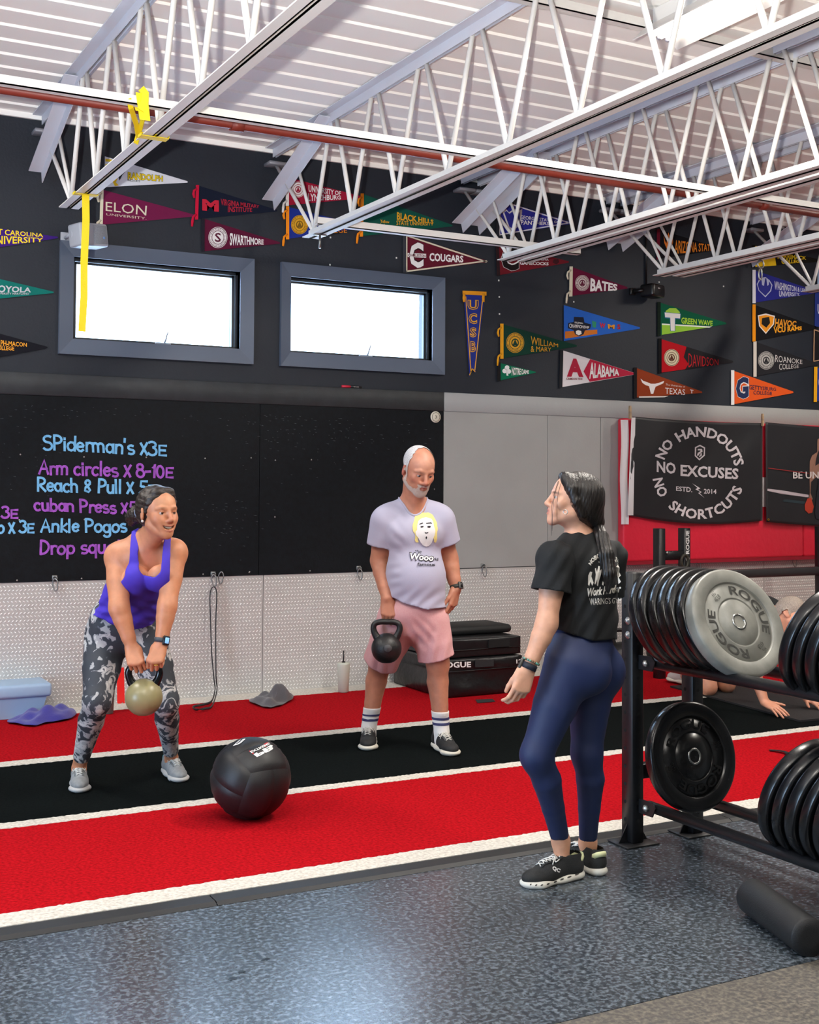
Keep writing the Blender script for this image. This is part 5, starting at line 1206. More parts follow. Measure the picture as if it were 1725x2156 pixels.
def surface(F, X, Y, Z):
    """naive surface nets"""
    neg = F < 0; nx, ny, nz = F.shape
    cnt = np.zeros((nx - 1, ny - 1, nz - 1), np.int8)
    for i in (0, 1):
        for j in (0, 1):
            for k in (0, 1): cnt += neg[i:nx - 1 + i, j:ny - 1 + j, k:nz - 1 + k]
    act = (cnt > 0) & (cnt < 8); idx = np.argwhere(act); ids = np.full(act.shape, -1, np.int32); ids[act] = np.arange(len(idx))
    I, J, K = idx.T; acc = np.zeros((len(idx), 3)); num = np.zeros(len(idx))
    co = [(i, j, k) for i in (0, 1) for j in (0, 1) for k in (0, 1)]; vals = {c: F[I + c[0], J + c[1], K + c[2]] for c in co}
    for c in co:
        for ax in range(3):
            if c[ax] == 0:
                d = list(c); d[ax] = 1; d = tuple(d); a, b = vals[c], vals[d]; m = (a < 0) != (b < 0)
                t = np.where(m, a / np.where(np.abs(a - b) < 1e-12, 1, a - b), 0)
                pos = [np.stack((X[I + e[0]], Y[J + e[1]], Z[K + e[2]]), 1) for e in (c, d)]
                acc += np.where(m[:, None], pos[0] + (pos[1] - pos[0]) * t[:, None], 0); num += m
    V = acc / num[:, None]; faces = []
    for ax in range(3):
        sl0 = [slice(1, nx - 1), slice(1, ny - 1), slice(1, nz - 1)]; sl0[ax] = slice(0, F.shape[ax] - 1)
        sl1 = list(sl0); sl1[ax] = slice(1, F.shape[ax])
        a, b = neg[tuple(sl0)], neg[tuple(sl1)]; e = np.argwhere(a != b); s = a[tuple(e.T)]
        base = np.array([1, 1, 1]); base[ax] = 0; e = e + base; o1, o2 = [(1, 2), (2, 0), (0, 1)][ax]
        def g(d1, d2):
            q = e.copy(); q[:, o1] -= d1; q[:, o2] -= d2; return ids[tuple(q.T)]
        Q = np.stack((g(0, 0), g(1, 0), g(1, 1), g(0, 1)), 1); Q[~s] = Q[~s][:, ::-1]; faces.append(Q)
    return V, np.concatenate(faces)
def relax(V, Fq, it=2, lam=.45):
    n = len(V)
    E = np.concatenate([Fq[:, [0, 1]], Fq[:, [1, 2]], Fq[:, [2, 3]], Fq[:, [3, 0]]])
    deg = np.bincount(E[:, 0], minlength=n) + np.bincount(E[:, 1], minlength=n)
    for i in range(it):
        for f in (lam, -lam * .92):
            A = np.zeros_like(V)
            for c in range(3): A[:, c] = np.bincount(E[:, 0], V[E[:, 1], c], n) + np.bincount(E[:, 1], V[E[:, 0], c], n)
            V = V + f * (A / np.maximum(deg, 1)[:, None] - V)
    return V
def skin_mesh(field, step, fine=((), (), ()), off=0.0, it=2):
    lo, hi = field.bounds(); e = off + .03
    X, Y, Z = [axis_grid(lo[i] - e, hi[i] + e, step, fine[i]) for i in range(3)]
    V, Q = surface(field.evaluate(X, Y, Z, off), X, Y, Z)
    return relax(V, Q, it), Q
def quads_obj(name, V, Q, m, parent=None, color=None, matidx=None):
    used = np.unique(Q); mp = np.full(len(V), -1); mp[used] = np.arange(len(used)); V = V[used]; Q = mp[Q]
    me = bpy.data.meshes.new(name); me.vertices.add(len(V)); me.vertices.foreach_set('co', V.astype(np.float32).ravel())
    me.loops.add(len(Q) * 4); me.loops.foreach_set('vertex_index', Q.astype(np.int32).ravel())
    me.polygons.add(len(Q)); me.polygons.foreach_set('loop_start', np.arange(0, len(Q) * 4, 4, dtype=np.int32)); me.polygons.foreach_set('loop_total', np.full(len(Q), 4, np.int32))
    me.polygons.foreach_set('use_smooth', np.ones(len(Q), bool))
    for q in (m if isinstance(m, (list, tuple)) else [m]): me.materials.append(q)
    if matidx is not None: me.polygons.foreach_set('material_index', matidx.astype(np.int32))
    me.update(calc_edges=True); me.validate()
    if color is not None:
        c = color(V); at = me.color_attributes.new('tone', 'FLOAT_COLOR', 'POINT'); at.data.foreach_set('color', np.concatenate((c, np.ones((len(c), 1))), 1).astype(np.float32).ravel())
    return link(name, me, parent)
def rim_loops(V, Q):
    """ordered boundary loops of an open shell"""
    E = np.concatenate([Q[:, [0, 1]], Q[:, [1, 2]], Q[:, [2, 3]], Q[:, [3, 0]]]); S = np.sort(E, 1); key = S[:, 0].astype(np.int64) * len(V) + S[:, 1]
    u, inv, c = np.unique(key, return_inverse=True, return_counts=True); b = E[c[inv] == 1]; nx = {int(p): int(q) for p, q in b}; out = []
    while nx:
        s0 = next(iter(nx)); L = [s0]; q = nx.pop(s0)
        while q in nx and q != s0: L.append(q); q = nx.pop(q)
        if len(L) > 12: out.append(V[L])
    return out
def smooth_rim(V, Q, it=10):
    """even out the stair-stepped cut edges of an open shell"""
    E = np.sort(np.concatenate([Q[:, [0, 1]], Q[:, [1, 2]], Q[:, [2, 3]], Q[:, [3, 0]]]), 1); key = E[:, 0].astype(np.int64) * len(V) + E[:, 1]
    u, c = np.unique(key, return_counts=True); b = u[c == 1]; A, B_ = b // len(V), b % len(V); V = V.copy(); n = len(V)
    deg = np.bincount(A, minlength=n) + np.bincount(B_, minlength=n); on = deg > 0
    for i in range(it):
        S = np.stack([np.bincount(A, V[B_, k], n) + np.bincount(B_, V[A, k], n) for k in range(3)], 1)
        V[on] = .4 * V[on] + .6 * S[on] / deg[on][:, None]
    return V
def cloth_obj(name, field, step, keep, m, parent, off=.006, thick=.003, it=3, fine=((), (), ()), folds=None, color=None, band=None):
    V, Q = skin_mesh(field, step, fine, off, it); C = V[Q].mean(1); Q = Q[keep(C)]
    if folds is not None:
        a, b, c, d = Q.T; n = np.zeros_like(V); fn = np.cross(V[c] - V[a], V[d] - V[b])
        for i in range(3):
            for q in (a, b, c, d): n[:, i] += np.bincount(q, fn[:, i], len(V))
        n /= np.linalg.norm(n, axis=1)[:, None] + 1e-12; V = V + n * folds(V)[:, None]
    V = smooth_rim(V, Q)
    o = quads_obj(name, V, Q, m, parent, color)
    if thick:
        md = o.modifiers.new('cloth', 'SOLIDIFY'); md.thickness = thick; md.offset = -1
    if band:
        for L in rim_loops(V, Q):
            if band[0](L.mean(0)): MB().path(list(L[::2]), band[1], 6, closed=True, flat=2.2, up=band[2]).build(band[3], m, o)
    return o
def skin_mat(name, col, rough=.5):
    m = bpy.data.materials.new(name); m.use_nodes = True; nt = m.node_tree; b = nt.nodes['Principled BSDF']; L = nt.links
    at = nt.nodes.new('ShaderNodeVertexColor'); at.layer_name = 'tone'
    tc = nt.nodes.new('ShaderNodeTexCoord'); n = nt.nodes.new('ShaderNodeTexNoise'); n.inputs['Scale'].default_value = 28; n.inputs['Detail'].default_value = 4; L.new(tc.outputs['Object'], n.inputs['Vector'])
    r = nt.nodes.new('ShaderNodeMapRange'); r.inputs[1].default_value = .35; r.inputs[2].default_value = .7; r.inputs[3].default_value = .9; r.inputs[4].default_value = 1.06; L.new(n.outputs['Fac'], r.inputs[0])
    mu = nt.nodes.new('ShaderNodeMix'); mu.data_type = 'RGBA'; mu.blend_type = 'MULTIPLY'; mu.inputs[0].default_value = 1; L.new(at.outputs['Color'], mu.inputs[6]); L.new(r.outputs[0], mu.inputs[7])
    L.new(mu.outputs[2], b.inputs['Base Color']); b.inputs['Roughness'].default_value = rough
    b.inputs['Subsurface Weight'].default_value = .12; b.inputs['Subsurface Radius'].default_value = (.012, .004, .002); b.inputs['Subsurface Scale'].default_value = .6
    return m
def hair_mat(name, c1, c2, scale=(60, 60, 6), rough=.35):
    m = bpy.data.materials.new(name); m.use_nodes = True; nt = m.node_tree; b = nt.nodes['Principled BSDF']; L = nt.links
    tc = nt.nodes.new('ShaderNodeTexCoord'); mp = nt.nodes.new('ShaderNodeMapping'); mp.inputs['Scale'].default_value = scale; L.new(tc.outputs['Object'], mp.inputs[0])
    n = nt.nodes.new('ShaderNodeTexNoise'); n.inputs['Scale'].default_value = 3; n.inputs['Detail'].default_value = 5; L.new(mp.outputs[0], n.inputs['Vector'])
    x = nt.nodes.new('ShaderNodeMix'); x.data_type = 'RGBA'; x.inputs[6].default_value = (*lin(c1), 1); x.inputs[7].default_value = (*lin(c2), 1)
    r = nt.nodes.new('ShaderNodeMapRange'); r.inputs[1].default_value = .4; r.inputs[2].default_value = .65; L.new(n.outputs['Fac'], r.inputs[0]); L.new(r.outputs[0], x.inputs[0]); L.new(x.outputs[2], b.inputs['Base Color'])
    bp = nt.nodes.new('ShaderNodeBump'); bp.inputs['Strength'].default_value = .6; bp.inputs['Distance'].default_value = .004; L.new(n.outputs['Fac'], bp.inputs['Height']); L.new(bp.outputs['Normal'], b.inputs['Normal'])
    b.inputs['Roughness'].default_value = rough; return m

class Head:
    """head-local frame: x = person's left, y = forward, z = up; origin between the ears at eye height"""
    def __init__(s, c, fwd, up, scale=1.0):
        s.c = np.asarray(c, float); s.l, s.f, s.u = ortho(fwd, up); s.k = scale
    def P(s, x, y, z): return s.c + (s.l * x + s.f * y + s.u * z) * s.k
    def loc(s, V): d = (V - s.c) / s.k; return np.stack((d @ s.l, d @ s.f, d @ s.u), -1)
    def add(s, B, jaw=1.0, nose=1.0, smile=0.0, open_=0.0, cheek=1.0, squint=0.0):
        k = s.k; P = s.P; A = (s.l, s.f, s.u)
        def e(c, r, kk=.012, sub=False): B.ell(P(*c), tuple(q * k for q in r), A, kk * k, sub)
        def c(a, b, r1, r2, kk=.01): B.cap(P(*a), P(*b), r1 * k, r2 * k, kk * k)
        e((0, -.012, .047), (.074, .094, .080), .02); e((0, .020, .02), (.066, .073, .07), .03)
        e((0, .024, -.04), (.056 * jaw, .060, .072), .03)
        for sx in (-1, 1):
            c((sx * .056 * jaw, -.002, -.05), (sx * .018 * jaw, .066, -.094), .016, .017, .025)
            e((sx * .043, .060, -.020), (.022 * cheek, .022, .024), .02)
            e((sx * .033, .091, .0015), (.019, .012, .0115), .008, True)
            c((sx * .014, .0885, .021), (sx * .034, .084, .0245), .0068, .0065, .012); c((sx * .034, .084, .0245), (sx * .052, .070, .019), .0065, .005, .012)
            c((sx * .0165, .0835, .0085 - .003 * squint), (sx * .033, .0845, .0105 - .003 * squint), .0048, .0052, .004); c((sx * .033, .0845, .0105 - .003 * squint), (sx * .048, .0715, .006 - .002 * squint), .0052, .0045, .004)      # upper lid
            c((sx * .017, .0815, -.0085 + .0015 * squint), (sx * .046, .0715, -.007 + .002 * squint), .005, .0045, .006)     # lower lid
            e((sx * .0115 * nose, .100, -.037), (.0085, .010, .0075), .006)
            c((sx * .030, .080, -.036), (sx * .034, .071, -.062), .009, .009, .02)
        c((0, .087, .020), (0, .110 * (.9 + .1 * nose), -.030), .0075, .0105 * nose, .010)
        e((0, .107, -.034), (.011 * nose, .012, .009), .008)
        e((0, .075, -.066), (.033, .022, .030), .02); e((0, .075, -.103), (.021 * jaw, .016, .017), .02)
        if smile:
            for sx in (-1, 1):
                up_l = [(0, .0955, -.0600), (sx * .012, .0935, -.0597), (sx * .023, .0865, -.0575), (sx * .031, .0785, -.0545)]; lo_l = [(0, .0945, -.0815), (sx * .012, .0925, -.0795), (sx * .022, .0865, -.072), (sx * .031, .0785, -.0555)]
                for q, r0 in ((up_l, .0042), (lo_l, .0052)):
                    for i in range(3): c(q[i], q[i + 1], r0 * (1 - .22 * i), r0 * (1 - .22 * (i + 1)), .005)
                e((sx * .037, .062, -.036), (.016, .016, .015), .025)
                for (xx, yy, zz, rr, rz) in ((0, .096, -.0705, .009, .0078), (sx * .011, .0945, -.0695, .009, .0075), (sx * .0195, .0895, -.0655, .007, .0062), (sx * .026, .083, -.0605, .0045, .0036)): e((xx, yy, zz), (rr, .012, rz), .002, True)
        w = .022 + .010 * smile; zu = -.058 + .002 * smile; zd = -.073 - .010 * open_; up_ = .007 * smile
        for sx in (() if smile else (-1, 1)):
            c((0, .0955, zu - .001), (sx * w, .080, -.064 + up_), .0050, .0028, .005)
            c((0, .0945, zd), (sx * w * .9, .080, -.066 + up_), .0062, .003, .006)
        if smile: pass
        elif open_: e((0, .094, (zu + zd) / 2 - .001), (w * .86, .018, .0062 * open_ + .003), .003, True)
        else: e((0, .103, -.0655), (w * 1.0, .008, .0016), .003, True)
        for sx in (-1, 1):      # ears
            el = nrm(s.l * sx * .93 - s.f * .36); ef = nrm(s.f * .93 + s.l * sx * .36 * 1.0); c0 = P(sx * .077, -.012, -.004)
            B.ell(c0, (.0085 * k, .0185 * k, .032 * k), (el, nrm(ef + s.u * -.18), nrm(s.u + ef * .18)), .006 * k)
            B.ell(c0 + el * .0085 * k + ef * .003 * k + s.u * .004 * k, (.005 * k, .0105 * k, .018 * k), (el, ef, s.u), .004 * k, True)
    def eyes(s, parent, look=(0, 0), iris='#3b4a52', r=.0122):
        for sx in (-1, 1):
            c = s.P(sx * .0325, .0755, .0005); d = nrm(s.f + s.l * look[0] + s.u * look[1]); sd = nrm(np.cross(d, s.u)); ud = np.cross(sd, d)
            o = MB().ell(c, (r * s.k,) * 3, None, 18, 12).build('eye', mat('eye white', '#b8aca6', .25), parent)
            a = MB().lathe([(.0066 * s.k, r * s.k * .850), (.004 * s.k, r * s.k * .955), (0, r * s.k * .995)], 16, c, (sd, ud, d)).build('iris', mat('iris ' + iris, iris, .2), o)
            MB().lathe([(.0028 * s.k, r * s.k * .985), (0, r * s.k * 1.01)], 12, c, (sd, ud, d)).build('pupil', M_black, o)
def hand(B, wrist, d, palm, thumb_side, curls, sc=1.0, thumb=(.55, .35, 30), spread=.06, k=.006):
    """d: wrist->knuckles; palm: direction the palm faces; thumb_side: unit vector towards the thumb"""
    wrist = np.asarray(wrist, float); d = nrm(d); s = nrm(np.asarray(thumb_side, float) - d * (d @ np.asarray(thumb_side, float))); n = np.cross(d, s); n = n if n @ np.asarray(palm, float) > 0 else -n
    kn = []
    for i, off in enumerate((.029, .0095, -.0105, -.029)):      # index .. little
        q = wrist + d * (.088, .092, .087, .078)[i] * sc + s * off * sc; kn.append(q)
        B.cap(wrist + s * off * .55 * sc + d * .005, q, .0155 * sc, .0115 * sc, .014)
    B.ell(wrist + d * .045 * sc + n * .006 * sc, (.043 * sc, .036 * sc, .0135 * sc), (d, s, n), .012)
    B.ell(wrist + d * .03 * sc + s * .026 * sc + n * .010 * sc, (.028 * sc, .015 * sc, .014 * sc), (nrm(d + s * .4), s, n), .012)
    tips = []
    for i in range(4):
        p = kn[i]; L = ((.044, .025, .021), (.048, .029, .022), (.045, .027, .021), (.035, .021, .019))[i]; a = 0; c = curls[i] if isinstance(curls[0], (tuple, list)) else curls
        dd0 = nrm(d + s * spread * (1.2, .4, -.4, -1.3)[i])
        for j in range(3):
            a += math.radians(c[j]); dd = dd0 * math.cos(a) + n * math.sin(a); q = p + dd * L[j] * sc; r = (.0096, .0086, .0077, .0066)
            f = (1, 1.02, .98, .88)[i]; B.cap(p, q, r[j] * sc * f, r[j + 1] * sc * f, k * .6); p = q
        tips.append(p)
    t0 = wrist + d * .024 * sc + s * .026 * sc + n * .004 * sc; a = thumb[0]; td = nrm(d * math.cos(a) + s * math.sin(a) * (1 - thumb[1]) + n * thumb[1]); p1 = t0 + td * .042 * sc
    td2 = nrm(td * math.cos(math.radians(thumb[2])) + nrm(d * .6 + n * .5 - s * .5) * math.sin(math.radians(thumb[2]))); p2 = p1 + td2 * .030 * sc
    td3 = nrm(td2 + d * .2 - s * .15); p3 = p2 + td3 * .022 * sc
    B.cap(t0, p1, .0145 * sc, .0112 * sc, .010); B.cap(p1, p2, .0112 * sc, .0096 * sc, .004); B.cap(p2, p3, .0096 * sc, .0078 * sc, .004)
    return kn, tips
def shoe(parent, ankle, toe_dir, L, m_up, m_sole, m_lace, name='shoe', pitch=0.0, m_tongue=None, z0=.0155, wid=1.0, eyestay=None, heel=None):
    """ankle: point on the ground under the ankle; toe_dir horizontal"""
    f = nrm((toe_dir[0], toe_dir[1], 0)); l = nrm(np.cross((0, 0, 1), f)); u = V3(0, 0, 1)
    if pitch: a = math.radians(pitch); f, u = f * math.cos(a) - u * math.sin(a), u * math.cos(a) + f * math.sin(a)
    piv = V3(ankle[0], ankle[1], z0) + nrm((toe_dir[0], toe_dir[1], 0)) * L * .5; 
    o = piv - f * L * .5 if pitch else V3(ankle[0], ankle[1], z0); k = L / .28
    def P(x, y, z): return o + l * x * k * wid + f * y * k + u * z * k
    s = bpy.data.objects.new(name, None); COL.objects.link(s); adoptz(s, parent)
    B = Field()
    B.cap(P(0, -.055, .045), P(.002, .07, .040), .036 * k, .040 * k, .03); B.ell(P(.004, .125, .034), (.046 * k * wid, .072 * k, .034 * k), (l, f, u), .03)
    B.ell(P(0, -.05, .06), (.033 * k, .040 * k, .045 * k), (l, f, u), .03); B.cap(P(0, .0, .075), P(.002, .085, .058), .029 * k, .028 * k, .03)
    B.cap(P(0, -.052, .095), P(0, .01, .092), .030 * k, .028 * k, .02)
    V, Q = skin_mesh(B, .0045 * k, it=3); C = V[Q].mean(1); loc = (C - o); z = loc @ u / k; y = loc @ f / k; x = loc @ l / k
    upo = quads_obj('shoe_upper', V, Q[(z > .018) & (z < .104 - .0 * y)], m_up, s); bv_ = bvh_of(upo)
    def S_(x, y, lift=.002):
        p = P(x, y, .2); h = bv_.ray_cast(Vector(p), Vector(-u)); return (np.array(h[0]) if h[0] is not None else P(x, y, .08)) + u * lift * k
    S = Field(); S.cap(P(0, -.058, .012), P(0, .02, .012), .038 * k, .036 * k, .03, (u, .42)); S.cap(P(0, .02, .012), P(.005, .135, .013), .036 * k, .047 * k, .03, (u, .4)); S.cap(P(.005, .135, .013), P(.004, .16, .016), .046 * k, .036 * k, .03, (u, .42))
    S.cap(P(0, -.062, .024), P(0, .0, .022), .036 * k, .036 * k, .02, (u, .5))
    V, Q = skin_mesh(S, .0045 * k, it=2); zz = (V - o) @ u; V = V + u * np.where(zz < 0, -zz, 0)[:, None]
    quads_obj('sole', V, Q, m_sole, s)
    lc = MB()
    for i in range(6):
        y = .030 + i * .0155; w_ = .021 - .001 * i
        lc.path([S_(-w_ + 2 * w_ * t, y + .012 * t) for t in np.linspace(0, 1, 7)], .0026 * k, 6); lc.path([S_(w_ - 2 * w_ * t, y + .012 * t, .0035) for t in np.linspace(0, 1, 7)], .0026 * k, 6)
    for sx in (-1, 1):
        lc.path(smooth_closed([S_(0, .032, .004), S_(sx * .014, .030, .012), S_(sx * .030, .040, .010), S_(sx * .030, .058, .006), S_(sx * .010, .044, .004)], 5, False), .0022 * k, 6)
        lc.path([S_(sx * .034 * t, .034 + .04 * t, .004) for t in np.linspace(0, 1, 6)], .0022 * k, 6)
        MB().path([S_(sx * (.0265 - .0015 * j), .022 + .016 * j, .0006) for j in range(7)], .0065 * k, 6, flat=.22, up=u).build('eyestay', m_lace if eyestay is None else eyestay, s)
    lc.build('laces', m_lace, s)['kind'] = 'stuff'
    if m_tongue is not None:
        MB().sheet([[P(x * .02, .02 - .012 * j + .0, .092 + .011 * j - .006 * x * x) for x in (-1, -.5, 0, .5, 1)] for j in range(3)]).build('tongue', m_tongue, s)
    if heel is not None: MB().path(smooth_closed([P(-.03, -.06, .07), P(-.022, -.084, .085), P(0, -.094, .09), P(.022, -.084, .085), P(.03, -.06, .07)], 4, False), .006 * k, 6, flat=2.0, up=u).build('heel_tab', heel, s)
    s['upper'] = upo.name
    return s, P
def adoptz(o, parent):
    adopt(o, parent)
    o.location = (0, 0, 0)
def bvh_of(o):
    from mathutils.bvhtree import BVHTree
    me = o.data; return BVHTree.FromPolygons([v.co[:] for v in me.vertices], [p.vertices[:] for p in me.polygons])
def print_on(bvh, off=.002, fallback=7.0):
    def place(px, py):
        d = nrm(ray(px, py)); h = bvh.ray_cast(Vector(CAM), Vector(d))
        if h[0] is None: return CAM + d * fallback
        return np.array(h[0]) - d * off
    return place
def watch(parent, c, axis, out, m_band, m_case, face=None, r=.029, w=.011):
    """band around the wrist: axis along the arm, out: where the case sits"""
    axis = nrm(axis); out = nrm(np.asarray(out) - axis * (np.asarray(out) @ axis)); sd = np.cross(axis, out); g = bpy.data.objects.new('wrist_watch', None); COL.objects.link(g); adoptz(g, parent)
    MB().lathe([(r, -w), (r + .003, -w), (r + .003, w), (r, w), (r, -w)], 32, c, (out, sd, axis)).build('band', m_band, g)
    M = Matrix(((out[0], sd[0], axis[0], c[0] + out[0] * (r + .004)), (out[1], sd[1], axis[1], c[1] + out[1] * (r + .004)), (out[2], sd[2], axis[2], c[2] + out[2] * (r + .004)), (0, 0, 0, 1)))
    MB().rbox((-.006, -.018, -.021), (.006, .018, .021), .005, 3, M).build('case', m_case, g)
    if face: MB().rbox((.0058, -.011, -.013), (.0064, .011, .013), .0002, 1, M).build('screen', face, g)
    return g
def tone(base, spots=()):
    """per-vertex skin colour: base sRGB plus soft coloured spots (fn(V)->weight, colour)"""
    b = np.array(lin(base))
    def fn(V):
        c = np.tile(b, (len(V), 1))
        for w, col in spots:
            a = np.clip(w(V), 0, 1)[:, None]; c = c * (1 - a) + np.array(lin(col)) * a
        return c
    return fn
def blob(H, c, r):
    def w(V): d = (H.loc(V) - np.array(c)) / np.array(r); return np.exp(-(d * d).sum(-1))
    return w

# ------------------------------------------------------------------ people
UP = V3(0, 0, 1); RH = nrm((CR[0], CR[1], 0)); FH = nrm((CF[0], CF[1], 0))
def dep(p): return float((np.asarray(p) - CAM) @ CF)
def pxy(V):
    q = np.asarray(V) - CAM; z = q @ CF; return np.stack((W / 2 + FPX * (q @ CR) / z, CYP - FPX * (q @ CU) / z), -1)
def in_poly(XY, poly):
    x, y = XY[..., 0], XY[..., 1]; c = np.zeros(x.shape, bool); n = len(poly)
    for i in range(n):
        (x0, y0), (x1, y1) = poly[i], poly[i - 1]
        c ^= ((y0 > y) != (y1 > y)) & (x < (x1 - x0) * (y - y0) / (y1 - y0 + 1e-9) + x0)
    return c
def axis_t(V, a, b): d = np.asarray(b) - np.asarray(a); return ((V - a) @ d) / (d @ d)
def axis_dist(V, a, b):
    d = nrm(np.asarray(b) - np.asarray(a)); q = V - a; return np.linalg.norm(q - (q @ d)[..., None] * d, axis=-1)
def lerp(a, b, t): return np.asarray(a) + (np.asarray(b) - np.asarray(a)) * t
def fine_box(pts, r, q):
    pts = np.array(pts); lo = pts.min(0) - r; hi = pts.max(0) + r; return [(lo[i], hi[i], q) for i in range(3)]
STEP, FINE = .0065, .0032
def mkfine(*boxes): return tuple(tuple(b[i] for b in boxes) for i in range(3))
GZ = .0155      # top of the turf

# ================================================================== man with the grey shirt and pink shorts
d0 = 7.0
def mp(px, py, dd=0.0): return at_depth(px, py, d0 + dd)
gl, gr = on_floor(777, 1566, GZ), on_floor(930, 1578, GZ)      # ground under the ankles (image left / right)
man = thing('person', 'man in a pale grey printed shirt and pink shorts holding a kettlebell', 'person', (gl + gr) / 2)
fM = nrm(-FH * .95 + RH * .25); lM, _, _ = ortho(fM, UP)
B = Field()
HM = Head(mp(880.5, 991, -.06), -FH * .86 + RH * .42 - UP * .34, UP + RH * .06, 1.075)
HM.add(B, jaw=1.08, nose=1.15, squint=1.2)
nk0, nk1 = mp(868, 1078, .03), HM.P(0, -.02, -.05)
B.cap(nk0, nk1, .066, .060, .03); B.cap(mp(874, 1085, -.02), HM.P(0, .03, -.09), .045, .04, .03)
shL, shR = mp(812, 1094, -.01), mp(927, 1092, .03)
elL, wrL = mp(800, 1180, .02), mp(815, 1259, -.10)
elR, wrR = mp(946, 1176, .08), mp(961, 1240, .02)
tor = Field()
tor.ell(mp(872, 1135, .0), (.165, .115, .155), (lM, fM, UP), .05); tor.ell(mp(878, 1215, -.03), (.150, .135, .145), (lM, fM, UP), .06)
tor.ell(mp(869, 1290, .0), (.158, .125, .12), (lM, fM, UP), .05)
tor.cap(mp(828, 1088, 0), mp(912, 1086, .02), .066, .066, .05); tor.cap(mp(868, 1062, .03), shL, .05, .052, .05); tor.cap(mp(868, 1062, .03), shR, .05, .052, .05)
tor.ell(mp(848, 1122, -.07), (.075, .05, .06), (lM, fM, UP), .05); tor.ell(mp(902, 1120, -.05), (.075, .05, .06), (lM, fM, UP), .05)
armL, armR = Field(), Field()
armL.cap(shL, elL, .063, .050, .04); armR.cap(shR, elR, .061, .048, .04)
armL.cap(lerp(shL, elL, .45) + fM * .01, lerp(shL, elL, .75) + fM * .01, .05, .047, .03)
B.p += tor.p + armL.p + armR.p
B.chain([elL, lerp(elL, wrL, .3), lerp(elL, wrL, .7), wrL], [.049, .051, .040, .031], .03); B.chain([elR, lerp(elR, wrR, .3), lerp(elR, wrR, .7), wrR], [.046, .047, .038, .029], .03)
kL, tL = hand(B, wrL, mp(818, 1296, -.12) - wrL, FH, RH, (28, 68, 55), 1.06, (.5, .55, 40), .03)
kR, tR = hand(B, wrR, mp(952, 1282, .0) - wrR, -RH * .8 + FH * .4, -FH * .8 - RH * .5, ((18, 24, 16), (22, 28, 18), (28, 32, 20), (30, 36, 22)), 1.04, (.5, .2, 18), .07)
# legs
hipL, hipR = mp(838, 1308, .02), mp(902, 1308, .02)
knL, knR = at_depth(801, 1397, dep(gl) - .03), at_depth(922, 1396, dep(gr) + .0)
anL, anR = gl + UP * .10 + (at_depth(778, 1500, dep(gl)) - gl - UP * .10) * .0, gr + UP * .10
def leg(B, hip, kn, an, out, sc=1.0, th=.092):
    B.chain([hip, lerp(hip, kn, .5), kn], [th * sc, th * .86 * sc, .062 * sc], .04)
    B.ell(kn + fM * .018, (.046 * sc, .03 * sc, .05 * sc), (lM, fM, UP), .03)
    c1 = lerp(kn, an, .28) - fM * .022; B.chain([kn, c1, lerp(kn, an, .62) - fM * .012, an], [.054 * sc, .060 * sc, .046 * sc, .037 * sc], .03)
    B.cap(lerp(kn, an, .08) + fM * .012, lerp(kn, an, .7) + fM * .018, .032 * sc, .026 * sc, .03)
leg(B, hipL, knL, anL, -1, 1.04); leg(B, hipR, knR, anR, 1, 1.04)
for an, ft in ((anL, on_floor(770, 1590, GZ)), (anR, on_floor(958, 1596, GZ))):
    t = nrm((ft - an) * V3(1, 1, 0)); B.cap(an - UP * .03, an + t * .09 - UP * .065, .034, .028, .03)
fb = mkfine(fine_box([HM.c], .15, FINE), fine_box(tL + kL + [wrL], .025, FINE), fine_box(tR + kR + [wrR], .025, FINE))
V, Q = skin_mesh(B, STEP, fb)
skin = skin_mat('man skin', '#c98a70')
mt_ = tone('#bd8066', [(blob(HM, (.045, .06, -.022), (.022, .03, .02)), '#b96e58'), (blob(HM, (-.045, .06, -.022), (.022, .03, .02)), '#b96e58'), (blob(HM, (0, .11, -.03), (.014, .02, .016)), '#b96e58'), (blob(HM, (0, .1, -.066), (.024, .02, .008)), '#b06a60'), (blob(HM, (.08, -.01, 0), (.02, .03, .04)), '#c06a58'), (blob(HM, (-.08, -.01, 0), (.02, .03, .04)), '#c06a58'), (blob(HM, (0, .07, .06), (.06, .06, .04)), '#c8927a'),
     (blob(HM, (.033, .085, .017), (.02, .02, .004)), '#b08c78'), (blob(HM, (-.033, .085, .017), (.02, .02, .004)), '#b08c78')])
quads_obj('body', V, Q, skin, man, mt_)
HM.eyes(man, (.15, -.25), '#48525a')
def part_shell(name, H, B, off, keep, m, parent, lo=(-.12, -.14, -.16), hi=(.12, .14, .16), step=.0036, thick=0, it=2):
    """thin shell around part of the head"""
    sub = Field(); sub.p = B.p; pts = np.array([H.P(x, y, z) for x in (lo[0], hi[0]) for y in (lo[1], hi[1]) for z in (lo[2], hi[2])])
    X, Y, Z = [np.arange(pts[:, i].min(), pts[:, i].max(), step) for i in range(3)]
    F = sub.evaluate(X, Y, Z, off); V, Q = surface(F, X, Y, Z); V = relax(V, Q, it); C = H.loc(V[Q].mean(1)); Q = Q[keep(C)]; V = smooth_rim(V, Q, 4)
    return quads_obj(name, V, Q, m, parent)
HB = Field(); Head.add(HM, HB, jaw=1.08, nose=1.15)
def noise3(P, s, seed=0):
    return np.sin(P[..., 0] * s + seed) * np.sin(P[..., 1] * s * 1.3 + seed * 2) * np.sin(P[..., 2] * s * .9 + seed * 3)
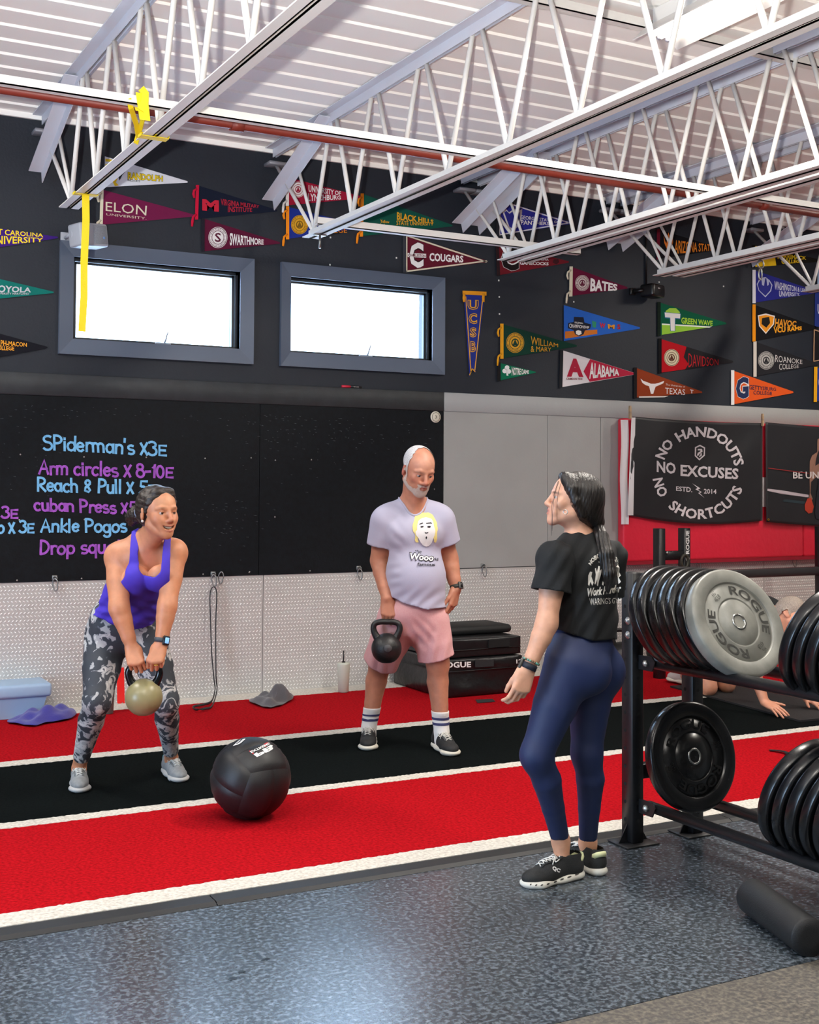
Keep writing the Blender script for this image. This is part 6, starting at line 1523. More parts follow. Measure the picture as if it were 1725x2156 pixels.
def k_hair(c):
    x, y, z = c.T; ear = (np.abs(x) > .062) & (y > -.04) & (y < .012) & (z < .026) & (z > -.05)
    n = noise3(c, 160) * .006 + noise3(c, 420, 3) * .006
    front = np.where(z > .085, .004 + .25 * np.abs(x), np.where(np.abs(x) > .05, .026, .018)) + n
    low = np.where(y < -.03, -.055, np.where(y < .012, .022, .03)) + n
    return (y < front) & (z > low) & ~ear
M_grey_hair = hair_mat('white cropped hair', '#d6d5d6', '#a7a5a6', (120, 120, 60), .75)
part_shell('hair', HM, HB, .0036, k_hair, M_grey_hair, man)
def k_beard(c):
    x, y, z = c.T; n = noise3(c, 260, 1) * .005
    lip = ((x / .023) ** 2 + ((z + .0665) / .0105) ** 2 < 1) & (y > .06)
    chin = (z < -.076 + n + .1 * np.abs(x)) & (y > .03) & (z > -.128); mous = (np.abs(x) < .034 + n) & (z < -.048 + n) & (z > -.09) & (y > .05)
    jawl = (z < -.052 + n) & (np.abs(x) > .036) & (y > .004 + n) & (z > -.115 + .3 * (.05 - y).clip(0)) & (z < -.052 - .9 * (y - .03).clip(0)); side = (np.abs(x) > .05) & (y > .006 + n) & (y < .022 + n) & (z < .034) & (z > -.06)
    return (chin | mous | jawl | side) & ~lip & (y + .9 * z > -.088)
part_shell('beard', HM, HB, .0026, k_beard, hair_mat('grey beard', '#c9c0b8', '#b08f7e', (200, 200, 120), .8), man)
# shirt
ax0, ax1 = nk0, nk1; zh = mp(890, 1281, 0)[2]
shirt = Field(); shirt.p = tor.p + armL.p + armR.p
shirt.cap(mp(870, 1200, 0) - UP * .0, mp(878, 1290, -.02), .155, .158, .05, (fM, .85))
for (s0, e0) in ((shL, elL), (shR, elR)): shirt.cap(lerp(s0, e0, .1), lerp(s0, e0, .7), .072, .078, .03)
def k_shirt(c):
    t1, t2 = axis_t(c, shL, elL), axis_t(c, shR, elR); d1, d2 = axis_dist(c, shL, elL), axis_dist(c, shR, elR)
    arm = ((d1 < .105) & (t1 > .62) & (c @ lM < (shL @ lM) + .045)) | ((d2 < .105) & (t2 > .60) & (c @ lM > (shR @ lM) - .045))
    q_ = c - ax0; neck = (((q_ @ lM) / .081) ** 2 + ((q_ @ fM - .020) / .092) ** 2 < 1) & (c[:, 2] > mp(870, 1100)[2])
    pp_ = pxy(c); hem = pp_[:, 1] > np.interp(pp_[:, 0], [815, 830, 850, 900, 950], [1252, 1259, 1270, 1284, 1276])
    return ~arm & ~neck & ~hem
def f_shirt(V):
    p = pxy(V); x, y = p[:, 0], p[:, 1]
    a = .0030 * np.sin(.17 * x + .20 * y + .8 * np.sin(.05 * x)) * np.exp(-((y - 1262) / 22) ** 2)
    b = .0032 * np.sin(.20 * y - .16 * x + .6 * np.sin(.06 * y)) * np.exp(-((x - 836) / 16) ** 2 - ((y - 1120) / 45) ** 2)
    return a + b + .0022 * np.sin(.30 * y + .05 * x) * np.exp(-((x - 832) / 14) ** 2 - ((y - 1215) / 35) ** 2)
M_shirt = mat('pale lavender grey jersey', '#b0aec4', .85, bump=(420, .25, .002), sheen=.1)
so = cloth_obj('shirt', shirt, .0065, k_shirt, M_shirt, man, .009, .003, 3, folds=f_shirt, band=(lambda c: c[2] > mp(870, 1095)[2], .0042, UP, 'collar'))
# sleeve hems and collar piping
bv = bvh_of(so); pr = print_on(bv, .0024, d0); pr2 = print_on(bv, .0052, d0); pr3 = print_on(bv, .0072, d0)
zm = lambda x, y: (740 + x / 5.39, 920 + y / 5.39)
def zmq(*p): return [zm(p[i], p[i + 1]) for i in range(0, 8, 2)]
def dec(name, col, pts, place, tex=1):
    P = [zm(*p) for p in pts]; A = np.array(P); st = .55 if (A.max(0) - A.min(0)).max() < 15 else 1.1
    xs = np.arange(A[:, 0].min() - st, A[:, 0].max() + st, st); ys = np.arange(A[:, 1].min() - st, A[:, 1].max() + st, st); nx, ny = len(xs), len(ys)
    gx, gy = np.meshgrid((xs[:-1] + xs[1:]) / 2, (ys[:-1] + ys[1:]) / 2, indexing='ij'); ins = in_poly(np.stack((gx, gy), -1), P); ii, jj = np.nonzero(ins)
    if len(ii) == 0: return None
    Q = np.stack((ii * ny + jj, (ii + 1) * ny + jj, (ii + 1) * ny + jj + 1, ii * ny + jj + 1), 1); V = np.zeros((nx * ny, 3))
    XY = np.array([(x, y, 0) for x in xs for y in ys]); XY = smooth_rim(XY, Q, 3)
    for q in np.unique(Q): V[q] = place(XY[q, 0], XY[q, 1])
    return quads_obj(name, V, Q, ink(col), so)
dec('print_hair', '#ead98a', [(745, 870), (790, 853), (830, 862), (870, 855), (920, 880), (950, 930), (975, 980), (980, 1050), (972, 1110), (975, 1160), (960, 1200), (940, 1195), (940, 1150), (750, 1150), (765, 1195), (735, 1198), (722, 1170), (728, 1110), (700, 1070), (696, 1000), (715, 940), (725, 890)], pr)
dec('print_face', '#e4e2e2', [(762, 950), (800, 920), (850, 912), (905, 925), (930, 960), (940, 1020), (955, 1062), (948, 1108), (932, 1150), (912, 1205), (885, 1235), (850, 1245), (812, 1230), (785, 1195), (765, 1150), (738, 1120), (728, 1078), (748, 1055), (748, 1000)], pr2)
for q in (((770, 985), (812, 970), (815, 980), (772, 995)), ((850, 975), (905, 968), (920, 990), (900, 980), (852, 985)), ((785, 1012), (822, 1008), (815, 1026), (790, 1028)), ((862, 1010), (902, 1008), (898, 1028), (866, 1028)), ((845, 1130), (858, 1128), (862, 1145), (852, 1162), (843, 1148)), ((830, 1075), (845, 1085), (870, 1082), (876, 1072), (872, 1092), (840, 1096))): dec('print_line', '#2c2a30', q, pr3)
def mtext(s, q, col, bold, pl=pr3, shear=0): 
    mb = MB(); put_text(mb, s, quad_fn(*q, pl), bold, 2, shear); mb.build('lettering', ink(col), so)
mtext('the', zmq(722, 1277, 800, 1290, 800, 1310, 722, 1297), '#2c2a30', .01)
mtext('Wooo', zmq(658, 1303, 940, 1325, 940, 1420, 662, 1400), '#26242a', .075, pr2, .2); mtext('Wooo', zmq(667, 1312, 934, 1334, 934, 1411, 670, 1392), '#e9e8ea', .03, pr3, .2)
mtext('rld', zmq(935, 1368, 986, 1372, 986, 1404, 935, 1400), '#2c2a30', .01); mtext('famous', zmq(750, 1425, 952, 1430, 952, 1464, 750, 1462), '#2c2a30', .02)
# shorts
M_short = mat('pink cotton shorts', '#d89fa2', .85, var=(140, .6, 3, .5), col2='#dfb5b3', bump=(300, .3, .003))
sho = Field(); sho.ell(mp(868, 1285, .0), (.165, .132, .11), (lM, fM, UP), .05)
heL, heR = lerp(hipL, knL, .92) + fM * .0, lerp(hipR, knR, .86)
sho.ell(mp(869, 1322, .01), (.115, .10, .055), (lM, fM, UP), .05); sho.chain([hipL + lM * -.004, lerp(hipL, knL, .5), lerp(hipL, knL, 1.1)], [.108, .104, .094], .05); sho.chain([hipR + lM * .004, lerp(hipR, knR, .5), lerp(hipR, knR, 1.1)], [.108, .102, .090], .05)
def k_short(c):
    tl_, tr_ = axis_t(c, hipL, knL), axis_t(c, hipR, knR); left = axis_dist(c, hipL, knL) < axis_dist(c, hipR, knR)
    return np.where(left, tl_ < .95, tr_ < .86) & (c[:, 2] < zh + .10)
def f_short(V):
    p = pxy(V); x, y = p[:, 0], p[:, 1]; return .004 * np.sin(.25 * x + .05 * y) * np.clip((y - 1320) / 50, 0, 1) + .004 * np.sin(.22 * y - .25 * (x - 870)) * np.exp(-((x - 885) / 25) ** 2 - ((y - 1335) / 30) ** 2)
cloth_obj('shorts', sho, .0065, k_short, M_short, man, .009, .003, 3, folds=f_short)
# socks and shoes
M_sock = mat('white ribbed sock', '#e2e0dc', .9, bump=(300, .3, .003)); M_stripe = mat('navy sock stripe', '#3a3c66', .9)
M_shb = mat('black mesh shoe', '#1b1c1d', .7, bump=(500, .5, .003)); M_shs = mat('off white sole', '#cfcabc', .6); M_lw = mat('grey lace', '#b9b7b0', .7)
for (kn, an, ys0) in ((knL, anL, 1489), (knR, anR, 1497)):
    sf = Field(); sf.chain([lerp(kn, an, .28) - fM * .022, lerp(kn, an, .62) - fM * .012, an, an - UP * .05], [.0624, .048, .040, .038], .03); sf.cap(lerp(kn, an, .3) + fM * .015, lerp(kn, an, .7) + fM * .018, .034, .028, .03); zt = at_depth(pxy(an)[0], ys0, dep(an))[2]
    z1, z2_, z3, z4 = zt - .033, zt - .047, zt - .062, zt - .076
    sk = cloth_obj('sock', sf, .006, lambda c: (c[:, 2] < zt), M_sock, man, .004, .002, 2)
    for za, zb in ((z1, z2_), (z3, z4)): cloth_obj('sock_stripe', sf, .005, lambda c: (c[:, 2] < za) & (c[:, 2] > zb), M_stripe, sk, .0062, 0, 2)
shoe(man, gl, on_floor(768, 1592, GZ) - gl, .285, M_shb, M_shs, M_lw, eyestay=mat('charcoal overlay', '#3a3b3c', .7), m_tongue=M_shb); shoe(man, gr, on_floor(966, 1600, GZ) - gr, .285, M_shb, M_shs, M_lw, eyestay=mat('charcoal overlay', '#3a3b3c', .7), m_tongue=M_shb)
M_wb = mat('black watch strap', '#141414', .5)
watch(man, lerp(wrR, elR, .06), elR - wrR, RH * .8 - FH * .6, mat('olive watch strap', '#2c2d27', .6), mat('grey watch case', '#55534f', .3, metal=.6), mat('watch glass', '#101114', .15), .031)
# his kettlebell
kc = mp(814, 1365, -.135)
kbm = kettlebell('kettlebell', 'black iron kettlebell held by the man in pink shorts', kc, .084, None, RH, M_iron, M_iron, .073, .062)
dd = nrm(-fM + 0); MB().lathe([(.024, .083), (.02, .0865), (0, .0872)], 20, kc, (RH, UP, nrm(-FH * .98 + RH * .1 + UP * .12))).build('label_face', mat('grey face', '#3e3e40', .5), kbm)

# ================================================================== woman in the purple top
d1 = 6.0
def wp_(px, py, d): return at_depth(px, py, d)
gl, gr = on_floor(166, 1652, GZ), on_floor(361, 1632, GZ)
wom = thing('person', 'woman in a purple tank top bending with a beige kettlebell', 'person', (gl + gr) / 2)
B = Field(); fW = nrm(-FH * .93 + RH * .30); lW, _, _ = ortho(fW, UP)
HW = Head(wp_(333, 1080, 5.66), -FH * .72 + RH * .68 + UP * .02, UP - RH * .02, .985)
HW.add(B, jaw=.86, smile=1.0, open_=1.0, cheek=.95, squint=1.0, nose=.92)
nk0, nk1 = wp_(303, 1142, 5.80), HW.P(0, -.02, -.06); B.cap(nk0, nk1, .052, .046, .03); B.cap(wp_(312, 1150, 5.73), HW.P(0, .02, -.085), .038, .030, .03)
shL, shR = wp_(249, 1172, 5.82), wp_(368, 1164, 5.77)
elL, wrL = wp_(251, 1280, 5.67), wp_(277, 1362, 5.65); elR, wrR = wp_(352, 1276, 5.66), wp_(339, 1356, 5.62)
tor = Field(); ax_t = nrm(wp_(262, 1318, 6.12) - wp_(306, 1180, 5.80)); ft = nrm(fW - ax_t * (fW @ ax_t)); lt = nrm(np.cross(ft, ax_t)); lt = lt if lt @ RH > 0 else -lt
tor.ell(wp_(305, 1185, 5.82), (.145, .10, .13), (lt, ft, ax_t), .05); tor.ell(wp_(285, 1250, 5.95), (.125, .10, .13), (lt, ft, ax_t), .06); tor.ell(wp_(262, 1312, 6.08), (.155, .125, .11), (lt, ft, ax_t), .05)
tor.cap(lerp(shL, shR, .12), lerp(shL, shR, .88), .055, .055, .05); tor.cap(nk0, shL, .042, .045, .05); tor.cap(nk0, shR, .042, .045, .05)
tor.ell(wp_(287, 1218, 5.722), (.060, .050, .072), (lt, ft, ax_t), .011); tor.ell(wp_(337, 1216, 5.702), (.060, .050, .072), (lt, ft, ax_t), .011)
B.p += tor.p
B.ell(shL, (.060, .056, .062), None, .04); B.ell(shR, (.054, .052, .06), None, .04)
B.chain([shL, lerp(shL, elL, .5) , elL], [.058, .055, .043], .015); B.chain([shR, lerp(shR, elR, .5), elR], [.054, .051, .040], .015)
B.chain([elL, lerp(elL, wrL, .3), lerp(elL, wrL, .75), wrL], [.042, .043, .032, .026], .03); B.chain([elR, lerp(elR, wrR, .3), lerp(elR, wrR, .75), wrR], [.040, .041, .031, .026], .03)
kL, tL = hand(B, wrL, wp_(287, 1398, 5.605) - wrL, FH - UP * .3, RH, ((62, 84, 50), (60, 84, 50), (62, 84, 50), (66, 84, 50)), .98, (.35, .7, 50), .05, k=.004)
kR, tR = hand(B, wrR, wp_(324, 1396, 5.575) - wrR, FH - UP * .3, -RH, ((62, 84, 50), (60, 84, 50), (62, 84, 50), (66, 84, 50)), .98, (.35, .7, 50), .05, k=.004)
hipL, hipR = wp_(224, 1338, 6.10), wp_(305, 1334, 6.08); knL, knR = wp_(204, 1476, 5.90), wp_(349, 1478, 5.98); anL, anR = gl + UP * .09, gr + UP * .09
LG = Field()
LG.ell(wp_(262, 1325, 6.10), (.158, .13, .115), (lW, fW, UP), .05); LG.ell(wp_(266, 1303, 6.06), (.154, .124, .10), (lt, ft, ax_t), .05)
def wleg(hip, kn, an, s=1.0):
    LG.chain([hip, lerp(hip, kn, .5), kn], [.098 * s, .084 * s, .058 * s], .04); LG.ell(kn + fW * .012, (.046 * s, .03, .05), (lW, fW, UP), .03)
    LG.chain([kn, lerp(kn, an, .3) - fW * .02, lerp(kn, an, .62) - fW * .01, an], [.052 * s, .056 * s, .042 * s, .032 * s], .03)
wleg(hipL, knL, anL, 1.04); wleg(hipR, knR, anR, 1.0)
B.p += LG.p
tdl, tdr = on_floor(166, 1694, GZ) - gl, on_floor(400, 1664, GZ) - gr
for an, t in ((anL, tdl), (anR, tdr)): t = nrm(t * V3(1, 1, 0)); B.cap(an - UP * .02, an + t * .08 - UP * .06, .03, .025, .03)
fb = mkfine(fine_box([HW.c], .14, FINE), fine_box(tL + kL + tR + kR + [wrL, wrR], .025, FINE))
V, Q = skin_mesh(B, STEP, fb)
sk2 = skin_mat('woman skin', '#cf8f70')
red = '#c27a5c'
cl = wp_(307, 1205, 5.70)
quads_obj('body', V, Q, sk2, wom, tone('#c78662', [(blob(HW, (.045, .06, -.025), (.022, .03, .022)), red), (blob(HW, (-.045, .06, -.025), (.022, .03, .022)), red), (blob(HW, (0, .108, -.03), (.014, .02, .018)), red), (blob(HW, (0, .096, -.0595), (.026, .012, .0035)), '#ad6256'), (blob(HW, (0, .096, -.083), (.020, .012, .0045)), '#ad6256'), (blob(HW, (0, .078, -.069), (.026, .0095, .009)), '#3a1613'), (blob(HW, (0, .07, .055), (.06, .05, .03)), '#d09570'),
     (blob(HW, (.033, .085, .0235), (.018, .02, .003)), '#8a6048'), (blob(HW, (-.033, .085, .0235), (.018, .02, .003)), '#8a6048'), (lambda V: np.exp(-((pxy(V)[:, 1] - 1175) / 25) ** 2 - ((pxy(V)[:, 0] - 310) / 22) ** 2), '#c98066')]))
HW.eyes(wom, (.05, .02), '#4a3a2c')
th = MB(); n = 12; tx = [-.024 + .048 * i / n for i in range(n + 1)]; up_row = [HW.P(x, .0905 - 16 * x * x, -.0605 + 5 * x * x) for x in tx]; lo_row = [HW.P(x, .0900 - 16 * x * x, -.0605 + 5 * x * x - .0110 * math.cos(x / .026 * 1.45)) for x in tx]
th.sheet([up_row, lo_row]); th.build('teeth', mat('teeth', '#d8d2c4', .3), wom)
HBw = Field(); HBw.ell(HW.P(0, -.024, .047), (.0785, .097, .0825), (HW.l, HW.f, HW.u), .02); HBw.ell(HW.P(0, -.05, .0), (.07, .066, .07), (HW.l, HW.f, HW.u), .04)
for sx in (-1, 1): HBw.chain([HW.P(sx * .040, .050, .090), HW.P(sx * .066, .026, .048), HW.P(sx * .074, .010, .008)], [.009, .009, .007], .03)
HBw.cap(HW.P(-.03, .048, .102), HW.P(.03, .048, .102), .010, .010, .03)
M_brown = hair_mat('dark brown hair', '#17110e', '#3a2e27', (25, 25, 90), .45)
def rough_hair(V):
    q = HW.loc(V); return .0012 * np.sin(260 * q[:, 2] + 60 * q[:, 1] + 2.5 * np.sin(45 * q[:, 0])) + .0010 * noise3(V, 120)
cloth_obj('hair', HBw, .0045, lambda c: ~((HW.loc(c)[:, 1] > .02) & (HW.loc(c)[:, 2] < -.02)), M_brown, wom, .002, 0, 2, folds=rough_hair)
PT = Field(); PT.chain([HW.P(-.03, -.105, .005), HW.P(-.02, -.15, -.005), HW.P(-.015, -.195, -.02), HW.P(-.01, -.22, -.05)], [.024, .036, .034, .012], .03); PT.cap(HW.P(-.02, -.14, .0), HW.P(0, -.2, .03), .02, .006, .02)
cloth_obj('ponytail', PT, .0045, lambda c: c[:, 2] > -9, M_brown, wom, .002, 0, 2, folds=lambda V: .004 * noise3(V, 150) + .003 * noise3(V, 330, 1))
MB().path([HW.P(-.03 + .024 * math.cos(a), -.108, .004 + .024 * math.sin(a)) for a in np.linspace(0, 2 * math.pi, 17)[:-1]], .007, 8, closed=True).build('hair_tie', mat('blue grey hair tie', '#7f8fa6', .7), wom)
MB().ell(HW.P(-.081, -.004, -.036), (.006, .006, .006)).build('earring', mat('pearl', '#e3dfd8', .2), wom)
# tank top
TP = [(279, 1100), (292, 1100), (291, 1167), (293, 1200), (301, 1211), (325, 1216), (338, 1206), (343, 1158), (347, 1130), (360, 1130), (358, 1198), (357, 1235), (352, 1275), (340, 1294), (322, 1314), (300, 1324), (270, 1325), (240, 1316), (215, 1303), (185, 1289), (195, 1255), (205, 1235), (218, 1222), (248, 1232), (262, 1216), (265, 1197), (273, 1184), (274, 1150)]
def k_tank(c): return in_poly(pxy(c), TP)
def f_tank(V):
    p = pxy(V); return .003 * np.sin(.2 * p[:, 1] + .12 * p[:, 0]) * np.clip((p[:, 1] - 1235) / 30, 0, 1) + .002 * np.sin(.35 * p[:, 1] - .1 * p[:, 0]) * np.clip((p[:, 1] - 1250) / 30, 0, 1)
tk = Field(); tk.p = list(tor.p); tk.cap(wp_(285, 1235, 5.84), wp_(262, 1318, 6.02), .118, .135, .06, (ft, .8)); tk.cap(nk0, wp_(284, 1175, 5.74), .045, .04, .04); tk.cap(wp_(330, 1140, 5.74), wp_(350, 1180, 5.70), .05, .045, .04)
cloth_obj('tank_top', tk, .005, k_tank, mat('violet tank top', '#4632b8', .75, bump=(500, .2, .002)), wom, .010, .003, 3, folds=f_tank)
# printed leggings
def floral(name):
    m = bpy.data.materials.new(name); m.use_nodes = True; nt = m.node_tree; b = nt.nodes['Principled BSDF']; L = nt.links
    tc = nt.nodes.new('ShaderNodeTexCoord'); n0 = nt.nodes.new('ShaderNodeTexNoise'); n0.inputs['Scale'].default_value = 9; n0.inputs['Detail'].default_value = 2; L.new(tc.outputs['Object'], n0.inputs['Vector'])
    mx = nt.nodes.new('ShaderNodeMix'); mx.data_type = 'VECTOR'; mx.inputs[0].default_value = .22; L.new(tc.outputs['Object'], mx.inputs[4]); L.new(n0.outputs['Color'], mx.inputs[5])
    vo = nt.nodes.new('ShaderNodeTexVoronoi'); vo.inputs['Scale'].default_value = 15; vo.feature = 'SMOOTH_F1'; vo.inputs['Smoothness'].default_value = .25; L.new(mx.outputs[1], vo.inputs['Vector'])
    n1 = nt.nodes.new('ShaderNodeTexNoise'); n1.inputs['Scale'].default_value = 7.5; n1.inputs['Detail'].default_value = 3.5; n1.inputs['Distortion'].default_value = 2.2; L.new(mx.outputs[1], n1.inputs['Vector'])
    ad = nt.nodes.new('ShaderNodeMath'); ad.operation = 'MULTIPLY_ADD'; ad.inputs[1].default_value = -.35; L.new(vo.outputs['Distance'], ad.inputs[0]); L.new(n1.outputs['Fac'], ad.inputs[2])
    cr = nt.nodes.new('ShaderNodeValToRGB'); L.new(ad.outputs[0], cr.inputs[0]); e = cr.color_ramp; e.interpolation = 'CONSTANT'
    e.elements[0].position = 0; e.elements[0].color = (*lin('#33383f'), 1); e.elements[1].position = .31; e.elements[1].color = (*lin('#4f555c'), 1)
    q = e.elements.new(.335); q.color = (*lin('#a9a9a8'), 1); q = e.elements.new(.43); q.color = (*lin('#c3c2be'), 1); q = e.elements.new(.52); q.color = (*lin('#41474e'), 1)
    L.new(cr.outputs[0], b.inputs['Base Color']); b.inputs['Roughness'].default_value = .7; return m
lg = Field(); lg.p = list(LG.p) + list(tor.p)
def k_leg(c):
    tl_, tr_ = axis_t(c, knL, anL), axis_t(c, knR, anR); left = (pxy(c)[:, 0] < 265); p = pxy(c); return np.where(left, tl_ < .86, tr_ < .88) & (p[:, 1] > np.interp(p[:, 0], [170, 200, 240, 300, 340, 360], [1245, 1252, 1290, 1304, 1276, 1262]))
cloth_obj('leggings', lg, .006, k_leg, floral('floral leggings print'), wom, .004, .002, 2)
M_shg = mat('grey mesh shoe', '#8b8e90', .75, var=(60, .5, 3), col2='#767b7e', bump=(500, .5, .003)); M_lg = mat('light grey lace', '#c3c5c2', .7); M_teal = mat('teal heel tab', '#3fb4bf', .6); M_sg = mat('pale grey sole', '#b3b2b0', .6)
for g_, t in ((gl, tdl), (gr, tdr)):
    s, P = shoe(wom, g_, t, .262, M_shg, M_sg, M_lg, eyestay=mat('slate overlay', '#6b7073', .7), m_tongue=mat('dark tongue', '#4a4c4e', .8), heel=M_teal)
    MB().path(smooth_closed([P(-.040, .135, .008), P(-.03, .168, .012), P(0, .186, .016), P(.03, .168, .012), P(.044, .135, .008)], 4, False), .010, 6, flat=1.3, up=UP).build('toe_bumper', mat('black rubber toe', '#1b1c1d', .7), s)
    MB().path(smooth_closed([P(-.028, -.03, .100), P(-.012, .02, .112), P(.012, .02, .112), P(.028, -.03, .100)], 4, False), .006, 6).build('sock_edge', mat('crimson sock', '#a8203a', .8), s)
watch(wom, lerp(wrR, elR, .10), elR - wrR, RH * .75 - FH * .65, mat('slate watch strap', '#3a3f45', .6), mat('black watch case', '#0f1013', .3), mat('lit watch screen', '#7fb4e8', .3, emit=.5), .029, .010)
fdir = nrm(kR[2] - wrR); MB().path([kR[2] + UP * -.012 - FH * .012 + RH * (.010 * math.cos(a)) + FH * (.010 * math.sin(a)) for a in np.linspace(0, 2 * math.pi, 13)[:-1]], .002, 6, closed=True).build('ring', mat('gold ring', '#d8b850', .2, metal=1), wom)
kc = wp_(303, 1468, 5.645)
M_kb = mat('olive beige kettlebell', '#8f8760', .35, var=(4, .4, 3), col2='#7a7350'); M_khb = mat('glossy black handle', '#0d0e10', .22)
kw = kettlebell('kettlebell', 'olive beige kettlebell with black handle held by the bending woman', kc, .0845, None, nrm(RH + FH * .15), M_kb, M_khb, .070, .060, thick=.0155)

# ================================================================== young woman seen from behind
g1 = on_floor(1196, 1851, 0)
ym = thing('person', 'young woman in a black T-shirt and navy leggings seen from behind', 'person', g1)
def yp(px, py, dd=0.0): return at_depth(px, py, 4.74 + dd)
fY = nrm(-RH * .80 + FH * .60); lY, _, _ = ortho(fY, UP)
B = Field(); HY = Head(yp(1207, 1055, -.02), -RH * .97 - FH * .05 + UP * .20, UP, .885)
HY.add(B, jaw=.92, nose=.9)
nk0, nk1 = yp(1222, 1136, .02), HY.P(0, -.025, -.055); B.cap(nk0, nk1, .050, .046, .03)
shL, shR = yp(1170, 1178, -.13), yp(1284, 1174, .14); elL, wrL = yp(1152, 1312, -.17), yp(1112, 1408, -.20); elR, wrR = yp(1270, 1310, .20), yp(1245, 1400, .16)
tor = Field()
tor.ell(yp(1226, 1190, .0), (.146, .105, .125), (lY, fY, UP), .05); tor.ell(yp(1228, 1275, .0), (.120, .092, .13), (lY, fY, UP), .06)
tor.cap(lerp(shL, shR, .15), lerp(shL, shR, .85), .046, .046, .04); tor.cap(nk0, shL, .034, .042, .04); tor.cap(nk0, shR, .034, .042, .04)
tor.ell(yp(1192, 1205, .05), (.11, .06, .07), (lY, fY, UP), .05)
B.p += tor.p
PV = Field(); PV.ell(yp(1226, 1365, .0), (.136, .108, .11), (lY, fY, UP), .06)
bk = -fY
PV.ell(yp(1226, 1412, -.06) + bk * .025, (.080, .088, .088), (lY, fY, UP), .035); PV.ell(yp(1256, 1412, .07) + bk * .025, (.080, .088, .088), (lY, fY, UP), .035)
hipL, hipR = yp(1200, 1400, -.08), yp(1245, 1402, .08); knL, knR = yp(1130, 1590, -.14), yp(1236, 1585, .05)
hb_, tb_ = on_floor(1222, 1846, 0), on_floor(1112, 1867, 0); tdir = nrm((tb_ - hb_) * V3(1, 1, 0)); g_l = hb_ + tdir * .085; g_r = on_floor(1240, 1832, 0)
anL, anR = at_depth(1181, 1770, dep(g_l + UP * .14)), at_depth(1238, 1775, dep(g_r + UP * .14))
for (hip, kn, an) in ((hipL, knL, anL), (hipR, knR, anR)):
    PV.chain([hip, lerp(hip, kn, .45), kn], [.094, .078, .053], .05); PV.ell(kn + fY * .003, (.042, .03, .055), (lY, fY, UP), .04)
    PV.chain([kn, lerp(kn, an, .28) + bk * .014, lerp(kn, an, .6) + bk * .008, an], [.049, .0505, .039, .030], .03)
B.p += PV.p
B.ell(shL, .05, None, .04); B.chain([shL, lerp(shL, elL, .5), elL], [.050, .045, .036], .010); B.chain([elL, lerp(elL, wrL, .3), lerp(elL, wrL, .75), wrL], [.037, .038, .029, .0235], .03)
B.ell(shR, .05, None, .04); B.chain([shR, elR], [.050, .038], .01); B.chain([elR, wrR], [.038, .024], .03)
kL, tL = hand(B, wrL, yp(1096, 1455, -.215) - wrL, RH * .6 + FH * .5, -FH * .35 - RH * .9, ((20, 35, 22), (26, 38, 24), (32, 42, 26), (36, 44, 28)), .93, (.45, .25, 20), .05)
hand(B, wrR, yp(1232, 1445, .14) - wrR, -RH * .3 - FH * .8, -RH, (20, 30, 20), .93)
B.cap(anL, g_l + UP * .06, .031, .029, .03); B.cap(anR, g_r + UP * .06, .031, .029, .03)
fb = mkfine(fine_box([HY.c], .13, FINE), fine_box(tL + kL + [wrL], .022, FINE))
V, Q = skin_mesh(B, STEP, fb)
quads_obj('body', V, Q, skin_mat('young woman skin', '#d7a184'), ym, tone('#d9a488', [(blob(HY, (0, .098, -.066), (.022, .02, .012)), '#b56a62'), (blob(HY, (.033, .085, .019), (.02, .02, .0045)), '#3a2c26'), (blob(HY, (-.033, .085, .019), (.02, .02, .0045)), '#3a2c26'), (lambda V: np.exp(-((pxy(V)[:, 1] - 1790) / 30) ** 2), '#d9a080')]))
HY.eyes(ym, (0, 0), '#3a2a20')
M_dark = hair_mat('near black hair', '#0c0a0a', '#241d19', (70, 70, 5), .36)
hf = Field(); A3 = (HY.l, HY.f, HY.u); K = HY.k
hf.ell(HY.P(0, -.024, .046), (.0835 * K, .100 * K, .086 * K), A3, .02); hf.ell(HY.P(0, -.050, -.004), (.076 * K, .074 * K, .080 * K), A3, .04)
pb = yp(1257, 1102, -.0)
hf.cap(HY.P(0, -.06, -.02), lerp(HY.P(0, -.06, -.02), pb, .8), .055, .030, .04); hf.cap(lerp(HY.P(0, -.06, -.02), pb, .6), pb, .036, .021, .03)
for sx in (-1, 1): hf.chain([HY.P(sx * .03, .060, .098), HY.P(sx * .070, .030, .050), HY.P(sx * .080, .004, -.002), HY.P(sx * .070, -.036, -.052)], [.014, .016, .015, .014], .03)
def rough2(V): return .0006 * np.sin(HY.loc(V)[:, 1] * 420 + 3 * np.sin(HY.loc(V)[:, 2] * 30))
cloth_obj('hair', hf, .0045, lambda c: ~((HY.loc(c)[:, 1] > .015) & (HY.loc(c)[:, 2] < -.01)), M_dark, ym, .0015, 0, 2, folds=rough2)
pt = Field(); pt.chain([pb, yp(1266, 1128, -.05), yp(1276, 1168, -.10), yp(1282, 1208, -.12), yp(1281, 1246, -.11)], [.018, .024, .029, .026, .006], .03)
cloth_obj('ponytail', pt, .0045, lambda c: c[:, 2] > -9, M_dark, ym, .0015, 0, 2, folds=lambda V: .0022 * np.sin(V @ RH * 500 + 2 * np.sin(V[:, 2] * 20)))
pd = nrm(yp(1266, 1128, -.03) - pb); q1 = nrm(np.cross(pd, UP)); q2 = np.cross(pd, q1)
MB().path([pb + pd * .004 + (q1 * math.cos(a) + q2 * math.sin(a)) * .021 for a in np.linspace(0, 2 * math.pi, 17)[:-1]], .0085, 8, closed=True).build('hair_tie', mat('black hair tie', '#101012', .8), ym)
stn = MB()
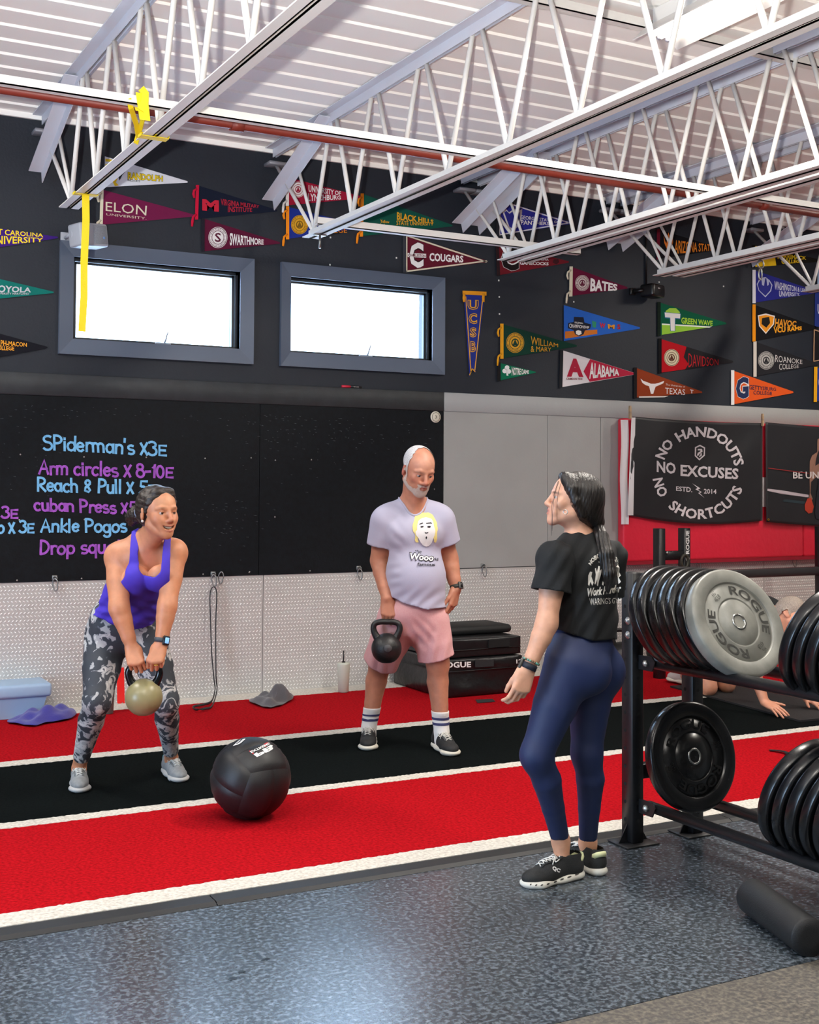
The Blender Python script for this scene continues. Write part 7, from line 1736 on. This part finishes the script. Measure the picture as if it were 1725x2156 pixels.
for pts in (((1176, 1012), (1166, 1045), (1161, 1080), (1161, 1128)), ((1177, 1014), (1169, 1040), (1164, 1075), (1163, 1118)), ((1181, 1018), (1174, 1050), (1173, 1095))):
    stn.path(smooth_closed([yp(x, y, -.075 + .0 * y) for x, y in pts], 5, False), [.0009] * (5 * (len(pts) - 1)) + [.0004], 5)
stn.build('hair_strands', M_dark, ym)['kind'] = 'stuff'
er = yp(1191, 1078, -.095); MB().path([er + RH * .008 * math.cos(a) + UP * .008 * math.sin(a) - FH * .003 * math.cos(a) for a in np.linspace(0, 2 * math.pi, 17)[:-1]], .0018, 6, closed=True).build('earring', mat('silver hoop', '#c9c5bd', .2, metal=1), ym)
# T-shirt
shf = Field(); shf.p = list(tor.p)
shf.cap(yp(1228, 1215, 0), yp(1232, 1345, 0), .128, .132, .06, (fY, .80)); slv = [Field(), Field()]
for f_, s_, e_, r_ in ((slv[0], shL, elL, .061), (slv[1], shR, elR, .059)): f_.cap(lerp(lerp(shL, shR, .5), s_, .80), s_, .050, r_ - .004, .03); f_.cap(s_, lerp(s_, e_, .62), r_ - .002, r_ + .008, .03)
def k_tee(c):
    p = pxy(c); t1, t2 = axis_t(c, shL, elL), axis_t(c, shR, elR); d1, d2 = axis_dist(c, shL, elL), axis_dist(c, shR, elR)
    q_ = c - (yp(1226, 1180) + (yp(1230, 1300) - yp(1226, 1180)) * ((p[:, 1] - 1180) / 120)[:, None]); body_ = ((q_ @ lY) / .185) ** 2 + ((q_ @ fY) / .14) ** 2 < 1.0
    arm = ~body_ & ((d1 < .10) & (t1 > .50) & ((c - lerp(shL, elL, .6)) @ lY > -.09)) | ((d2 < .10) & (t2 > .55) & ((c - lerp(shR, elR, .6)) @ lY < .045))
    neck = (axis_dist(c, nk0, nk1) < .057) & (c[:, 2] > yp(1222, 1137)[2]); hem = p[:, 1] > np.interp(p[:, 0], [1160, 1200, 1250, 1305], [1322, 1334, 1350, 1345])
    return ~neck & ~hem
def f_tee(V):
    p = pxy(V); return .004 * np.sin(.14 * p[:, 0] + .03 * p[:, 1]) * np.clip((p[:, 1] - 1200) / 100, 0, 1) + .0025 * np.sin(.2 * p[:, 0] + .12 * p[:, 1])
tee = cloth_obj('t_shirt', shf, .006, k_tee, mat('black cotton T-shirt', '#0e1114', .85, bump=(400, .25, .002)), ym, .008, .003, 3, folds=f_tee)
for f_, s_, e_, tc_ in ((slv[0], shL, elL, .50), (slv[1], shR, elR, .55)): cloth_obj('sleeve', f_, .006, lambda c: axis_t(c, s_, e_) < tc_, mat('black cotton T-shirt', '#0e1114'), tee, .008, .003, 3, folds=f_tee)
PVT = Field(); PVT.p = list(PV.p) + list(tor.p)
cloth_obj('leggings', PVT, .006, lambda c: (pxy(c)[:, 1] < np.where(pxy(c)[:, 0] < 1208, 1769 + .0 * c[:, 0], 1773)) & (c[:, 2] < yp(1226, 1318)[2]), mat('navy leggings', '#10214a', .62, bump=(600, .2, .001)), ym, .004, .002, 2)
bv = bvh_of(tee); pr = print_on(bv, .0025, 4.7)
zy = lambda x, y: (1060 + x / 5.39, 980 + y / 5.39)
def zyq(*p): return [zy(p[i], p[i + 1]) for i in range(0, 8, 2)]
M_tp = mat('white shirt print', '#d6d3cb', .7)
def ytext(s, fn, bold=.02, shear=0): mb = MB(); put_text(mb, s, fn, bold, 2, shear); mb.build('lettering', M_tp, tee)
cx, cy = zy(1150, 1190)
def ell_fn(cx, cy, rx0, ry0, rx1, ry1, a0, a1):
    def fn(u, v):
        a = math.radians(a0 + (a1 - a0) * u); return pr(cx + (rx0 + (rx1 - rx0) * v) * math.cos(a), cy - (ry0 + (ry1 - ry0) * v) * math.sin(a))
    return fn
ytext('NOBODY CARES', ell_fn(cx, cy, 30.5, 27, 37, 38, 158, 22), .035)
ytext('SINCE', quad_fn(*zyq(1080, 1085, 1210, 1075, 1210, 1098, 1082, 1106), pr))
ytext('Work Harder', quad_fn(*zyq(955, 1395, 1340, 1350, 1335, 1440, 960, 1490), pr), .04, .3)
ytext("WARING'S GYM", quad_fn(*zyq(978, 1505, 1340, 1500, 1335, 1560, 985, 1588), pr), .0)
for q in (((965, 1250), (985, 1205), (1010, 1210), (1000, 1260), (1025, 1330), (1010, 1365), (990, 1320), (975, 1370), (962, 1350)), ((1040, 1170), (1052, 1165), (1062, 1210), (1080, 1140), (1098, 1145), (1092, 1200), (1120, 1170), (1110, 1230), (1090, 1300), (1075, 1370), (1062, 1360), (1065, 1290), (1045, 1350), (1035, 1345), (1050, 1240)), ((1130, 1140), (1160, 1130), (1175, 1190), (1150, 1200), (1180, 1260), (1160, 1290), (1135, 1365), (1120, 1350), (1140, 1260)), ((1280, 1150), (1300, 1125), (1320, 1160), (1315, 1210), (1335, 1250), (1310, 1270), (1335, 1320), (1310, 1345), (1285, 1330), (1300, 1270), (1280, 1220)), ((1190, 1200), (1215, 1170), (1240, 1210), (1230, 1270), (1245, 1340), (1220, 1345), (1200, 1280))):
    mb = MB(); P = [zy(*p) for p in q]; mb.add([pr(*p) for p in P], [tuple(range(len(P)))]); mb.build('print_figure', M_tp, tee)
# shoes
hb_, tb_ = on_floor(1222, 1846, 0), on_floor(1112, 1867, 0); tdir = nrm((tb_ - hb_) * V3(1, 1, 0)); Lf = .268
M_sk = mat('black knit shoe', '#17191a', .75, bump=(500, .5, .003)); M_cl = mat('pale cream sole', '#cfcdc3', .55)
s, P = shoe(ym, g_l, tdir, Lf, M_sk, M_cl, mat('white lace', '#d2d1cc', .7), z0=.0, eyestay=M_sk, m_tongue=M_sk, heel=mat('pale yellow heel', '#cfd3a4', .6))
so_ = [c for c in s.children if c.name.startswith('sole')][0]; bs = bvh_of(so_); ps = print_on(bs, .0015, 4.7); zl = lambda x, y: (1060 + x / 3.718, 1320 + y / 3.718)
for (x, y, w_, h_) in ((215, 2028, 9, 8), (258, 2033, 11, 8), (302, 2033, 13, 8), (352, 2024, 15, 9), (408, 2007, 17, 9), (460, 1988, 19, 9), (518, 1969, 22, 9), (578, 1948, 22, 9)):
    q = [zl(x + w_ * .8 * math.cos(a_), y - 12 + h_ * .8 * math.sin(a_) - .35 * w_ * .8 * math.cos(a_)) for a_ in np.linspace(0, 2 * math.pi, 13)[:-1]]; MB().add([ps(*p) for p in q], [tuple(range(12))]).build('sole_pod', mat('dark sole hole', '#3a3733', .8), s)
pu = print_on(bvh_of(bpy.data.objects[s['upper']]), .002, 4.7); t = MB(); put_text(t, 'QC', quad_fn(zl(388, 1868), zl(450, 1895), zl(440, 1930), zl(382, 1905), pu), .05); t.build('emblem', mat('white decal', '#e8e8e6'), s)
shoe(ym, g_r, nrm(-RH * .45 + FH * .9), Lf, M_sk, M_cl, mat('white lace', '#d2d1cc', .7), z0=.0, eyestay=M_sk, m_tongue=M_sk, heel=mat('pale yellow heel', '#cfd3a4', .6))
watch(ym, lerp(wrL, elL, .05), elL - wrL, -RH, mat('navy watch strap', '#171c2c', .6), mat('grey watch case', '#55534f'), mat('watch glass', '#101114', .15), .027)
bc = lerp(wrL, elL, .16); axb = nrm(elL - wrL); sdb = nrm(np.cross(axb, UP)); upb = np.cross(axb, sdb); bd = bpy.data.objects.new('bracelet', None); COL.objects.link(bd); adoptz(bd, ym)
for i in range(22):
    a = 2 * math.pi * i / 22; MB().ell(bc + (sdb * math.cos(a) + upb * math.sin(a)) * .031, (.0045,) * 3, None, 8, 6).build('bead', mat('teal bead', '#5f9a8c', .3) if i % 3 else mat('brown bead', '#6b5640', .4), bd)
MB().path([kL[1] + nrm(tL[1] - kL[1]) * .02 + (RH * math.cos(a) + FH * math.sin(a)) * .0092 for a in np.linspace(0, 2 * math.pi, 13)[:-1]], .0018, 6, closed=True).build('ring', mat('silver hoop', '#c9c5bd'), ym)

# ================================================================== kneeling man behind the rack
kn_ = thing('person', 'man in black kneeling on all fours behind the plate rack', 'person', (6.2, 6.6, .0275)); MZ = .0275
B = Field(); fK = nrm(V3(-.06, -1, 0)); lK, _, _ = ortho(fK, UP)
HK = Head(at_depth(1664, 1299, dep((5.98, 5.93, .66))), nrm(-RH * .72 + FH * .5 - UP * .42), nrm(UP * .8 + RH * .45), 1.02)
HK.add(B)
pel, che = V3(6.27, 7.02, .56), V3(6.10, 6.28, .66); T2 = Field()
T2.cap(pel, lerp(pel, che, .5) + UP * .03, .15, .14, .06, (UP, .8)); T2.cap(lerp(pel, che, .5) + UP * .03, che, .14, .15, .06, (UP, .8)); s1, s2 = che + lK * .17 - UP * .03, che - lK * .17 - UP * .03; T2.cap(s1, s2, .065, .065, .05)
B.p += T2.p; B.cap(che + fK * .08, HK.P(0, -.03, -.05), .062, .058, .04)
h1 = on_floor(1622, 1503, MZ) + UP * .02; h2 = V3(6.40, 6.12, MZ + .02)
for (sh, hd, sg) in ((s2 if (s2 - s1) @ RH < 0 else s1, h1, -1), (s1 if (s2 - s1) @ RH < 0 else s2, h2, 1)):
    w_ = hd + UP * .05 + V3(0, .05, 0); e_ = lerp(sh, w_, .5) + V3(-.02 * sg, .05, 0); B.chain([sh, e_, lerp(e_, w_, .35), w_], [.056, .046, .044, .03], .03)
    hand(B, w_, nrm(hd + fK * .10 - w_ + RH * .03), -UP, RH if sg < 0 else -RH, (12, 10, 6), 1.0, (.8, .0, 5), .12)
LK = Field(); k1, k2 = V3(6.15, 6.86, MZ + .055), V3(6.36, 6.90, MZ + .055); f1_, f2_ = V3(6.34, 7.34, MZ + .06), V3(6.53, 7.34, MZ + .06)
for (kk, ff, hp) in ((k1, f1_, pel - V3(.09, 0, .02)), (k2, f2_, pel + V3(.09, 0, -.02))):
    LK.chain([hp, lerp(hp, kk, .5), kk], [.095, .085, .06], .04); LK.chain([kk, lerp(kk, ff, .35) + UP * .01, ff], [.055, .058, .036], .03)
B.p += LK.p
V, Q = skin_mesh(B, .007, mkfine(fine_box([HK.c], .14, .004))); quads_obj('body', V, Q, skin_mat('kneeling man skin', '#c98a6c'), kn_, tone('#cb8d70'))
HK.eyes(kn_)
hbk = Field(); Head.add(HK, hbk)
part_shell('hair', HK, hbk, .006, lambda c: (c[:, 2] > .01 - .2 * c[:, 1]) & (c[:, 1] < .05) | (c[:, 1] < -.03) & (c[:, 2] > -.05), hair_mat('grey blond cropped hair', '#a89a8c', '#7c7068', (90, 90, 90), .6), kn_)
t2 = Field(); t2.p = list(T2.p); t2.cap(s1, s1 - UP * .16, .07, .07, .03); t2.cap(s2, s2 - UP * .16, .07, .07, .03)
cloth_obj('t_shirt', t2, .008, lambda c: ((c - pel) @ (che - pel) > .05) & (axis_dist(c, che, che + fK) > .06) & ~((c[:, 2] < s1[2] - .15)), mat('black cotton T-shirt', '#121518'), kn_, .01, .003, 2)
s3 = Field(); s3.ell(pel, (.16, .15, .14), (lK, fK, UP), .05)
for (kk, hp) in ((k1, pel - V3(.09, 0, .02)), (k2, pel + V3(.09, 0, -.02))): s3.cap(hp, lerp(hp, kk, .8), .11, .095, .04)
cloth_obj('shorts', s3, .008, lambda c: c[:, 2] > .26, mat('grey shorts', '#5d6068', .85), kn_, .006, .003, 2)
for ff in (f1_, f2_): shoe(kn_, ff + V3(0, .0, 0), V3(.12, .9, 0), .28, mat('white runner', '#b9b7b4', .7), M_shs, M_lw, z0=MZ)
